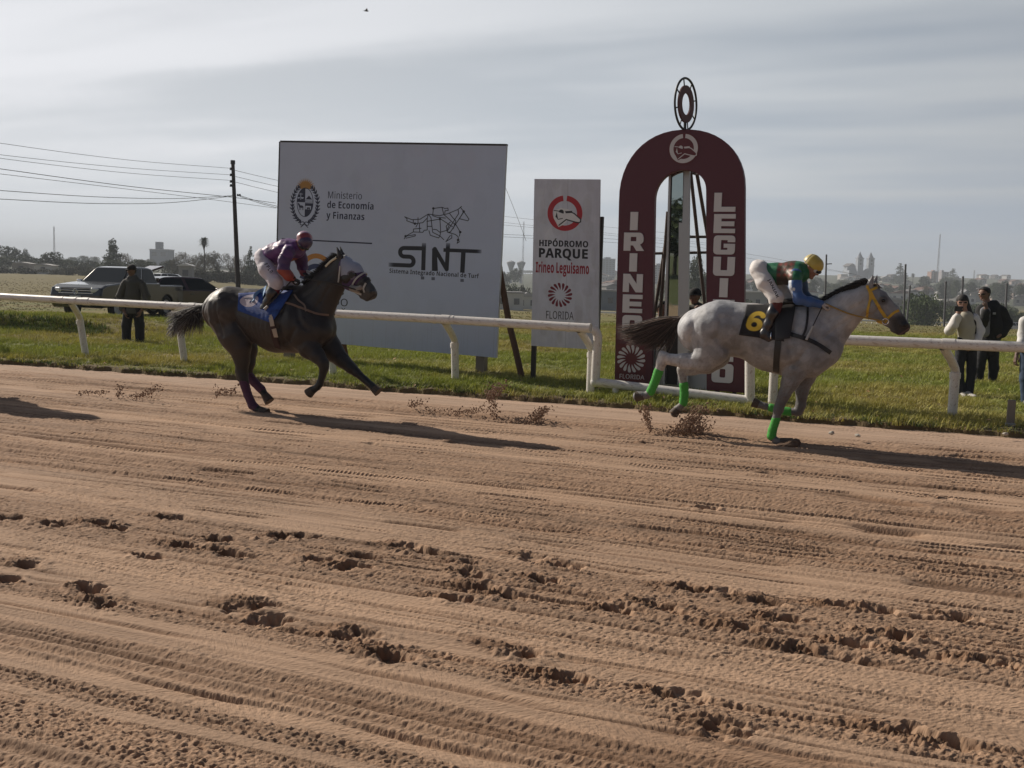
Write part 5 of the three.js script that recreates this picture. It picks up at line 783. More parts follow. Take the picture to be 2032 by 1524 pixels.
  hairMesh(g, 'tail', hair(820, 29, (R) => { const a = R(), p = dk.getPoint(a), u = R(), tx = lerp(330, 404, Math.pow(u, 1.4)) + 8 * (R() - 0.5), ty = lerp(622, 672, Math.pow(R(), 0.8)) - (u > 0.75 ? 6 : 0) + 6 * (R() - 0.5), e = P(tx, Math.min(ty, 672), (R() - 0.5) * 0.24), z0 = (R() - 0.5) * 0.06, m = p.clone().lerp(e, 0.5); m.y += 0.05 * R(); return [V(p.x, p.y, z0), V(lerp(p.x, m.x, 0.5), lerp(p.y, m.y, 0.5) + 0.015, e.z * 0.3), V(m.x, m.y, e.z * 0.6), V(lerp(m.x, e.x, 0.7), lerp(m.y, e.y, 0.6) + 0.01, e.z * 0.9), V(e.x, e.y, e.z)]; }, 0.0042, 10, [[0.014, 0.013, 0.014], [0.03, 0.028, 0.028], [0.07, 0.066, 0.064], [0.16, 0.15, 0.145]]));
  // blue saddle cloth with a pale round number patch
  const num = (() => { const [c, x] = canvas(512, 512); x.fillStyle = '#1b3f86'; x.fillRect(0, 0, 512, 512); const R = rng(4); for (let i = 0; i < 60; i++) { x.fillStyle = `rgba(${R() < 0.5 ? '10,22,60' : '60,110,190'},.12)`; x.beginPath(); x.ellipse(R() * 512, R() * 512, 20 + 60 * R(), 10 + 30 * R(), R() * 3, 0, 7); x.fill(); } x.fillStyle = '#b6aab4'; x.beginPath(); x.ellipse(120, 205, 100, 150, 0.1, 0, 7); x.fill(); x.fillStyle = '#1a2450'; x.lineWidth = 48; x.strokeStyle = '#1a2450'; x.beginPath(); x.arc(118, 190, 44, -2.6, 0.9); x.stroke(); x.beginPath(); x.moveTo(60, 150); x.lineTo(150, 130); x.lineTo(150, 170); x.fill(); return canvasTex(c); })();
  const cm = new THREE.MeshStandardMaterial({ map: num, roughness: 0.75, bumpMap: fabricBump, bumpScale: 0.006 }), q = [[474, 584], [582, 578], [540, 641], [474, 617]], cg = clothGrid(darkBody, f, ...q, 22, 14, false), cg2 = clothGrid(darkBody, f, ...q, 22, 14, true);
  part(g, 'saddle_cloth', [drape(cg[0], cg[1], 0.006, 0.012)], cm); part(g, 'saddle_cloth', [drape(cg2[0], cg2[1], 0.006, 0.012, true)], cm);
  // loose fold of pale blue cloth lifted by the wind behind the rider
  { const gr = [], nr = []; for (let j = 0; j <= 14; j++) { const A = [], Bn = []; for (let i = 0; i <= 18; i++) { const u = i / 18, v = j / 14, x = lerp(lerp(488, 529, u), lerp(497, 533, u), v) + 4 * Math.sin(u * 9 + v * 5), y = lerp(lerp(603, 562, u), lerp(612, 612, u), v) + 6 * Math.sin(u * 13 + 1) * v, z = 0.20 + 0.045 * Math.sin(u * 15 + v * 6) + 0.02 * Math.sin(v * 14 + u * 4); A.push(P(x, y, z)); Bn.push(V(0.1, 0.2, 1).normalize()); } gr.push(A); nr.push(Bn); } part(g, 'cloth_fold', [drape(gr, nr, 0.0, 0.004)], std(lin(0.20, 0.36, 0.60), 0.6, 0, { bumpMap: fabricBump, bumpScale: 0.01, side: THREE.DoubleSide })); }
  const S = new Body(0.02); S.chain([P(528, 586), P(552, 578), P(582, 572)], [0.05, 0.045, 0.04], 2.2, 0.03); part(g, 'saddle', S.mesh(0.01), leather);
  const st = (n, pts, w, m = leather, lift = 0.004, mir = true) => strap(darkBody, f, pts, w, 0.006, m, g, n, lift, mir);
  st('girth', [[534, 620], [540, 640], [545, 668], [552, 690]], 0.075, std(lin(0.03, 0.01, 0.012), 0.7), 0.004); st('girth_strap', [[537, 624], [540, 636], [542, 647]], 0.05, paleStrap, 0.012); st('girth_strap', [[544, 652], [547, 661], [549, 668]], 0.05, paleStrap, 0.012);
  st('breastplate', [[548, 598], [575, 603], [600, 612], [630, 623], [652, 625]], 0.022, std(lin(0.20, 0.13, 0.09), 0.7)); st('martingale', [[584, 585], [592, 596], [604, 606], [607, 618]], 0.018, std(lin(0.22, 0.16, 0.12), 0.7));
  // hood with eye holes: purple below, white over the brow, on a copy of the head slightly swollen
  const H = new Body(0.03); const cH = (l, w, k) => chain(H, f, l.map(([x, y, r, s]) => [x, y, r + 1.3, s]), w, k); cH([[682, 530, 22], [700, 542, 21], [718, 562, 16]], 0.68, 0.03); cH([[682, 546, 18], [694, 560, 14], [708, 571, 10]], 0.66, 0.03);
  const c1 = P(676, 540), c2 = P(712, 570), d1 = P(706, 574), d2 = P(725, 550), eye = P(705, 546), ang = (p, a, b) => (b.x - a.x) * (p.y - a.y) - (b.y - a.y) * (p.x - a.x), h0 = P(674, 560), h1 = P(683, 508), hb = P(690, 545);
  const hood = H.mesh(0.009, (x, y) => { const ev = Math.hypot(x - eye.x, y - eye.y); if (ev < 0.035) return [0.02, 0.02, 0.02]; if (ev < 0.05) return [0.12, 0.10, 0.14]; return y > lerp(P(688, 547).y, P(720, 540).y, (x - P(688, 547).x) / (P(720, 540).x - P(688, 547).x)) && x > P(684, 530).x ? [0.30, 0.33, 0.42] : [0.055, 0.026, 0.09]; },
    (x, y) => Math.max((ang({ x, y }, h0, h1)) * 4, -ang({ x, y }, d1, d2) * 4));
  part(g, 'hood', hood, new THREE.MeshStandardMaterial({ vertexColors: true, roughness: 0.6, side: THREE.DoubleSide }));
  const pale = std(lin(0.42, 0.42, 0.40), 0.5), fl = std(lin(0.26, 0.24, 0.22), 0.95);
  st('bridle_strap', [[671, 560], [674, 545], [676, 528]], 0.016, pale, 0.01); st('bridle_strap', [[700, 566], [709, 552], [722, 543]], 0.018, pale, 0.015); st('nose_band', [[702, 572], [714, 566], [726, 556], [731, 553]], 0.03, leather, 0.006); st('cheek_strap', [[705, 570], [713, 575], [722, 579]], 0.022, leather, 0.006); st('cheek_strap', [[726, 562], [722, 572], [724, 580]], 0.02, pale, 0.006); st('chin_strap', [[696, 574], [708, 580], [718, 584]], 0.024, pale, 0.006); st('poll_band', [[681, 512], [686, 506], [690, 503]], 0.02, pale, 0.008);
  { const N = new Body(0.02); chain(N, f, [[699, 572, 7, 0.05], [710, 574, 6, 0.06], [716, 570, 5, 0.06]], 1, 0.02); chain(N, f, [[699, 572, 7, -0.05], [710, 574, 6, -0.06]], 1, 0.02); part(g, 'fleece_roll', N.mesh(0.009), fl); }
  for (const s of [1, -1]) { const h = P(604, 545 + 8, 0.12 * s), b = P(716, 578, 0.075 * s), m = P(655, 560, 0.17 * s); part(g, 'rein', [tube([h, m, b], 0.008, 30, 6)], leather); }
  part(g, 'mane_clip', [tube([P(646, 529, 0.05), P(656, 519, 0.045), P(668, 511, 0.04)], 0.014, 12, 6)], std(lin(0.7, 0.66, 0.5), 0.4));
}
// ---------------------------------------------------------------- people
// a head with skull, jaw, nose, brow, ears and neck; C centre, F where it looks, U up; R half the head's width in metres
function headGeo(C, F, U, R, neckTo, skin, h = 0.0042) {
  F = F.clone().normalize(); U = U.clone().addScaledVector(F, -U.dot(F)).normalize(); const S = F.clone().cross(U), m = (a, b, c) => C.clone().addScaledVector(F, a * R).addScaledVector(U, b * R).addScaledVector(S, c * R), H = new Body(0.012);
  H.add(m(-0.25, 0.35, 0), 1.02 * R, m(0.12, 0.30, 0), 0.96 * R, 1, 0.03); H.add(m(0.35, -0.1, 0), 0.72 * R, m(0.42, -0.85, 0), 0.46 * R, 1, 0.04);
  for (const s of [1, -1]) { H.add(m(0.30, -0.4, 0.5 * s), 0.34 * R, m(0.42, -0.85, 0.25 * s), 0.30 * R, 1, 0.03); H.ball(m(0.72, -0.22, 0.48 * s), 0.26 * R, 1, 0.02); H.add(m(-0.1, 0.05, 1.0 * s), 0.16 * R, m(-0.12, -0.3, 0.94 * s), 0.12 * R, 1, 0.012); H.add(m(0.86, 0.16, 0.18 * s), 0.16 * R, m(0.74, 0.2, 0.6 * s), 0.16 * R, 1, 0.015); }
  H.add(m(0.98, 0.05, 0), 0.13 * R, m(1.22, -0.3, 0), 0.17 * R, 1, 0.012); for (const s of [1, -1]) H.ball(m(1.08, -0.34, 0.15 * s), 0.11 * R, 1, 0.008);
  H.add(m(0.92, -0.66, -0.22), 0.09 * R, m(0.92, -0.66, 0.22), 0.09 * R, 1, 0.008); H.add(m(0.88, -0.8, -0.16), 0.1 * R, m(0.88, -0.8, 0.16), 0.1 * R, 1, 0.008); H.ball(m(0.76, -1.12, 0), 0.26 * R, 1, 0.02);
  if (neckTo) H.add(m(-0.18, -0.35, 0), 0.66 * R, neckTo, 0.72 * R, 1, 0.03);
  const lip = m(0.98, -0.72, 0), e1 = m(0.9, 0, 0.38), e2 = m(0.9, 0, -0.38);
  return H.mesh(h, (x, y, z) => { const p = V(x, y, z), dl = p.distanceTo(lip), de = Math.min(p.distanceTo(e1), p.distanceTo(e2)), k = smooth(0.024, 0.012, dl); let c = [skin[0], skin[1], skin[2]]; c = [lerp(c[0], c[0] * 0.8, k), lerp(c[1], c[1] * 0.5, k), lerp(c[2], c[2] * 0.5, k)]; const q = 1 - 0.35 * smooth(0.022, 0.01, de); return c.map((v) => v * q); });
}
function faceParts(g, C, F, U, R, what = {}) {
  F = F.clone().normalize(); U = U.clone().addScaledVector(F, -U.dot(F)).normalize(); const S = F.clone().cross(U), m = (a, b, c) => C.clone().addScaledVector(F, a * R).addScaledVector(U, b * R).addScaledVector(S, c * R);
  if (!what.goggles && !what.glasses) for (const s of [1, -1]) part(g, 'eye', [new THREE.SphereGeometry(0.13 * R, 10, 8).translate(...m(0.86, 0, 0.38 * s).toArray())], std(lin(0.03, 0.02, 0.018), 0.1));
  if (what.glasses) { const G = new Body(0.004); for (const s of [1, -1]) { G.add(m(1.0, 0.0, 0.22 * s), 0.2 * R, m(0.92, 0.0, 0.58 * s), 0.2 * R, 1, 0.004); G.add(m(0.85, 0.04, 0.78 * s), 0.05 * R, m(-0.1, 0.08, 1.02 * s), 0.05 * R, 1, 0.004); } G.add(m(1.06, 0.05, -0.2), 0.06 * R, m(1.06, 0.05, 0.2), 0.06 * R); part(g, 'sunglasses', G.mesh(0.005), std(lin(0.008, 0.008, 0.009), 0.12)); }
  if (what.goggles) { const G = new Body(0.006); for (const s of [1, -1]) { G.add(m(1.02, 0.02, 0.24 * s), 0.34 * R, m(0.88, 0.02, 0.62 * s), 0.30 * R, 1, 0.006); } const gg = part(g, 'goggles', G.mesh(0.005), std(what.goggles, 0.35)); for (const s of [1, -1]) { const q = new Body(0.004); q.add(m(1.24, 0.02, 0.26 * s), 0.2 * R, m(1.06, 0.02, 0.66 * s), 0.18 * R, 1, 0.004); part(gg, 'lens', q.mesh(0.005), M.glass); } part(g, 'goggle_strap', [new THREE.TorusGeometry(1.06 * R, 0.07 * R, 6, 40).applyMatrix4(new THREE.Matrix4().makeBasis(F, S.clone().negate(), U.clone()).setPosition(m(-0.05, 0.12, 0)))], std(lin(0.03, 0.03, 0.03), 0.7)); }
  return m;
}
function helmetParts(g, m, R, paint, brim = 0.55) {
  const H = new Body(0.02); H.add(m(-0.36, 0.52, 0), 1.24 * R, m(0.16, 0.48, 0), 1.2 * R, 1, 0.03);
  const q = m(0, 0.12, 0), U = m(0, 1, 0).sub(m(0, 0, 0)).normalize(), F = m(1, 0, 0).sub(m(0, 0, 0)).normalize(), hm = part(g, 'helmet', H.mesh(0.006, paint, (x, y, z) => { const p = V(x, y, z).sub(q); return -(p.dot(U) + 0.10 * p.dot(F)); }), new THREE.MeshPhysicalMaterial({ vertexColors: true, roughness: 0.4, clearcoat: 0.4, side: THREE.DoubleSide }));
  const P = new Body(0.01); P.add(m(0.98, 0.22, -0.55), 0.09 * R, m(1.32, 0.16, -0.2), 0.09 * R, 1, 0.02); P.add(m(0.98, 0.22, 0.55), 0.09 * R, m(1.32, 0.16, 0.2), 0.09 * R, 1, 0.02); P.add(m(1.32, 0.16, -0.2), 0.1 * R, m(1.32, 0.16, 0.2), 0.1 * R, 1, 0.02); P.add(m(1.0, 0.22, -0.4), 0.12 * R, m(1.0, 0.22, 0.4), 0.12 * R, 1, 0.02); part(hm, 'peak', P.mesh(0.006), std(lin(0.03, 0.03, 0.03), 0.5));
  return hm;
}
const cloth = (c, rough = 0.85, scale = 0.006) => std(c, rough, 0, { bumpMap: fabricBump, bumpScale: scale });
const vcloth = (scale = 0.012, rough = 0.7) => new THREE.MeshStandardMaterial({ vertexColors: true, roughness: rough, bumpMap: wearTex, bumpScale: scale, side: THREE.DoubleSide });
const swell = (l, e) => l.map(([x, y, r, z]) => [x, y, r + e, z]);
function garment(g, f, name, chains, mat, extra = 1.6, h = 0.011, paint = null, cut = null, folds = 0) {
  const B = new Body(0.03); for (const [l, w, k] of chains) chain(B, f, swell(l, extra), w ?? 1, k ?? 0.04);
  if (folds) { const ff = B.f.bind(B); B.f = (x, y, z, list) => ff(x, y, z, list) + folds * (noise(x * 16 + y * 9, y * 20, z * 14) + 0.6 * Math.sin(24 * y + 14 * x + 5 * noise(x * 6, y * 6, z * 6)) * 0.5); }
  return [part(g, name, B.mesh(h, paint, cut), mat), B];
}

// ---- rider of the grey horse
{
  const f = fG, P = (x, y, l = 0) => f.p(x, y, l), g = thing('person', V(f.origin.x, 0, f.origin.z), f.turn, 'jockey in green and blue silks with yellow helmet crouching over the grey horse', 'jockey'), R = 0.073, skin = [0.30, 0.155, 0.105];
  const C = P(1611, 531), F = P(1634, 547).sub(C).setZ(0.03), U = P(1619, 505).sub(C), neck = P(1594, 538);
  const torso = [[1512, 538, 16], [1540, 544, 18], [1572, 543, 21], [1588, 540, 19]], armN = [[1578, 545, 12, 0.17], [1578, 568, 10.5, 0.22], [1585, 593, 9, 0.24], [1606, 599, 7.8, 0.20], [1628, 604, 6.2, 0.13]], armF = [[1586, 545, 12, -0.17], [1590, 568, 10, -0.22], [1597, 590, 8.6, -0.23], [1616, 598, 7.2, -0.18], [1636, 602, 6, -0.11]];
  const legN = [[1506, 538, 15, 0.10], [1519, 562, 14.5, 0.15], [1540, 592, 12, 0.20], [1540, 602, 11, 0.21]], legF = [[1510, 544, 15, -0.10], [1538, 566, 16, -0.16], [1566, 594, 12, -0.21], [1568, 600, 11, -0.21]], shinN = [[1540, 600, 11, 0.21], [1533, 622, 10, 0.235], [1524, 645, 8, 0.245], [1518, 660, 7, 0.25]], shinF = [[1568, 598, 11, -0.21], [1556, 622, 9.5, -0.235], [1545, 645, 8, -0.245], [1540, 660, 7, -0.25]];
  const B = new Body(0.04); for (const l of [torso]) chain(B, f, l, 1.35, 0.05); for (const l of [armN, armF, legN, legF, shinN, shinF]) chain(B, f, swell(l, -1.2), 1, 0.03); chain(B, f, [[1588, 540, 12], [1600, 535, 10]], 1, 0.03);
  const hN = P(1628, 604, 0.13), hF = P(1636, 602, -0.11), d = V(0.9, -0.12, -0.1);
  part(g, 'body', [B.mesh(0.012, () => skin), headGeo(C, F, U, R, neck, skin), handGeo(hN.clone(), V(0.9, -0.05, -0.35), V(0.05, -1, -0.2), -1, 1.25, 0.92, [0.42, 0.38, 0.36]), handGeo(hF.clone(), V(0.9, -0.05, 0.3), V(0.05, -1, 0.2), 1, 1.25, 0.92, [0.42, 0.38, 0.36])], new THREE.MeshStandardMaterial({ vertexColors: true, roughness: 0.55 }));
  const m = faceParts(g, C, F, U, R, { goggles: lin(0.55, 0.54, 0.5) });
  helmetParts(g, m, R, (x, y, z) => { const p = V(x, y, z).sub(C), a = p.dot(F.clone().normalize()) / R; return a < -0.75 && a > -0.9 ? [0.05, 0.04, 0.015] : a < -0.55 ? [0.55, 0.46, 0.20] : [0.50, 0.37, 0.06]; });
  // silks: green body, brown and red diamonds at the shoulders, blue sleeves with pale seam
  const sx = P(1556, 540).x, sx2 = P(1584, 540).x, dz = P(1570, 530), seam = P(1574, 560), rd = rng(2);
  const jk = [[swell(torso, 0), 1.38, 0.05], [[[1586, 542, 13], [1594, 538, 11]], 1.1, 0.03]];
  const [, JB] = garment(g, f, 'silk_jacket', [...jk, [armN.slice(0, 1).concat([[1578, 552, 12, 0.2]]), 1, 0.04], [armF.slice(0, 1).concat([[1588, 552, 12, -0.2]]), 1, 0.04]], vcloth(0.01, 0.5), 1.8, 0.009, (x, y, z) => { const u = (x - P(1545, 540).x) / 0.055, v = (y - P(1550, 530).y) / 0.055, on = x > P(1545, 540).x && x < P(1580, 540).x, dd = Math.abs(((u + 100) % 1) - 0.5) + Math.abs(((v + 100) % 1) - 0.5) < 0.42; return on && y > P(1550, 552).y ? (dd ? [0.17, 0.042, 0.028] : [0.07, 0.045, 0.028]) : on ? [0.055, 0.035, 0.025] : [0.012, 0.125, 0.055]; }, null, 0.006);
  garment(g, f, 'sleeve', [[armN, 1, 0.03]], vcloth(0.01, 0.5), 1.9, 0.008, (x, y, z, nx, ny, nz) => { const e = Math.abs(x - lerp(P(1572, 545).x, P(1578, 595).x, clamp((P(1572, 545).y - y) / 0.26, 0, 1))); const st = Math.hypot((x - P(1582, 552).x), (y - P(1582, 552).y)) < 0.016 || Math.hypot((x - P(1582, 574).x), (y - P(1582, 574).y)) < 0.016; return (e < 0.016 && y > P(1580, 592).y) || st ? [0.5, 0.55, 0.62] : [0.045, 0.11, 0.30]; }, null, 0.006);
  garment(g, f, 'sleeve', [[armF, 1, 0.03]], vcloth(0.01, 0.5), 1.9, 0.008, () => [0.02, 0.06, 0.14], null, 0.006);
  const [, TB] = garment(g, f, 'breeches', [[legN, 1, 0.04], [legF, 1, 0.04], [[[1505, 532, 13.5, 0.07], [1505, 532, 13.5, -0.07], [1516, 536, 14]], 1, 0.05]], cloth(lin(0.66, 0.63, 0.62), 0.75), 1.3, 0.009, null, null, 0.0075);
  // lettering down the thigh
  { const [c, x] = canvas(512, 128); x.fillStyle = '#d6d2d2'; x.fillRect(0, 0, 512, 128); x.fillStyle = '#15141a'; x.font = 'bold 118px sans-serif'; const w = x.measureText('JANIAK').width; x.translate(10, 108); x.scale(490 / w, 1); x.fillText('JANIAK', 0, 0); const q = clothGrid(TB, f, [1529, 551], [1548, 590], [1541, 594], [1522, 556], 12, 3, false); part(g, 'thigh_lettering', [drape(q[0], q[1], 0.002, 0.002)], new THREE.MeshStandardMaterial({ map: canvasTex(c), roughness: 0.8 })); }
  for (const [l, s] of [[shinN, 1], [shinF, -1]]) {
    const foot = s > 0 ? [[1516, 664, 7.5, 0.25], [1528, 671, 7, 0.25], [1544, 673, 5.5, 0.245]] : [[1538, 662, 7, -0.25], [1550, 668, 6.5, -0.25], [1564, 668, 5, -0.245]]; garment(g, f, 'boot', [[[l[0], ...l.slice(1)], 1, 0.03], [[l[3], foot[0]], 1, 0.03], [foot, 0.9, 0.03]], new THREE.MeshPhysicalMaterial({ color: lin(0.014, 0.012, 0.016), roughness: 0.3, clearcoat: 0.5 }), 1.2, 0.008);
    garment(g, f, 'boot_cuff', [[[[l[0][0], l[0][1] + 3, 11.5, l[0][3]], [l[0][0] - 3, l[0][1] + 14, 11, l[0][3] + s * 0.01]], 1, 0.02]], cloth(lin(0.10, 0.02, 0.02)), 1.6, 0.008);
    part(g, 'stirrup', [new THREE.TorusGeometry(0.055, 0.007, 6, 20, Math.PI * 1.3).rotateY(Math.PI / 2).rotateX(-0.6).translate(...P(s > 0 ? 1531 : 1552, 668, s * 0.255).toArray())], M.chrome);
  }
  const w0 = P(1634, 604, 0.14), w1 = P(1600, 674, 0.30); const wh = thing('riding_whip', V(f.origin.x, 0, f.origin.z), f.turn, 'black riding whip with pale tip held by the jockey in the yellow helmet', 'whip'); part(wh, 'whip_shaft', [bar(w0, w0.clone().lerp(w1, 0.62), 0.006, 0.005, 8)], leather); part(wh, 'whip_tip', [bar(w0.clone().lerp(w1, 0.62), w1, 0.011, 0.012, 8)], std(lin(0.45, 0.44, 0.42), 0.6));
}
// ---- rider of the dark horse
{
  const f = fD, P = (x, y, l = 0) => f.p(x, y, l), g = thing('person', V(f.origin.x, 0, f.origin.z), f.turn, 'jockey in purple silks with red helmet riding the dark horse', 'jockey'), R = 0.074, skin = [0.26, 0.14, 0.10];
  const C = P(601, 482), F = P(613, 503).sub(C).setZ(0.07), U = P(612, 462).sub(C), neck = P(588, 490);
  const torso = [[526, 510, 15], [548, 503, 18], [572, 496, 19], [586, 494, 17]], armN = [[572, 500, 11.5, 0.17], [564, 518, 10, 0.22], [562, 535, 8.8, 0.24], [572, 546, 7.6, 0.21], [580, 553, 6, 0.16]], armF = [[592, 498, 11, -0.15], [598, 515, 9.5, -0.18], [600, 530, 8, -0.16], [602, 541, 6, -0.10]];
  const legN = [[522, 514, 14.5, 0.10], [530, 536, 14.5, 0.16], [547, 560, 12, 0.21], [547, 566, 12, 0.215]], legF = [[524, 514, 16, -0.10], [545, 534, 15, -0.16], [572, 554, 12, -0.21], [573, 560, 11.5, -0.21]], shinN = [[546, 566, 10.5, 0.215], [540, 582, 9.5, 0.24], [531, 600, 7.5, 0.25], [526, 611, 6.5, 0.255]], shinF = [[572, 558, 10.5, -0.215], [562, 580, 9, -0.24], [552, 598, 7.5, -0.25], [548, 608, 6.5, -0.255]];
  const B = new Body(0.04); chain(B, f, torso, 1.35, 0.05); for (const l of [armN, armF, legN, legF, shinN, shinF]) chain(B, f, swell(l, -1.2), 1, 0.03); chain(B, f, [[584, 494, 11], [592, 488, 9]], 1, 0.03);
  const hN = P(579, 552, 0.16), hF = P(601, 541, -0.10);
  part(g, 'body', [B.mesh(0.012, () => skin), headGeo(C, F, U, R, neck, skin), handGeo(hN, V(0.8, -0.35, -0.3), V(0.1, -1, -0.2), -1, 1.25, 0.95, [0.02, 0.018, 0.018]), handGeo(hF, V(0.85, -0.3, 0.2), V(0.1, -1, 0.2), 1, 1.25, 0.95, [0.03, 0.02, 0.03])], new THREE.MeshStandardMaterial({ vertexColors: true, roughness: 0.55 }));
  const m = faceParts(g, C, F, U, R, { goggles: lin(0.10, 0.09, 0.08) });
  helmetParts(g, m, R, (x, y, z) => { const p = V(x, y, z).sub(C), a = p.dot(F.clone().normalize()) / R; return a < -0.5 ? [0.36, 0.22, 0.32] : a < 0.35 ? [0.24, 0.035, 0.045] : [0.05, 0.03, 0.09]; });
  const purple = (x, y, z) => { const red = y < P(560, 512).y && x > P(568, 512).x && x < P(596, 512).x; const v = 1 + 0.3 * noise(x * 9, y * 9, z * 9); return red ? [0.30 * v, 0.05 * v, 0.03 * v] : [0.115 * v, 0.040 * v, 0.165 * v]; };
  garment(g, f, 'silk_jacket', [[torso, 1.38, 0.05], [[[584, 495, 12], [590, 490, 10]], 1.1, 0.03], [armN.slice(0, 1).concat([[568, 508, 11, 0.2]]), 1, 0.04], [armF.slice(0, 1).concat([[594, 506, 10.5, -0.17]]), 1, 0.04]], vcloth(0.01, 0.5), 1.8, 0.009, purple, null, 0.0065);
  garment(g, f, 'sleeve', [[armN, 1, 0.03]], vcloth(0.01, 0.5), 1.9, 0.008, (x, y, z) => (y < P(565, 536).y ? [0.28, 0.05, 0.035] : [0.075, 0.035, 0.125]), null, 0.006); garment(g, f, 'sleeve', [[armF, 1, 0.03]], vcloth(0.01, 0.5), 1.9, 0.008, (x, y) => (y < P(600, 536).y ? [0.24, 0.045, 0.06] : [0.08, 0.02, 0.08]), null, 0.006);
  const [, TB] = garment(g, f, 'breeches', [[legN, 1, 0.04], [legF, 1, 0.04], [[[523, 508, 12.5, 0.07], [523, 508, 12.5, -0.07], [532, 510, 13]], 1, 0.05]], cloth(lin(0.56, 0.53, 0.58), 0.75), 1.3, 0.009, null, null, 0.0075);
  { const [c, x] = canvas(384, 128); x.fillStyle = '#c8c4cc'; x.fillRect(0, 0, 384, 128); x.fillStyle = '#15141a'; for (const [a, b, w, h] of [[20, 16, 18, 96], [20, 16, 60, 18], [20, 56, 50, 16], [110, 16, 18, 96], [110, 16, 60, 18], [152, 16, 18, 50], [110, 58, 60, 16], [210, 16, 18, 96], [210, 94, 56, 18], [300, 16, 18, 96], [300, 16, 56, 18], [340, 16, 18, 96]]) x.fillRect(a, b, w, h); const q = clothGrid(TB, f, [530, 520], [544, 540], [536, 545], [523, 525], 10, 3, false); part(g, 'thigh_lettering', [drape(q[0], q[1], 0.002, 0.002)], new THREE.MeshStandardMaterial({ map: canvasTex(c), roughness: 0.8 })); }
  for (const [l, s] of [[shinN, 1], [shinF, -1]]) {
    const foot = s > 0 ? [[524, 613, 7, 0.255], [534, 617, 6.5, 0.25], [548, 616, 5, 0.245]] : [[546, 611, 6.5, -0.255], [556, 614, 6, -0.25], [568, 612, 5, -0.245]]; garment(g, f, 'boot', [[l, 1, 0.03], [[l[3], foot[0]], 1, 0.03], [foot, 0.9, 0.03]], new THREE.MeshPhysicalMaterial({ color: lin(0.016, 0.013, 0.014), roughness: 0.3, clearcoat: 0.5 }), 1.2, 0.008);
    garment(g, f, 'boot_cuff', [[[[l[0][0], l[0][1] + 2, 11, l[0][3]], [l[0][0] - 3, l[0][1] + 12, 10, l[0][3] + s * 0.01]], 1, 0.02]], cloth(lin(0.15, 0.02, 0.03)), 1.6, 0.008);
    part(g, 'stirrup', [new THREE.TorusGeometry(0.055, 0.007, 6, 20, Math.PI * 1.3).rotateY(Math.PI / 2).rotateX(-0.6).translate(...P(s > 0 ? 538 : 558, 615, s * 0.255).toArray())], M.chrome);
  }
  const wh = thing('riding_whip', V(f.origin.x, 0, f.origin.z), f.turn, 'dark riding whip slanting down beside the boot of the purple jockey', 'whip'), a = P(586, 549, 0.18), b = P(525, 614, 0.33); part(wh, 'whip_shaft', [bar(a, a.clone().lerp(b, 0.9), 0.008, 0.007, 8)], leather); part(wh, 'whip_tip', [bar(a.clone().lerp(b, 0.9), b, 0.013, 0.02, 8)], std(lin(0.5, 0.47, 0.42), 0.6));
  const pl = thing('riding_whip', V(f.origin.x, 0, f.origin.z), f.turn, 'pale flat whip held level over the neck of the dark horse', 'whip'); part(pl, 'whip_shaft', [beam(P(606, 538, -0.12), P(642, 549, 0.02), 0.02, 0.03)], std(lin(0.55, 0.55, 0.56), 0.6));
}
// ---- spectators behind the rail
function spectator(label, px, py, spec) {
  const gp = onGround(px, py), gy = terrain(gp.x, gp.z), f = frameAt(V(gp.x, 0, gp.z), RA), P = (x, y, l = 0) => f.p(x, y, l), g = thing('person', V(gp.x, 0, gp.z), 0, label, 'person'), skin = spec.skin ?? [0.24, 0.13, 0.09];
  const B = new Body(0.04); for (const [l, w] of spec.trunk) chain(B, f, swell(l, -1.2), w, 0.05); for (const l of [...spec.arms, ...spec.legs]) chain(B, f, swell(l, -1), 1, 0.03);
  const hd = spec.head, C = P(hd.x, hd.y, hd.l ?? 0), geo = [B.mesh(0.014, () => skin), headGeo(C, hd.F, hd.U ?? V(0, 1, 0), hd.R ?? 0.076, P(...hd.neck), skin, 0.005)];
  for (const h of spec.hands ?? []) geo.push(handGeo(P(...h.at), h.dir, h.palm, h.thumb, h.curl, 1, skin));
  part(g, 'body', geo, new THREE.MeshStandardMaterial({ vertexColors: true, roughness: 0.6 })); const m = faceParts(g, C, hd.F, hd.U ?? V(0, 1, 0), hd.R ?? 0.076, spec.face ?? {});
  for (const [name, chains, mat, extra, paint, cut] of spec.wear(P, C, m)) garment(g, f, name, chains, mat, extra, 0.012, paint, cut, 0.004);
  spec.more?.(g, P, m, C, hd.R ?? 0.076); return [g, f, P];
}
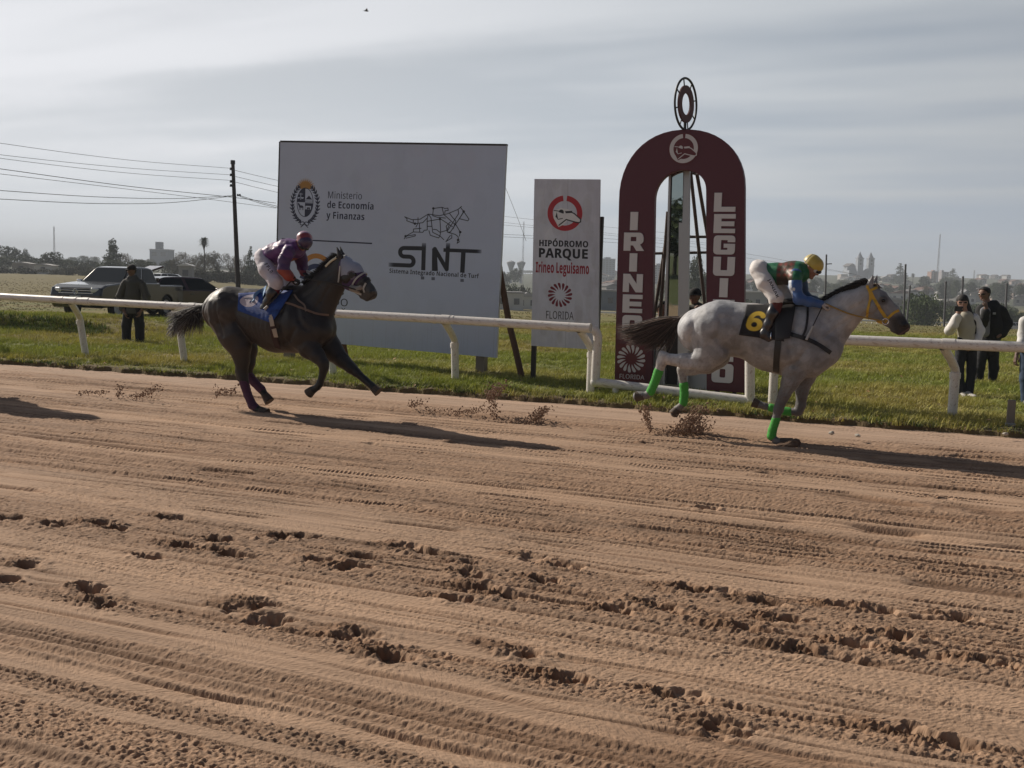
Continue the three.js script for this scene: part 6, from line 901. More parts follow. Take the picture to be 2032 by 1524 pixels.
function cap(g, m, R, col, brim) {
  const H = new Body(0.02); H.add(m(-0.3, 0.55, 0), 1.1 * R, m(0.15, 0.5, 0), 1.06 * R, 1, 0.03); const q = m(0, 0.32, 0), U = m(0, 1, 0).sub(m(0, 0, 0)).normalize(), c = part(g, 'hat', H.mesh(0.007, null, (x, y, z) => -(V(x, y, z).sub(q).dot(U))), std(col, 0.9, 0, { side: THREE.DoubleSide }));
  if (brim === 'round') part(c, 'brim', [new THREE.CylinderGeometry(1.75 * R, 1.8 * R, 0.014, 28).applyMatrix4(new THREE.Matrix4().makeBasis(m(1, 0, 0).sub(m(0, 0, 0)).normalize(), U, m(0, 0, 1).sub(m(0, 0, 0)).normalize()).setPosition(m(-0.05, 0.36, 0)))], std(col, 0.9));
  else { const P = new Body(0.01); P.add(m(0.9, 0.38, -0.5), 0.08 * R, m(1.75, 0.25, -0.3), 0.07 * R, 1, 0.02); P.add(m(0.9, 0.38, 0.5), 0.08 * R, m(1.75, 0.25, 0.3), 0.07 * R, 1, 0.02); P.add(m(1.0, 0.4, 0), 0.12 * R, m(1.8, 0.26, 0), 0.1 * R, 1, 0.05); part(c, 'peak', P.mesh(0.006), std(col, 0.9)); }
}
function hairCap(g, m, R, col, back = 1.08, chains = null) {
  const H = new Body(0.03); H.add(m(-0.34, 0.42, 0), back * R, m(0.1, 0.5, 0), (back - 0.02) * R, 1, 0.03); H.add(m(-0.5, 0.2, 0), 0.95 * R, m(-0.5, -0.35, 0), 0.8 * R, 1, 0.03); if (chains) chains(H); const q = m(0.32, 0.3, 0), d = m(0.75, -0.55, 0).sub(m(0, 0, 0)).normalize();
  part(g, 'hair', H.mesh(0.007, null, chains ? null : (x, y, z) => V(x, y, z).sub(q).dot(d)), std(col, 0.7, 0, { bumpMap: coatBump, bumpScale: 0.01 }));
}
function shoes(g, P, list, col) { for (const [x, y, dx, dz, l] of list) { const S = new Body(0.02), a = P(x, y, l); S.add(a.clone().add(V(0, 0.06, 0)), 0.05, a.clone().add(V(0, 0.045, 0)), 0.048, 1, 0.02); S.add(a.clone().add(V(0, 0.045, 0)), 0.046, a.clone().add(V(dx, 0.035, dz)), 0.038, 1, 0.03); const y0 = a.y - 0.005; part(g, 'shoe', S.mesh(0.008, null, (X, Y) => y0 - Y), col); } }
// man in a cap at the left
spectator('man in a grey jacket and dark cap standing between rail and pickup truck', 264, 684, {
  skin: [0.17, 0.095, 0.07], head: { x: 261, y: 537, F: V(-0.5, -0.12, 1), neck: [264, 556] }, trunk: [[[[264, 566, 12], [264, 585, 13], [264, 612, 13]], 0.9]],
  arms: [[[246, 566, 6.5], [239, 588, 5.6, 0.02], [243, 612, 4.6, 0.1], [248, 620, 3.8, 0.12]], [[283, 566, 6.5], [290, 588, 5.6, 0.02], [286, 610, 4.6, 0.1], [279, 618, 3.8, 0.12]]], legs: [[[256, 616, 9.5], [251, 645, 7.4], [252, 674, 5.6]], [[273, 616, 9.5], [277, 645, 7.4], [278, 676, 5.6]]],
  hands: [{ at: [248, 620, 0.12], dir: V(0.3, -1, 0.1), palm: V(1, 0.2, -0.2), thumb: 1, curl: 0.5 }, { at: [279, 618, 0.12], dir: V(-0.3, -1, 0.1), palm: V(-1, 0.2, -0.2), thumb: -1, curl: 0.5 }],
  wear: (P) => [['trousers', [[[[256, 612, 9.5], [251, 645, 7.6], [251, 680, 7.4]], 1], [[[273, 612, 9.5], [277, 645, 7.6], [278, 681, 7.4]], 1], [[[258, 610, 9], [270, 610, 9]], 1]], cloth(lin(0.016, 0.017, 0.021)), 1.4], ['jacket', [[[[264, 564, 12], [264, 585, 13.5], [264, 630, 14.5]], 0.9], [[[250, 561, 6.5], [278, 561, 6.5]], 1], [[[258, 552, 5], [269, 552, 5]], 1]], cloth(lin(0.075, 0.072, 0.068)), 1.2, null, (x, y) => P(264, 622).y - y], ['jacket_sleeve', [[[[247, 565, 6.6], [238, 588, 6, 0.02], [242, 612, 5.2, 0.09]], 1]], cloth(lin(0.075, 0.072, 0.068)), 1.2], ['jacket_sleeve', [[[[282, 565, 6.6], [291, 588, 6, 0.02], [287, 610, 5.2, 0.09]], 1]], cloth(lin(0.075, 0.072, 0.068)), 1.2]],
  more: (g, P, m, C, R) => { hairCap(g, m, R, lin(0.02, 0.018, 0.016)); cap(g, m, R * 1.05, lin(0.02, 0.018, 0.018), 'peak'); shoes(g, P, [[251, 684, -0.10, 0.16, 0.03], [278, 685, 0.03, 0.2, 0.03]], std(lin(0.03, 0.025, 0.022), 0.6)); },
});
// woman filming with her phone
spectator('woman with long dark hair filming with a phone behind the rail at the right', 1912, 791, {
  skin: [0.34, 0.19, 0.14], head: { x: 1910, y: 599, F: V(-0.35, -0.12, 1), neck: [1916, 622], R: 0.074 }, trunk: [[[[1918, 628, 12], [1918, 650, 14.5], [1918, 676, 15]], 0.9]],
  arms: [[[1897, 633, 8], [1884, 655, 7], [1893, 645, 6, 0.16], [1901, 622, 4.8, 0.22]], [[1934, 633, 8], [1943, 655, 6.6], [1940, 676, 5.4, 0.08], [1934, 682, 4.6, 0.12]]], legs: [[[1908, 688, 10], [1904, 735, 7.4], [1908, 780, 5.6]], [[1927, 688, 10], [1928, 735, 7.4], [1922, 778, 5.6, 0.02]]],
  hands: [{ at: [1901, 623, 0.22], dir: V(0.25, 1, 0.15), palm: V(0.6, 0, -0.6), thumb: 1, curl: 0.55 }, { at: [1934, 682, 0.12], dir: V(-0.6, -0.7, 0.2), palm: V(-0.5, 0.3, -0.8), thumb: -1, curl: 0.4 }], face: { glasses: true },
  wear: () => [['trousers', [[[[1908, 684, 10.5], [1903, 735, 7.6], [1908, 785, 7]], 1], [[[1927, 684, 10.5], [1928, 735, 7.8], [1922, 784, 7, 0.02]], 1], [[[1912, 674, 11], [1924, 674, 11]], 1]], cloth(lin(0.014, 0.016, 0.024)), 1], ['top', [[[[1917, 630, 13], [1918, 650, 15], [1918, 670, 15]], 0.92]], cloth(lin(0.40, 0.37, 0.30)), 1.4], ['cardigan_sleeve', [[[[1899, 632, 8.5], [1884, 656, 7.6], [1893, 645, 6.6, 0.16], [1900, 627, 5.6, 0.21]], 1]], cloth(lin(0.66, 0.64, 0.62)), 1.2], ['cardigan_sleeve', [[[[1933, 632, 9], [1944, 656, 8], [1940, 676, 6.4, 0.08]], 1], [[[1936, 640, 8, -0.04], [1938, 670, 7, -0.03]], 1]], cloth(lin(0.58, 0.57, 0.58)), 1.2]],
  more: (g, P, m, C, R) => { hairCap(g, m, R, lin(0.014, 0.011, 0.011), 1.1, (H) => { H.add(m(-0.5, -0.2, -0.5), 0.75 * R, P(1930, 640, 0.02), 0.055, 1, 0.04); H.add(P(1930, 640, 0.02), 0.055, P(1934, 660, 0.06), 0.025, 1, 0.03); H.add(m(-0.5, -0.2, 0.5), 0.6 * R, P(1900, 628, -0.08), 0.05, 1, 0.04); }); shoes(g, P, [[1909, 790, -0.04, 0.18, 0.02], [1920, 790, 0.02, 0.2, 0.05]], std(lin(0.40, 0.38, 0.36), 0.6)); },
});
{ const gp = onGround(1912, 791), f = frameAt(V(gp.x, 0, gp.z), RA), p = f.p(1903, 613, 0.27), g = thing('phone', V(gp.x, 0, gp.z), 0, 'dark phone held up by the woman in the white cardigan', 'phone'); part(g, 'phone_body', [rbox(0.155, 0.076, 0.009, 0.004, p.x, p.y, p.z, 0, 0.3, 0)], M.black); part(g, 'camera_lens', [new THREE.CylinderGeometry(0.009, 0.009, 0.005, 12).rotateX(Math.PI / 2).translate(p.x - 0.05, p.y + 0.02, p.z + 0.02)], M.glass); }
// man in a black jacket beside her
spectator('man in a black jacket and sunglasses with raised hand beside the filming woman', 1957, 767, {
  skin: [0.19, 0.105, 0.075], head: { x: 1953, y: 583, F: V(-1, -0.1, 0.6), neck: [1961, 606], R: 0.079 }, trunk: [[[[1966, 616, 15], [1966, 645, 17], [1962, 680, 15]], 0.85]],
  arms: [[[1946, 616, 8.5], [1948, 645, 7.4, 0.1], [1953, 632, 6.4, 0.22], [1957, 610, 5, 0.26]], [[1990, 616, 9], [2000, 640, 7.6], [1990, 660, 6.2, 0.06], [1978, 668, 5, 0.12]]], legs: [[[1952, 694, 11], [1944, 730, 8], [1942, 758, 6.4]], [[1970, 694, 11], [1972, 730, 8], [1968, 758, 6.4]]],
  hands: [{ at: [1957, 610, 0.26], dir: V(-0.1, 1, 0), palm: V(-0.7, 0, -0.6), thumb: 1, curl: 0.6 }], face: { glasses: true },
  wear: () => [['trousers', [[[[1952, 688, 11], [1944, 730, 8.2], [1942, 762, 7]], 1], [[[1970, 688, 11], [1972, 730, 8.2], [1968, 763, 7]], 1], [[[1955, 682, 11], [1968, 682, 11]], 1]], cloth(lin(0.013, 0.014, 0.018)), 1], ['jacket', [[[[1966, 616, 16], [1967, 648, 19], [1963, 688, 17]], 0.88], [[[1949, 615, 8.5], [1984, 615, 8.5]], 1], [[[1947, 616, 9], [1948, 645, 8.4, 0.1], [1953, 633, 7.4, 0.21], [1956, 620, 6.4, 0.25]], 1], [[[1988, 620, 9.5], [1998, 642, 9], [1989, 662, 7.4, 0.06]], 1], [[[1956, 605, 6.5], [1974, 604, 7]], 1]], cloth(lin(0.012, 0.012, 0.014)), 1.6], ['shirt', [[[[1955, 618, 9, 0.12], [1955, 660, 8, 0.14]], 0.6]], cloth(lin(0.22, 0.22, 0.24)), 1]],
  more: (g, P, m, C, R) => { hairCap(g, m, R, lin(0.012, 0.01, 0.01)); const q = P(1957, 597, 0.30); part(g, 'jacket_badge', [rbox(0.05, 0.035, 0.008, 0.003, P(1974, 622, 0.2).x, P(1974, 622, 0.2).y, 0.185)], std(lin(0.35, 0.35, 0.36), 0.7)); shoes(g, P, [[1942, 767, -0.12, 0.14, 0.02], [1968, 768, -0.10, 0.15, 0.02]], std(lin(0.05, 0.045, 0.04), 0.6)); },
});
// someone half outside the frame
spectator('person in a white sweater and blue jeans at the right edge behind the rail', 2048, 806, {
  skin: [0.13, 0.075, 0.055], head: { x: 2052, y: 604, F: V(-0.3, 0, 1), neck: [2052, 626] }, trunk: [[[[2050, 638, 14], [2050, 665, 16], [2050, 690, 15]], 0.9]],
  arms: [[[2032, 640, 8], [2028, 665, 7], [2022, 690, 6, 0.1], [2017, 706, 4.8, 0.14]], [[2068, 640, 8], [2074, 665, 7], [2074, 690, 6], [2072, 706, 5]]], legs: [[[2040, 704, 13], [2036, 750, 9.5], [2036, 794, 7]], [[2060, 704, 13], [2063, 750, 9.5], [2062, 794, 7]]],
  hands: [{ at: [2017, 706, 0.14], dir: V(-0.25, -1, 0.1), palm: V(1, -0.1, 0), thumb: 1, curl: 0.6 }],
  wear: () => [['trousers', [[[[2040, 698, 14], [2036, 750, 10.5], [2036, 800, 8.4]], 1], [[[2060, 698, 14], [2063, 750, 10.5], [2062, 800, 8.4]], 1], [[[2042, 692, 13], [2058, 692, 13]], 1]], cloth(lin(0.03, 0.055, 0.10)), 1], ['sweater', [[[[2050, 636, 15], [2050, 665, 17.5], [2050, 694, 16]], 0.92], [[[2033, 638, 9], [2030, 664, 8], [2025, 686, 6.6, 0.09]], 1], [[[2068, 638, 9], [2074, 665, 8], [2074, 690, 6.6]], 1]], cloth(lin(0.66, 0.65, 0.64)), 1.4]],
  more: (g, P, m, C, R) => { hairCap(g, m, R, lin(0.02, 0.016, 0.014)); shoes(g, P, [[2036, 805, -0.05, 0.18, 0.02], [2062, 805, 0.05, 0.18, 0.02]], std(lin(0.1, 0.1, 0.1), 0.6)); },
});
// two people half hidden behind the finish arch
spectator('man in a wide dark hat seen between mirror column and right arch leg', 1384, 774, {
  skin: [0.2, 0.11, 0.08], head: { x: 1378, y: 588, F: V(-0.7, -0.05, 1), neck: [1380, 608], R: 0.078 }, trunk: [[[[1384, 618, 14], [1384, 645, 15.5], [1384, 680, 14]], 0.9]], arms: [[[1366, 618, 8], [1358, 640, 7, 0.06], [1370, 636, 6, 0.2], [1384, 620, 5, 0.25]], [[1402, 618, 8], [1409, 642, 7, 0.06], [1400, 632, 6, 0.2], [1390, 620, 5, 0.26]]], legs: [[[1376, 690, 12], [1374, 730, 9], [1374, 764, 7]], [[1394, 690, 12], [1396, 730, 9], [1396, 764, 7]]],
  wear: () => [['trousers', [[[[1376, 684, 13], [1374, 730, 10], [1374, 766, 8]], 1], [[[1394, 684, 13], [1396, 730, 10], [1396, 766, 8]], 1], [[[1378, 680, 12], [1392, 680, 12]], 1]], cloth(lin(0.03, 0.03, 0.035)), 1], ['jacket', [[[[1384, 616, 15], [1384, 645, 17], [1384, 690, 16]], 0.95], [[[1366, 616, 9], [1358, 640, 8, 0.06], [1370, 636, 7, 0.19]], 1], [[[1402, 616, 9], [1409, 642, 8, 0.06], [1400, 633, 7, 0.19]], 1]], cloth(lin(0.055, 0.05, 0.042)), 1.5]],
  hands: [{ at: [1383, 621, 0.25], dir: V(0.5, 0.8, 0.1), palm: V(0.5, 0, -0.8), thumb: 1, curl: 0.8 }, { at: [1391, 621, 0.26], dir: V(-0.5, 0.8, 0.1), palm: V(-0.5, 0, -0.8), thumb: -1, curl: 0.8 }],
  more: (g, P, m, C, R) => { hairCap(g, m, R, lin(0.02, 0.016, 0.014)); cap(g, m, R * 1.04, lin(0.016, 0.015, 0.016), 'round'); shoes(g, P, [[1374, 773, -0.05, 0.18, 0], [1396, 773, 0.05, 0.18, 0]], std(lin(0.03, 0.03, 0.03), 0.6)); },
});
spectator('dark haired person in grey seen through the left opening of the arch', 1316, 772, {
  skin: [0.24, 0.13, 0.1], head: { x: 1313, y: 612, F: V(0.5, -0.1, 1), neck: [1313, 632], R: 0.074 }, trunk: [[[[1313, 640, 13], [1313, 665, 14.5], [1313, 690, 14]], 0.9]], arms: [[[1298, 640, 7.5], [1293, 665, 6.4], [1297, 690, 5.2]], [[1328, 640, 7.5], [1333, 665, 6.4], [1330, 690, 5.2]]], legs: [[[1306, 700, 11], [1305, 736, 8.5], [1305, 764, 6.6]], [[1322, 700, 11], [1323, 736, 8.5], [1323, 764, 6.6]]],
  wear: () => [['trousers', [[[[1306, 696, 12], [1305, 736, 9], [1305, 765, 7.4]], 1], [[[1322, 696, 12], [1323, 736, 9], [1323, 765, 7.4]], 1]], cloth(lin(0.03, 0.035, 0.045)), 1], ['sweater', [[[[1313, 640, 14], [1313, 665, 15.5], [1313, 694, 15]], 0.95], [[[1299, 640, 8], [1293, 665, 7], [1297, 688, 6]], 1], [[[1327, 640, 8], [1333, 665, 7], [1330, 688, 6]], 1]], cloth(lin(0.16, 0.155, 0.15)), 1.3]],
  more: (g, P, m, C, R) => { hairCap(g, m, R, lin(0.012, 0.01, 0.01), 1.14); shoes(g, P, [[1305, 772, 0, 0.18, 0], [1323, 772, 0, 0.18, 0]], std(lin(0.03, 0.03, 0.03), 0.6)); },
});
// ---------------------------------------------------------------- vehicles: z forward, y up
function quadPane(a, b, c, d, inset, lift, thick = 0.012) {   // pane inside a four sided opening, a to d counterclockwise seen from outside
  const m = a.clone().add(b).add(c).add(d).multiplyScalar(0.25), q = [a, b, c, d].map((p) => p.clone().lerp(m, inset)), n = q[1].clone().sub(q[0]).cross(q[3].clone().sub(q[0])).normalize(), o = q.map((p) => p.clone().addScaledVector(n, lift)), i = q.map((p) => p.clone().addScaledVector(n, lift - thick)), P = [];
  const t = (x, y, z) => P.push(x.x, x.y, x.z, y.x, y.y, y.z, z.x, z.y, z.z); t(o[0], o[1], o[2]); t(o[0], o[2], o[3]); for (let k = 0; k < 4; k++) { const l = (k + 1) % 4; t(i[k], i[l], o[l]); t(i[k], o[l], o[k]); }
  const g = new THREE.BufferGeometry(); g.setAttribute('position', new THREE.Float32BufferAttribute(P, 3)); g.computeVertexNormals(); return g;
}
function wheel(parent, x, y, z, r, w) {
  const t = part(parent, 'wheel', [new THREE.TorusGeometry(r * 0.80, r * 0.24, 10, 28).scale(1, 1, w / (r * 0.48)).rotateY(Math.PI / 2).translate(x, y, z)], M.rubber), s = Math.sign(x);
  part(t, 'rim', [new THREE.CylinderGeometry(r * 0.62, r * 0.62, w * 0.7, 24).rotateZ(Math.PI / 2).translate(x, y, z), ...[0, 1, 2, 3, 4].map((k) => box(0.02, r * 0.55, 0.07, x + s * w * 0.36, y + Math.cos(k * 1.257) * r * 0.3, z + Math.sin(k * 1.257) * r * 0.3, k * 1.257))], M.galvanised);
}
function vehicle(name, label, pos, turn, V0, paint) {
  const g = thing(name, pos, turn, label, V0.cat), hw = V0.w / 2, W = V0;
  const sh = new THREE.Shape(); W.profile.forEach(([z, y], i) => (i ? sh.lineTo(z, y) : sh.moveTo(z, y)));
  // underside with round wheel arches, from back to front
  for (const z of [W.axles[1], W.axles[0]]) { sh.lineTo(z - W.r * 1.16, W.sill); sh.absarc(z, W.r, W.r * 1.16, Math.PI - Math.asin((W.sill - W.r) / (W.r * 1.16) || 0), Math.asin((W.sill - W.r) / (W.r * 1.16) || 0), true); }
  sh.closePath();
  part(g, 'body', [new THREE.ExtrudeGeometry(sh, { depth: W.w - 0.16, bevelEnabled: true, bevelSize: 0.05, bevelThickness: 0.08, bevelSegments: 4, curveSegments: 14 }).translate(0, 0, -(W.w - 0.16) / 2).rotateY(-Math.PI / 2)], paint);
  const [zb, zf, zrb, zrf, y0, y1, wt] = W.cabin, c = (s, z, y, w) => V(s * w, y, z), bw = hw - 0.06;
  const A = [c(1, zf, y0, bw), c(-1, zf, y0, bw), c(-1, zb, y0, bw), c(1, zb, y0, bw)], T = [c(1, zrf, y1, wt), c(-1, zrf, y1, wt), c(-1, zrb, y1, wt), c(1, zrb, y1, wt)];
  // rounded cabin: its side outline drawn out across the width and drawn in towards the roof
  const bv = 0.07, cs = new THREE.Shape(); cs.moveTo(zb, y0 - 0.05); cs.lineTo(zrb - 0.10, y1 - 0.10); cs.quadraticCurveTo(zrb - 0.02, y1, zrb + 0.2, y1 + 0.015); cs.quadraticCurveTo((zrb + zrf) / 2, y1 + 0.05, zrf - 0.15, y1 + 0.01); cs.quadraticCurveTo(zrf + 0.02, y1, zrf + 0.14, y1 - 0.10); cs.lineTo(zf, y0 - 0.05); cs.closePath();
  const cg = new THREE.ExtrudeGeometry(cs, { depth: 2 * bw - 2 * bv, bevelEnabled: true, bevelSize: bv, bevelThickness: bv, bevelOffset: -bv, bevelSegments: 4, curveSegments: 8 }).translate(0, 0, -(bw - bv)).rotateY(-Math.PI / 2), ca = cg.attributes.position; for (let i = 0; i < ca.count; i++) ca.setX(i, ca.getX(i) * lerp(1, wt / bw, clamp((ca.getY(i) - y0) / (y1 - y0), 0, 1))); cg.computeVertexNormals(); part(g, 'cabin', cg, paint);
  part(g, 'windscreen', [quadPane(A[1], A[0], T[0], T[1], 0.13, 0.02)], M.glass); part(g, 'rear_window', [quadPane(A[3], A[2], T[2], T[3], 0.2, 0.02)], M.glass);
  for (const s of [0, 1]) { const f0 = s ? A[1] : A[0], b0 = s ? A[2] : A[3], f1 = s ? T[1] : T[0], b1 = s ? T[2] : T[3], mid = 0.5; const m0 = f0.clone().lerp(b0, mid), m1 = f1.clone().lerp(b1, mid); for (const [p, q2, r2, u] of [[f0, m0, m1, f1], [m0, b0, b1, m1]]) part(g, 'side_window', [s ? quadPane(q2, p, u, r2, 0.13, 0.012) : quadPane(p, q2, r2, u, 0.13, 0.012)], M.glass); }
  for (const z of W.axles) for (const s of [1, -1]) wheel(g, s * (hw - 0.13), W.r, z, W.r, 0.24);
  for (const s of [1, -1]) { part(g, 'mirror', [rbox(0.2, 0.16, 0.1, 0.04, s * (hw + 0.08), y0 + 0.08, zf - 0.35)], W.mirror ?? paint); part(g, 'headlight', [rbox(0.36, 0.17, 0.22, 0.05, s * (hw - 0.26), W.lampY, W.front - 0.06, 0, s * 0.3)], M.lamp); part(g, 'tail_light', [rbox(0.12, 0.3, 0.08, 0.03, s * (hw - 0.1), W.lampY + 0.05, W.rear + 0.0)], std(lin(0.25, 0.01, 0.01), 0.3)); part(g, 'door_handle', [rbox(0.03, 0.035, 0.16, 0.012, s * (hw + 0.005), W.lampY + 0.1, (zf + zb) / 2 + 0.12)], M.black); }
  return g;
}
const TRUCK = { cat: 'pickup truck', w: 1.94, r: 0.39, sill: 0.46, axles: [1.62, -1.48], front: 2.58, rear: -2.62, lampY: 0.98, profile: [[2.50, 0.44], [2.62, 0.56], [2.62, 0.80], [2.54, 1.03], [2.30, 1.12], [1.55, 1.19], [1.10, 1.22], [-0.95, 1.20], [-1.00, 1.12], [-2.60, 1.12], [-2.63, 0.62], [-2.55, 0.48]], cabin: [-1.0, 1.25, -0.82, 0.42, 1.17, 1.78, 0.70], mirror: M.chrome };
{
  const paint = new THREE.MeshPhysicalMaterial({ color: lin(0.030, 0.031, 0.035), roughness: 0.26, metalness: 0.25, clearcoat: 1, clearcoatRoughness: 0.08 }), b = standAt(240, 36.5), g = vehicle('pickup_truck', 'grey double cab pickup truck parked on the field behind the standing man', b, -0.2, TRUCK, paint);
  part(g, 'grille', [rbox(1.36, 0.22, 0.06, 0.02, 0, 0.93, 2.60)], M.black); for (const y of [0.88, 0.97]) part(g, 'grille_bar', [rbox(1.3, 0.028, 0.03, 0.01, 0, y, 2.635)], M.chrome);
  const e = part(g, 'emblem', [new THREE.TorusGeometry(0.088, 0.012, 8, 28).translate(0, 0.93, 2.65), ...[[-0.035, 0.05, -0.012, -0.02], [0.035, 0.05, 0.012, -0.02], [-0.062, 0.03, -0.028, -0.075], [-0.028, -0.075, 0, -0.01], [0.028, -0.075, 0, -0.01], [0.062, 0.03, 0.028, -0.075]].map(([x0, y0, x1, y1]) => bar(V(x0, 0.93 + y0, 2.65), V(x1, 0.93 + y1, 2.65), 0.009, 0.009, 6))], M.chrome);
  part(g, 'lower_bumper', [rbox(1.86, 0.26, 0.16, 0.05, 0, 0.62, 2.57)], M.black); part(g, 'air_intake', [rbox(1.1, 0.14, 0.05, 0.02, 0, 0.56, 2.64)], M.rubber); for (const s of [1, -1]) part(g, 'fog_light', [new THREE.CylinderGeometry(0.07, 0.07, 0.04, 16).rotateX(Math.PI / 2).translate(s * 0.72, 0.62, 2.65)], M.lamp);
  part(g, 'number_plate', [rbox(0.42, 0.12, 0.02, 0.005, 0, 0.74, 2.665)], std(lin(0.5, 0.5, 0.5), 0.5)); part(g, 'load_bed', [box(1.6, 0.02, 1.5, 0, 1.135, -1.8)], M.rubber); part(g, 'bed_rail', [rbox(0.08, 0.05, 1.55, 0.02, 0.88, 1.16, -1.8)], M.black); part(g, 'bed_rail', [rbox(0.08, 0.05, 1.55, 0.02, -0.88, 1.16, -1.8)], M.black);
}
const HATCH = { cat: 'car', w: 1.72, r: 0.30, sill: 0.30, axles: [1.22, -1.22], front: 1.92, rear: -1.94, lampY: 0.74, profile: [[1.86, 0.28], [1.96, 0.42], [1.92, 0.70], [1.70, 0.84], [0.95, 0.95], [-1.75, 0.98], [-1.95, 0.90], [-1.97, 0.50], [-1.88, 0.30]], cabin: [-1.85, 1.05, -1.40, 0.22, 0.93, 1.47, 0.62] };
{
  const mk = (c) => new THREE.MeshPhysicalMaterial({ color: c, roughness: 0.3, metalness: 0.2, clearcoat: 1, clearcoatRoughness: 0.1 });
  const b = standAt(377, 40), h = vehicle('hatchback_car', 'dark maroon hatchback parked behind the tail of the pickup truck', b, 2.3, HATCH, mk(lin(0.05, 0.014, 0.02)));
  part(h, 'boot_lid', [rbox(1.3, 0.07, 0.9, 0.03, 0, 1.72, -1.75, -0.35)], mk(lin(0.05, 0.014, 0.02)));
  const list = [[330, 552, 120, 0.4, [0.6, 0.6, 0.6], 'white car parked far behind the pickup truck'], [348, 553, 125, 1.4, [0.35, 0.36, 0.38], 'silver car far off beside the white one behind the pickup'], [452, 556, 235, 1.2, [0.5, 0.5, 0.5], 'pale car far off left of the utility pole base'], [488, 558, 228, 1.7, [0.10, 0.10, 0.11], 'dark grey car far off between utility pole and purple jockey'], [503, 558, 240, 0.9, [0.08, 0.08, 0.09], 'dark car far off beneath the purple jockey'], [2024, 612, 150, 1.5, [0.5, 0.5, 0.52], 'pale car far off at the right edge above the far rail']];
  for (const [x, y, d, turn, c, label] of list) { const k = copyOf(h, standAt(x, d), turn, label); k.children.filter((o) => o.name === 'boot_lid').forEach((o) => k.remove(o)); k.traverse((o) => { if (o.isMesh && ['body', 'cabin', 'mirror'].includes(o.name)) o.material = mk(lin(...c)); }); k.userData.group = 'cars parked far off'; }
}
// ---------------------------------------------------------------- trees
// labels for many alike things: which one from the left, and beside which landmark
const ORD = 'first second third fourth fifth sixth seventh eighth ninth tenth eleventh twelfth thirteenth fourteenth fifteenth sixteenth seventeenth eighteenth nineteenth twentieth'.split(' '), rows = {};
const MARKS = [[150, 'left of the pickup truck'], [330, 'behind the pickup truck'], [480, 'around the palm'], [700, 'beyond the billboard'], [1060, 'below the water towers'], [1240, 'between tall sign and arch'], [1475, 'behind the arch'], [1560, 'behind the green jockey'], [1640, 'behind the yellow helmet'], [1690, 'left of the church'], [1740, 'under the church'], [1800, 'near the pointed pine'], [1850, 'above the round bush'], [1905, 'near the apartment blocks'], [1960, 'above the filming woman'], [2200, 'at the right edge']];
const row = (base, o, x) => { const m = MARKS.find((q) => x < q[0])?.[1] ?? 'at the right edge'; (rows[base + '|' + m] ??= []).push([x, o]); return o; };
function nameRows() { for (const [k, l] of Object.entries(rows)) { const [base, m] = k.split('|'); l.sort((a, b) => a[0] - b[0]).forEach(([, o], i) => { o.userData.label = (l.length > 1 ? (ORD[i] ?? 'last') + ' ' : '') + base + ' ' + m + (l.length > 1 ? ' from the left' : ''); }); } }
const crownMat = new THREE.MeshPhysicalMaterial({ vertexColors: true, roughness: 0.9, side: THREE.DoubleSide, transmission: 0.12, thickness: 0 }), bark = std(lin(0.06, 0.048, 0.04), 0.95);
// leaf sprays scattered through lobes [x, y, z, rx, ry, rz] of a crown of height one
function crownGeo(seed, lobes, n, size, cols, thin = 1, hollow = 0.35) {
  const R = rng(seed), P = [], C = [], vol = lobes.map((l) => l[3] * l[4] * l[5]), tot = vol.reduce((a, b) => a + b);
  for (let i = 0; i < n; i++) {
    let r = R() * tot, k = 0; while (r > vol[k] && k < lobes.length - 1) r -= vol[k++]; const [cx, cy, cz, rx, ry, rz] = lobes[k];
    const a = R() * 6.283, b = Math.acos(2 * R() - 1), q = Math.cbrt(lerp(hollow ** 3, 1, R())), x = cx + rx * q * Math.sin(b) * Math.cos(a), y = cy + ry * q * Math.cos(b), z = cz + rz * q * Math.sin(b) * Math.sin(a);
    if (noise(x * 7 + seed, y * 7, z * 7) < -0.16) continue;
    const s = size * (0.6 + 0.8 * R()), c = cols[(R() * cols.length) | 0], v = 0.75 + 0.5 * R(), d = V(R() - 0.5, R() - 0.5, R() - 0.5).normalize(), e = V(R() - 0.5, R() - 0.5, R() - 0.5).cross(d).normalize();
    for (const [u, w] of [[-1, -0.5], [1, -0.4], [0.1, 1]]) { P.push(x + (d.x * u + e.x * w * thin) * s, y + (d.y * u + e.y * w * thin) * s, z + (d.z * u + e.z * w * thin) * s); C.push(c[0] * v, c[1] * v, c[2] * v); }
  }
  const g = new THREE.BufferGeometry(); g.setAttribute('position', new THREE.Float32BufferAttribute(P, 3)); g.setAttribute('color', new THREE.Float32BufferAttribute(C, 3)); g.computeVertexNormals(); return g;
}
function limbs(seed, h0, n, spread, top, r = 0.018) { const R = rng(seed), L = [bar(V(0, -0.02, 0), V(0.01, h0, 0), r, r * 0.7, 7)]; for (let i = 0; i < n; i++) { const a = i * 2.4 + R(), s = spread * (0.5 + 0.5 * R()), y = h0 * (0.7 + 0.3 * R()); L.push(bar(V(0.008, y, 0), V(Math.cos(a) * s, top * (0.75 + 0.25 * R()), Math.sin(a) * s), r * 0.5, r * 0.15, 5)); } return merge(L); }
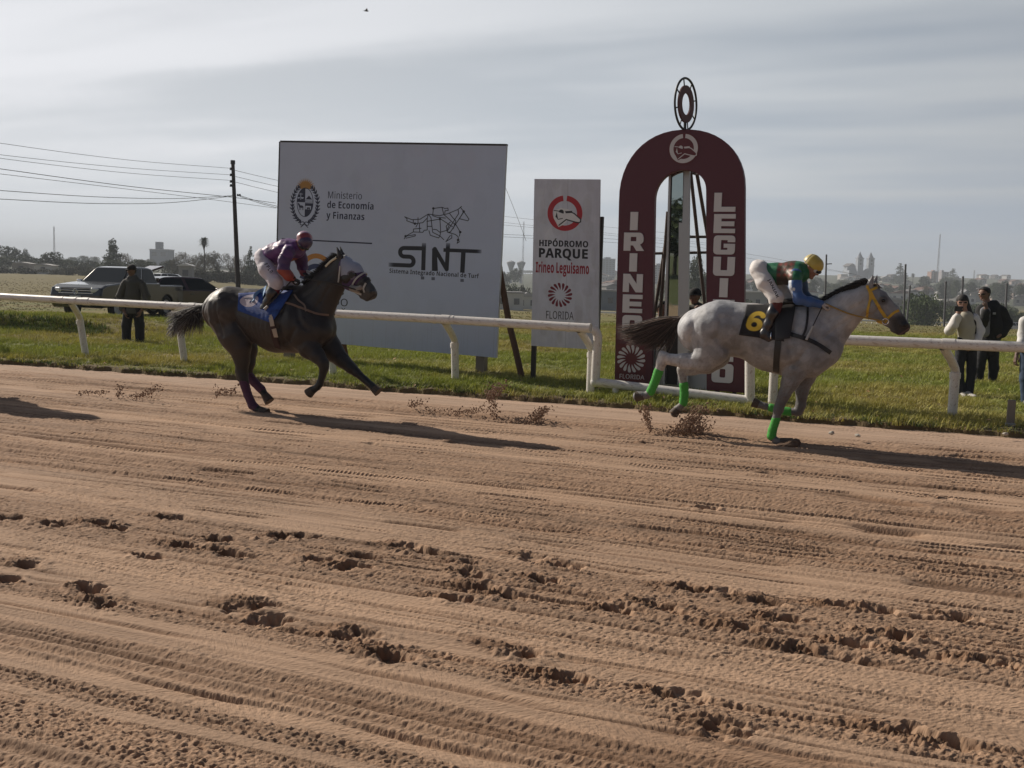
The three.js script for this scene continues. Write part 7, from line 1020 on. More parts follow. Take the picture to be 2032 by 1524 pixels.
const dk = [[0.035, 0.055, 0.022], [0.05, 0.07, 0.028], [0.028, 0.042, 0.02]], md = [[0.06, 0.085, 0.03], [0.08, 0.105, 0.036], [0.045, 0.06, 0.026]], ol = [[0.10, 0.10, 0.05], [0.12, 0.105, 0.06], [0.085, 0.08, 0.045]], br = [[0.13, 0.105, 0.075], [0.11, 0.085, 0.06], [0.10, 0.095, 0.05]], gr = [[0.07, 0.11, 0.03], [0.10, 0.14, 0.04], [0.05, 0.075, 0.025]];
const lobesOf = (seed, n, w, y0, y1, r) => { const R = rng(seed); return [...Array(n)].map(() => { const a = R() * 6.28, q = Math.sqrt(R()) * w, s = r * (0.7 + 0.6 * R()); return [Math.cos(a) * q, lerp(y0, y1, R()), Math.sin(a) * q, s, s * 0.8, s]; }); };
const KIND = {
  broad: { crown: crownGeo(1, lobesOf(1, 11, 0.34, 0.42, 0.78, 0.24), 3600, 0.026, dk), trunk: limbs(2, 0.35, 6, 0.3, 0.7), w: 1.15 },
  broad2: { crown: crownGeo(3, lobesOf(3, 9, 0.36, 0.4, 0.74, 0.26), 3200, 0.028, md), trunk: limbs(4, 0.35, 6, 0.3, 0.7), w: 1.2 },
  tall: { crown: crownGeo(5, [[0, 0.86, 0, 0.12, 0.13, 0.12], [0.1, 0.74, 0.05, 0.13, 0.08, 0.13], [-0.12, 0.7, 0, 0.12, 0.08, 0.12], [0.05, 0.58, -0.05, 0.18, 0.1, 0.18], [-0.14, 0.5, 0.05, 0.16, 0.1, 0.16], [0.15, 0.45, 0.05, 0.17, 0.1, 0.17], [0, 0.33, 0, 0.24, 0.13, 0.24]], 3600, 0.022, dk), trunk: limbs(6, 0.8, 8, 0.16, 0.85), w: 0.62 },
  cone: { crown: crownGeo(7, [...Array(9)].map((_, i) => [0.02 * Math.sin(i * 2), 0.16 + i * 0.093, 0.02 * Math.cos(i), 0.27 * (1 - i * 0.098), 0.075, 0.27 * (1 - i * 0.098)]), 3000, 0.024, dk, 0.8, 0.2), trunk: limbs(8, 0.9, 2, 0.05, 0.9), w: 0.55 },
  bare: { crown: crownGeo(9, lobesOf(9, 10, 0.38, 0.45, 0.82, 0.22), 2600, 0.05, br, 0.12, 0.0), trunk: limbs(10, 0.35, 12, 0.36, 0.85, 0.022), w: 1.1 },
  bare2: { crown: crownGeo(11, lobesOf(12, 10, 0.4, 0.4, 0.8, 0.22), 2600, 0.042, ol, 0.25, 0.0), trunk: limbs(12, 0.35, 12, 0.36, 0.85, 0.02), w: 1.2 },
  shrub: { crown: crownGeo(13, lobesOf(14, 9, 0.5, 0.3, 0.6, 0.34), 3000, 0.045, md), trunk: limbs(14, 0.25, 5, 0.3, 0.5), w: 1.6 },
  bush: { crown: crownGeo(15, lobesOf(16, 14, 0.55, 0.25, 0.62, 0.36), 6500, 0.036, gr), trunk: limbs(16, 0.25, 5, 0.3, 0.5), w: 1.75 },
  scrub: { crown: crownGeo(17, lobesOf(18, 10, 0.9, 0.25, 0.55, 0.42), 2400, 0.07, [[0.06, 0.065, 0.035], [0.075, 0.07, 0.04], [0.045, 0.05, 0.03]]), trunk: limbs(18, 0.2, 4, 0.4, 0.4), w: 2.6 },
};
const models = {};
function tree(kind, x, yTop, depth, label, opt = {}) {
  const b = standAt(x, depth), t = at(x, yTop, depth), h = t.y - b.y, k = KIND[kind]; let g;
  if (!models[kind]) { g = thing(opt.name ?? (kind === 'bush' || kind === 'shrub' || kind === 'scrub' ? 'bush' : kind === 'cone' ? 'pine_tree' : 'tree'), b, 0, label, kind === 'bush' || kind === 'shrub' || kind === 'scrub' ? 'bush' : 'tree', opt.group); part(g, 'trunk', k.trunk, bark); part(g, 'crown', k.crown, crownMat); models[kind] = g; }
  else { g = copyOf(models[kind], b, 0, label); if (opt.group) g.userData.group = opt.group; else delete g.userData.group; }
  const w = opt.w ? opt.w / FOCAL * depth / k.w : h; g.position.copy(b); g.rotation.y = (x * 7.31) % 6.28; g.scale.set(w, h, w); return g;
}
tree('tall', 225, 473, 250, 'tallest dark tree on the left skyline, above the truck cabin');
tree('broad', 26, 488, 330, 'wide dark tree at the far left edge of the skyline', { w: 78 }); tree('broad', 96, 499, 285, 'round dark tree left of the pickup truck under the thin mast', { w: 66 }); tree('tall', 52, 493, 430, 'pale slim tree between the two wide trees at the far left', { w: 24 });
tree('broad2', 212, 511, 238, 'low bright green tree below the tallest tree on the left', { w: 60 }); tree('broad2', 268, 511, 240, 'low green tree behind the roof of the pickup truck', { w: 66 }); tree('bare', 250, 500, 262, 'thin brown tree just right of the tallest tree on the left', { w: 44 });
tree('bare', 366, 497, 262, 'leafless brown tree left of the palm', { w: 64 }); tree('bare2', 392, 500, 250, 'leafless olive tree standing behind the palm trunk', { w: 56 }); tree('bare2', 430, 496, 258, 'wide leafless tree between palm and utility pole', { w: 78 }); tree('bare', 458, 500, 268, 'leafless tree right behind the utility pole', { w: 48 }); tree('bare2', 352, 508, 255, 'small leafless tree beside the grey silo block', { w: 40 }); tree('bare', 480, 502, 262, 'faint leafless tree right of the utility pole', { w: 36 });
tree('cone', 497, 487, 245, 'lone pointed pine left of the billboard above the dark horse', { w: 32 });
[[16, 527, 250], [60, 529, 245], [112, 530, 240], [150, 526, 232], [180, 529, 228], [350, 527, 215], [388, 530, 205], [425, 531, 208], [455, 533, 215], [500, 533, 215], [530, 530, 225]].forEach(([x, y, d], i) => row('dark hedgerow bush', tree('scrub', x, y, d, 'dark hedgerow bush', { group: 'hedgerow bushes along the left end of the field', w: 64 }), x));
[[4, 506, 300, 70], [62, 507, 310, 60], [128, 512, 300, 50], [160, 517, 270, 56], [300, 516, 255, 50], [335, 515, 262, 50], [515, 512, 262, 44], [185, 516, 300, 40]].forEach(([x, y, d, w], i) => row('dark field tree', tree(i % 2 ? 'broad' : 'broad2', x, y, d, 'dark field tree', { group: 'dark trees at the left end of the field', w }), x));
[[140, 508, 620, 44], [168, 505, 650, 34], [190, 507, 680, 30], [292, 512, 700, 40], [120, 512, 600, 36]].forEach(([x, y, d, w]) => row('hazy far tree', tree('broad2', x, y, d, 'hazy far tree', { group: 'hazy trees far off on the left', w }), x));
tree('broad', 1378, 505, 205, 'big dark tree seen through the finish arch right of the mirror', { w: 54 }); tree('broad2', 1404, 535, 215, 'lower tree beside the big one seen through the arch', { w: 40 }); tree('bare2', 1316, 545, 220, 'small tree seen through the left opening of the arch', { w: 36 });
tree('broad', 1022, 531, 560, 'blue grey tree below the water towers', { w: 44 }); tree('broad2', 1002, 535, 480, 'hazy tree beside the billboard edge below the water towers', { w: 30 }); tree('shrub', 1008, 553, 230, 'green bush left of the tall sign', { w: 50 }); tree('scrub', 1043, 560, 235, 'dark bush beside the white house near the tall sign', { w: 36 });
tree('cone', 1785, 521, 820, 'large pointed pine right of the church on the hill', { w: 40 }); tree('cone', 1890, 532, 900, 'pine standing right of the apartment blocks', { w: 34 });
[[1478, 588, 210, 60], [1560, 592, 215, 70], [1640, 596, 210, 70], [1728, 600, 200, 60], [1900, 598, 185, 70], [1948, 596, 190, 70], [2004, 592, 180, 80], [2050, 596, 185, 70]].forEach(([x, y, d, w]) => row('dense dark bush behind the field', tree('shrub', x, y, d, 'bush', { group: 'dense dark bushes behind the field', w }), x));
tree('bush', 1832, 572, 150, 'big round green bush right of the grey horse head', { w: 96 });
{
  const R = rng(41); let k = 0;
  for (let i = 0; i < 96; i++) { const u = R(), x = 1470 + u * 590 + 10 * R(), d = 420 + 900 * R() * R(), hz = 566 + (x - 1470) * 0.028; row('hillside tree', tree(['broad', 'broad2', 'bare2', 'tall'][(R() * 4) | 0], x, 0.5 + hz - 4 - 18 * R() - (d - 420) * 0.006 - (x > 1780 ? 6 : 0), d, 'hillside tree', { group: 'trees among the houses of the town', w: 16 + 28 * R() }), x); }
  for (let i = 0; i < 22; i++) { const x = 1475 + i * 25 + 8 * R(), d = 262 + 60 * R(); row('bush beyond the far rail', tree(R() < 0.6 ? 'scrub' : 'shrub', x, 578 + (x - 1470) * 0.036 + 6 * R(), d, 'bush', { group: 'bushes beyond the far rail', w: 40 + 26 * R() }), x); }
  for (let i = 0; i < 9; i++) { const x = 1186 + i * 7 + 4 * R(); row('hazy tree', tree('broad2', x, 556 + 8 * R(), 420 + 200 * R(), 'hazy tree', { group: 'hazy trees beyond the gap between sign and arch', w: 16 + 8 * R() }), x); }
  for (let i = 0; i < 34; i++) { const x = 980 + R() * 1070, d = 1250 + 600 * R(), hz = 554 + (x - 1016) * 0.028; row('faint blue skyline tree', tree('broad2', x, hz - 19 - 7 * R() * smooth(1000, 1900, x), d, 'faint tree', { group: 'faint trees on the distant skyline', w: 20 + 22 * R() }), x); }
  for (let i = 0; i < 20; i++) { const x = -20 + i * 28 + 10 * R(); row('faint blue skyline tree', tree('broad2', x, 516 + x * 0.02 + 6 * R(), 700 + 300 * R(), 'faint tree', { group: 'faint trees on the left skyline', w: 26 + 20 * R() }), x); }
}
// palm
function palm(x, yTop, depth, label, w) {
  const b = standAt(x, depth), h = at(x, yTop, depth).y - b.y, hc = h * 0.84, g = thing('palm_tree', b, 0, label, 'palm'), R = rng(x), r = w / 2 / FOCAL * depth;
  part(g, 'trunk', [tube([V(0, -0.3, 0), V(0.1, hc * 0.5, 0), V(0, hc, 0)], r * 0.09, 16, 8), new THREE.ConeGeometry(r * 0.42, r * 1.6, 10).rotateX(Math.PI).translate(0, hc - r * 0.75, 0)], std(lin(0.07, 0.058, 0.045), 0.95));
  const P = [], C = []; for (let i = 0; i < 46; i++) { const a = i * 2.399, up = lerp(1.25, -0.75, i / 45), L = r * (0.85 + 0.3 * R()), d = V(Math.cos(a) * Math.cos(up), Math.sin(up), Math.sin(a) * Math.cos(up)), c = i > 36 ? [0.09, 0.075, 0.05] : [0.035, 0.055, 0.025]; for (let q = 0; q < 15; q++) { const t0 = 0.15 + q / 16, p = d.clone().multiplyScalar(L * t0).add(V(0, hc - r * 0.35 * t0 * t0 * 0.8, 0)), s = V(-d.z, 0.25 * (R() - 0.5), d.x).normalize(), l = L * 0.26 * Math.sin(Math.PI * Math.min(1, t0 + 0.1)) + 0.05; for (const e of [1, -1]) { const tip = p.clone().addScaledVector(s, e * l).addScaledVector(d, l * 0.8).add(V(0, -l * 0.25, 0)), wv = d.clone().multiplyScalar(L * 0.035); P.push(p.x - wv.x, p.y - wv.y, p.z - wv.z, p.x + wv.x, p.y + wv.y, p.z + wv.z, tip.x, tip.y, tip.z); for (let k = 0; k < 3; k++) C.push(...c); } } }
  const cg = new THREE.BufferGeometry(); cg.setAttribute('position', new THREE.Float32BufferAttribute(P, 3)); cg.setAttribute('color', new THREE.Float32BufferAttribute(C, 3)); cg.computeVertexNormals(); part(g, 'crown', cg, crownMat); return g;
}
palm(405, 465, 210, 'tall palm standing above the leafless trees on the left', 25); palm(1811, 541, 780, 'tiny palm right of the large pine on the hill', 11);

// ---------------------------------------------------------------- the town
const wallM = [[0.50, 0.48, 0.45], [0.30, 0.28, 0.26], [0.60, 0.59, 0.57], [0.26, 0.25, 0.25], [0.34, 0.27, 0.24]].map((c) => std(lin(...c), 0.9)), roofM = [[0.17, 0.10, 0.08], [0.32, 0.32, 0.33], [0.16, 0.15, 0.15], [0.45, 0.44, 0.43]].map((c) => std(lin(...c), 0.85)), paneM = std(lin(0.03, 0.035, 0.045), 0.2);
function house(b, turn, w, d, h, gable, wm, rm, label, opt = {}) {
  const g = thing(opt.name ?? 'house', b, turn, label, opt.cat ?? 'house', opt.group);
  part(g, 'wall', [box(w, h + 3, d, 0, (h - 3) / 2, 0)], wm);
  if (gable) part(g, 'roof', [extrude(poly([[-w / 2 - 0.4, h], [w / 2 + 0.4, h], [0, h + gable]]), d + 0.8).translate(0, 0, -d / 2 - 0.4)], rm); else part(g, 'roof', [box(w + 0.4, 0.35, d + 0.4, 0, h + 0.18, 0)], rm);
  const n = Math.max(1, Math.round(w / 3.2)); for (let i = 0; i < n; i++) part(g, 'window', [box(1.1, 1.2, 0.12, (i - (n - 1) / 2) * (w / n), h * 0.52, d / 2 + 0.03)], paneM); return g;
}
{
  const R = rng(52), protos = [];
  for (let i = 0; i < 10; i++) { const x = 1480 + R() * 560, d = 420 + R() * 300; protos.push(row('small town house', house(standAt(x, d), (R() - 0.5) * 1.2, 5 + 5 * R(), 5 + 3 * R(), 2.8 + 1.6 * R(), R() < 0.35 ? 1.2 + 0.8 * R() : 0, wallM[i % 5], roofM[i % 4], 'small town house', { group: 'houses of the hillside town' }), x)); }
  for (let i = 0; i < 92; i++) { const x = i < 76 ? 1462 + R() * 600 : 1180 + R() * 50, d = 430 + 950 * R() * (0.5 + 0.5 * R()); const c = copyOf(protos[(R() * 10) | 0], standAt(x, d), (R() - 0.5) * 1.4, null); c.position.y += 0.4; row('small town house', c, x); }
  nameRows();
  const named = (x, d, turn, w, dp, h, gable, wm, rm, label, opt) => house(standAt(x, d), turn, w, dp, h, gable, wm, rm, label, opt);
  named(1010, 205, 0.1, 5.5, 6, 3.3, 0, std(lin(0.5, 0.5, 0.48), 0.9), roofM[1], 'pale shed wall just right of the billboard', { name: 'shed', cat: 'shed' }); named(1046, 215, 0.05, 5, 5, 2.6, 0.9, std(lin(0.45, 0.47, 0.48), 0.9), roofM[1], 'small white house left of the tall sign');
  named(1198, 225, 0, 5.5, 5, 4.2, 0, std(lin(0.10, 0.13, 0.17), 0.7), roofM[1], 'dark blue shed between the tall sign and the arch', { name: 'shed', cat: 'shed' });
  named(1492, 250, 0.2, 9, 8, 4.6, 0, std(lin(0.30, 0.30, 0.29), 0.8), roofM[3], 'pale flat roofed shed behind the green jockey', { name: 'shed', cat: 'shed' }); named(1750, 300, 0.05, 16, 8, 3.4, 0.8, wallM[1], roofM[1], 'long low house behind the ears of the grey horse'); named(370, 200, 0.15, 2.6, 2.5, 2.9, 0.5, std(lin(0.3, 0.3, 0.3), 0.9), std(lin(0.72, 0.72, 0.72), 0.5), 'shed with a bright roof left below the palm', { name: 'shed', cat: 'shed' });
  named(92, 262, 0.05, 4.5, 4, 2.3, 0.4, wallM[2], roofM[3], 'low white roofed shed under the round dark tree', { name: 'shed', cat: 'shed' }); named(48, 265, 0.1, 4.5, 4, 2.6, 0.4, wallM[1], roofM[3], 'low shed with a pale roof at the far left', { name: 'shed', cat: 'shed' }); named(444, 235, 0.1, 4.5, 4, 2.0, 0.5, wallM[3], roofM[3], 'low building with grey roof behind the utility pole'); named(540, 240, 0.1, 5, 4, 2.2, 0.4, wallM[0], roofM[1], 'low pale building behind the purple jockey');
}
// blocks of flats: floors of windows, each a part
function tower(x, yTop, depth, wpx, label, wm, cols, rows, opt = {}) {
  const b = standAt(x, depth), h = at(x, yTop, depth).y - b.y, w = wpx / FOCAL * depth, g = thing(opt.name ?? 'apartment_block', b, opt.turn ?? 0.25, label, opt.cat ?? 'building'), dp = w * 0.8;
  part(g, 'wall', [box(w, h + 6, dp, 0, (h - 6) / 2, 0)], wm); part(g, 'roof', [box(w * 1.03, 0.8, dp * 1.03, 0, h + 0.4, 0)], roofM[1]); if (opt.head) part(g, 'lift_house', [box(w * opt.head[0], h * opt.head[1], dp * 0.5, w * (opt.head[2] ?? 0), h * (1 + opt.head[1] / 2) + 0.8, 0)], wm);
  const pg = new THREE.BoxGeometry(w / cols * 0.55, h / rows * 0.42, 0.25); for (let i = 0; i < cols; i++) for (let j = 0; j < rows; j++) { const m = part(g, 'window', pg, paneM); m.position.set((i - (cols - 1) / 2) * w / cols, (j + 0.6) * h / rows, dp / 2 + 0.08); }
  if (opt.stripe) for (const k of opt.stripe) part(g, 'stripe', [box(w * 0.14, h, 0.3, k * w, h / 2, dp / 2 + 0.2)], std(lin(0.62, 0.60, 0.57), 0.8)); return g;
}
tower(322, 497, 760, 37, 'grey silo block on the left skyline', std(lin(0.13, 0.16, 0.20), 0.9), 2, 2, { name: 'silo_building', cat: 'silo', head: [0.27, 0.38, -0.14], turn: -0.1 });
tower(1203, 515, 980, 27, 'blue grey high rise between the tall sign and the arch', std(lin(0.16, 0.21, 0.26), 0.9), 4, 9, { head: [0.4, 0.08, 0] }); tower(1304, 528, 760, 20, 'white high rise seen through the left opening of the arch', std(lin(0.5, 0.51, 0.52), 0.9), 3, 10, { head: [0.6, 0.08, 0.05] });
tower(1850, 540, 930, 16, 'reddish apartment block with white stripe on the hill', std(lin(0.38, 0.24, 0.20), 0.9), 3, 6, { stripe: [-0.3, 0.32], head: [0.3, 0.1, 0] }); tower(1870, 541, 950, 17, 'grey apartment block beside the reddish one', std(lin(0.36, 0.34, 0.36), 0.9), 3, 6, { head: [0.3, 0.15, -0.2], stripe: [-0.42] });
// water towers
[[1013, 'left'], [1033, 'right']].forEach(([x, n], i) => { const d = 720, b = standAt(x, d), top = at(x, 520, d).y - b.y, g = i ? null : thing('water_tower', b, 0, 'left one of two funnel shaped water towers above the trees', 'water tower', 'funnel shaped water towers'); if (g) { const s = 13 / FOCAL * d; part(g, 'tank', [new THREE.LatheGeometry([[0.01, 0.55], [0.32, 0.58], [0.55, 0.75], [0.95, 1], [0.9, 1.04], [0.1, 1.12], [0.01, 1.12]].map(([a, c]) => new THREE.Vector2(a * s * 0.72, top - (1.04 - c) * 24 / FOCAL * d * 1.6)), 28)], std(lin(0.34, 0.36, 0.38), 0.9)); part(g, 'shaft', [new THREE.CylinderGeometry(s * 0.2, s * 0.24, top * 0.8, 14).translate(0, top * 0.36, 0)], std(lin(0.32, 0.34, 0.36), 0.9)); models.water = g; } else copyOf(models.water, b, 0, 'right one of two funnel shaped water towers above the trees'); });
// the church with two spires
{
  const d = 980, b = standAt(1700, d), px = d / FOCAL, y = (v) => at(1700, v, d).y - b.y, s = std(lin(0.30, 0.33, 0.37), 0.9), g = thing('church', b, 0.12, 'church with two spires on the hill right of the yellow helmet', 'church'), X = (v) => (v - 1700) * px;
  part(g, 'nave', [box(48 * px, y(537) + 6, 30 * px, X(1700), (y(537) - 6) / 2, 0)], s); part(g, 'gable', [extrude(poly([[X(1706), y(537)], [X(1718), y(537)], [X(1712), y(532)]]), 6).translate(0, 0, 12 * px)], s);
  for (const c of [1697, 1719.5]) { part(g, 'bell_tower', [box(11 * px, y(513), 11 * px, X(c), y(513) / 2, 13 * px), box(12.4 * px, 1.2, 12.4 * px, X(c), y(527), 13 * px), box(12.4 * px, 1.2, 12.4 * px, X(c), y(513), 13 * px)], s); part(g, 'spire', [new THREE.ConeGeometry(6.2 * px, y(501) - y(513), 4).rotateY(Math.PI / 4).translate(X(c), (y(501) + y(513)) / 2 + 0.6, 13 * px)], std(lin(0.24, 0.26, 0.30), 0.9)); for (const v of [517, 524]) part(g, 'belfry_opening', [box(3 * px, 4.5 * px, 0.4, X(c), y(v), 18.6 * px)], paneM); }
  part(g, 'apse', [box(17 * px, y(529), 16 * px, X(1686), y(529) / 2, -6 * px)], s); part(g, 'roof', [extrude(poly([[-11 * px, 0], [11 * px, 0], [0, 6 * px]]), 18 * px).translate(0, 0, -9 * px).rotateY(0.3).translate(X(1686), y(529), -6 * px)], roofM[2]); part(g, 'side_wing', [box(22 * px, y(545), 16 * px, X(1674), y(545) / 2, 0)], std(lin(0.42, 0.38, 0.35), 0.9));
}
// thin masts
const mastM = std(lin(0.35, 0.36, 0.38), 0.7);
[[109, 450, 640, 'thin mast above the round dark tree on the left'], [1036, 440, 700, 'thin mast behind the right water tower'], [1859, 465, 1000, 'tallest thin mast rising behind the apartment blocks'], [1932, 536, 1100, 'short lattice mast on the skyline left of the dark haired man']].forEach(([x, y, d, label]) => {
  const b = standAt(x, d), h = at(x, y, d).y - b.y, g = thing('radio_mast', b, 0, label, 'mast'), w = 0.0011 * d; const legs = [0, 2.1, 4.2].map((a) => bar(V(Math.cos(a) * w, -4, Math.sin(a) * w), V(Math.cos(a) * w * 0.4, h, Math.sin(a) * w * 0.4), 0.00022 * d, 0.00016 * d, 5)); legs.forEach((l) => part(g, 'mast_leg', [l], mastM)); const n = 16; for (let i = 0; i < n; i++) { const a = i * 2.1, q = (1 - 0.6 * i / n) * w; part(g, 'brace', [bar(V(Math.cos(a) * q, h * i / n, Math.sin(a) * q), V(Math.cos(a + 2.1) * q, h * (i + 1) / n, Math.sin(a + 2.1) * q), 0.00012 * d, 0.00012 * d, 4)], mastM); }
});
// what the mirror shows: ground and trees on the camera's side of the track
{
  tag(part(scene, 'near_lawn', new THREE.PlaneGeometry(500, 160, 20, 20).rotateX(-Math.PI / 2).applyMatrix4(new THREE.Matrix4().makeRotationY(-RA).setPosition(rail(0, -89.6, -0.12))), std(lin(0.09, 0.10, 0.03), 1)), 'grass behind the spectators side of the racetrack', null, null, 'structure');
  const m = rail(railS(V(2.2, 0, -15)), 14.2), dir = V(-0.59, 0, 0.80).normalize(), side = V(dir.z, 0, -dir.x), R = rng(61);
  for (let i = 0; i < 9; i++) { const p = m.clone().addScaledVector(dir, 52 + 10 * R()).addScaledVector(side, (i - 4) * 6 + R()), g = copyOf(models[i % 2 ? 'broad' : 'broad2'], V(p.x, -0.1, p.z), i * 1.3, (ORD[i]) + ' tree in the row across the track, seen only in the mirror', 1); g.scale.set(9 + R(), 5.6 + 1.8 * R(), 9 + R()); g.userData.group = 'trees on the near side of the track'; delete g.userData.seen; }
}
// ---------------------------------------------------------------- sand thrown up by the hooves
{
  const lump = (() => { const g = new THREE.IcosahedronGeometry(1, 1), p = g.attributes.position; for (let i = 0; i < p.count; i++) { const v = V(p.getX(i), p.getY(i), p.getZ(i)), k = 1 + 0.5 * noise(v.x * 1.7 + 3, v.y * 1.7, v.z * 1.7); p.setXYZ(i, v.x * k, v.y * k * 0.8, v.z * k); } g.computeVertexNormals(); return g; })(), sandM = std(lin(0.25, 0.16, 0.108), 1);
  const spray = (label, f, n, seed, fn, r0 = 0.009) => { const R = rng(seed), im = new THREE.InstancedMesh(lump, sandM, n), m = new THREE.Matrix4(), q = new THREE.Quaternion(); for (let i = 0; i < n; i++) { const [x, y, l] = fn(R), p = f.p(x, y, l).applyMatrix4(f.m); p.y = Math.max(p.y, 0.004); q.setFromEuler(new THREE.Euler(R() * 6, R() * 6, R() * 6)); const s = r0 * (0.4 + 1.2 * R() * R() + 0.3 * R()); m.compose(p, q, V(s * (0.8 + 0.8 * R()), s, s)); im.setMatrixAt(i, m); } im.name = 'flying_sand'; im.name = numbered('flying_sand'); im.castShadow = im.receiveShadow = true; scene.add(im); tag(im, label, 'flying sand', null, 'stuff'); };
  // each spray: clods along curved fans from the ground
  const fan = (x0, y0, dx, dy, w) => (R) => { const t = Math.pow(R(), 0.7), u = R() - 0.5, v = R() - 0.5; { const far = R() < 0.22 ? 2.2 : 1; return [x0 + dx * t + w * far * u * (0.4 + t), y0 + dy * t * (0.6 + 0.4 * t) + w * far * 0.5 * v, (R() - 0.5) * 0.5]; }; };
  const mix = (...fs) => (R) => fs[(R() * fs.length) | 0](R);
  spray('brown clods of sand flying up behind the hind hooves of the grey horse', fG, 1500, 3, mix(fan(1300, 862, 60, -6, 20), fan(1330, 864, 60, -40, 24), fan(1350, 862, 40, -56, 26), fan(1335, 852, 55, -24, 34), fan(1292, 858, -12, -52, 10), fan(1360, 858, 40, -10, 20)), 0.0085);
  spray('clods of sand hanging over the track left of the grey horse', fG, 1300, 4, mix(fan(990, 838, 80, 4, 14), fan(1030, 842, 50, -28, 20), fan(985, 836, -14, -64, 14), fan(975, 790, 16, -26, 22), fan(1055, 836, 28, -26, 12), fan(1010, 846, 60, -8, 12)), 0.0085);
  spray('scattered clods of sand over the track right of the dark horse', fG, 420, 5, mix(fan(830, 812, 110, 10, 26), fan(900, 822, 70, -14, 22), fan(815, 806, 20, -10, 20)), 0.007);
  spray('small clods of sand flying behind the dark horse', fD, 520, 6, mix(fan(225, 792, 90, -18, 16), fan(255, 794, 60, -30, 14), fan(150, 780, 60, 0, 20), fan(232, 790, 8, -26, 10), fan(430, 780, 30, -6, 26)), 0.0075);
  // mound pushed up by the leading hoof of the grey horse
  const p = fG.p(1563, 884, 0.17).applyMatrix4(fG.m), mg = new THREE.IcosahedronGeometry(1, 4), a = mg.attributes.position; for (let i = 0; i < a.count; i++) { const v = V(a.getX(i), a.getY(i), a.getZ(i)), k = 1 + 0.35 * fbm(v.x * 2.4, v.y * 2.4, v.z * 2.4, 3); a.setXYZ(i, v.x * 0.125 * k + v.y * 0.035, v.y * 0.105 * k * (0.75 + 0.35 * v.x), v.z * 0.09 * k); } mg.computeVertexNormals(); const mm = part(scene, 'sand_mound', mg, std(lin(0.13, 0.082, 0.055), 1, 0, { bumpMap: grainBump, bumpScale: 0.006 })); mm.position.copy(V(p.x, 0.0, p.z)); mm.rotation.y = -RA; tag(mm, 'small mound of sand pushed up at the front hoof of the grey horse', 'sand mound');
}
// the third runner, still outside the frame: its shadow reaches in at the left
{
  const d = onGround(206, 827).sub(onGround(1106, 884)); let jockey = null; for (const o of scene.children) if (o.userData.label?.startsWith('jockey in purple')) jockey = o;
  for (const [o, label] of [[fD.group, 'third racehorse just outside the left edge, only its shadow lies in view'], [jockey, 'rider of the third racehorse just outside the left edge of the view']]) copyOf(o, o.position.clone().add(d), o.rotation.y, label);
}
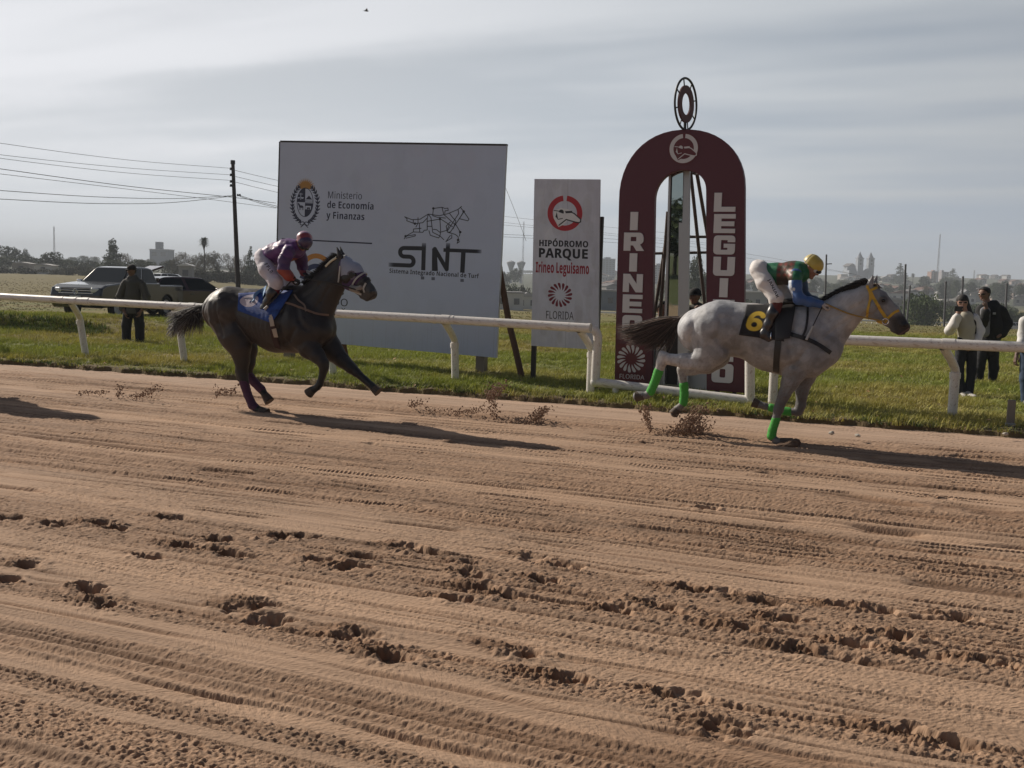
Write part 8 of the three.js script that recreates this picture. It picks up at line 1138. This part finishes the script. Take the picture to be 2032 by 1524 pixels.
// fallen leaves and pale stones in the grass
{
  const R = rng(71), lg = new THREE.BufferGeometry(); lg.setAttribute('position', new THREE.Float32BufferAttribute([-0.02, 0, 0, 0, 0.008, -0.012, 0.022, 0.003, 0, 0, 0.006, 0.013], 3)); lg.setIndex([0, 1, 2, 0, 2, 3]); lg.computeVertexNormals(); const n = 900, im = new THREE.InstancedMesh(lg, std(0xffffff, 0.8, 0, { side: THREE.DoubleSide }), n), m = new THREE.Matrix4(), q = new THREE.Quaternion(), c = new THREE.Color(); let k = 0;
  while (k < n) { const d = 11 + 20 * R(), x = d * (R() * 2 - 1) * 0.6, z = -d, t = railT({ x, z }); if (t < EDGE(railS({ x, z })) + 0.1) continue; q.setFromEuler(new THREE.Euler(R() - 0.5, R() * 6, R() - 0.5)); const s = 0.8 + 1.1 * R(); m.compose(V(x, terrain(x, z) + 0.035, z), q, V(s, s, s)); im.setMatrixAt(k, m); im.setColorAt(k, c.setRGB(0.36 + 0.2 * R(), 0.27 + 0.15 * R(), 0.13 + 0.1 * R())); k++; }
  im.name = 'fallen_leaves'; scene.add(im); tag(im, 'pale dry leaves scattered over the grass', 'leaves', null, 'stuff');
  const rock = new THREE.IcosahedronGeometry(1, 2), a = rock.attributes.position; for (let i = 0; i < a.count; i++) { const v = V(a.getX(i), a.getY(i), a.getZ(i)), s = 1 + 0.4 * noise(v.x * 1.3 + 5, v.y * 1.3, v.z * 1.3); a.setXYZ(i, v.x * s, v.y * s * 0.6, v.z * s * 0.8); } rock.computeVertexNormals(); const sm = std(lin(0.42, 0.39, 0.34), 0.9);
  [[176, 722, 0.035, 'pale stone at the foot of the first bent rail post'], [165, 727, 0.028, 'smaller pale stone beside the first bent rail post'], [1650, 862, 0.035, 'pale stone on the dark verge edge under the grey horse neck'], [1702, 867, 0.03, 'pale stone on the verge edge left of the rail post by the spectators'], [2026, 806, 0.035, 'white scrap lying in the grass behind the rail at the right edge'], [758, 756, 0.03, 'pale stone under the stretched foreleg of the dark horse'], [1995, 863, 0.03, 'pale stone beside the stub post']].forEach(([x, y, s, label]) => { const p = onGround(x, y, 0.06), o = part(scene, 'stone', rock, sm); o.position.set(p.x, terrain(p.x, p.z) + s * 0.3, p.z); o.scale.setScalar(s); o.rotation.y = x; tag(o, label, 'stone'); });
}
// a bird high over the billboard
{ const p = at(727, 22, 55), g = thing('bird', p, 0.4, 'small dark bird high in the sky above the billboard', 'bird'), B = new Body(0.02); B.add(V(-0.10, 0, 0), 0.025, V(0.08, 0.01, 0), 0.03, 1, 0.02); B.add(V(0.08, 0.02, 0), 0.022, V(0.12, 0.025, 0), 0.015, 1, 0.02); part(g, 'body', B.mesh(0.012), M.black); for (const s of [1, -1]) part(g, 'wing', [extrude(poly([[-0.05, 0], [0.05, 0], [0.03, 0.13], [-0.02, 0.26], [-0.06, 0.12]]), 0.008).rotateX(Math.PI / 2 * s - s * 0.35).translate(0, 0.02, 0)], M.black); part(g, 'tail', [extrude(poly([[-0.2, -0.03], [-0.09, -0.015], [-0.09, 0.015], [-0.2, 0.03]]), 0.006).rotateX(Math.PI / 2)], M.black); }
renderer.render(scene, camera);
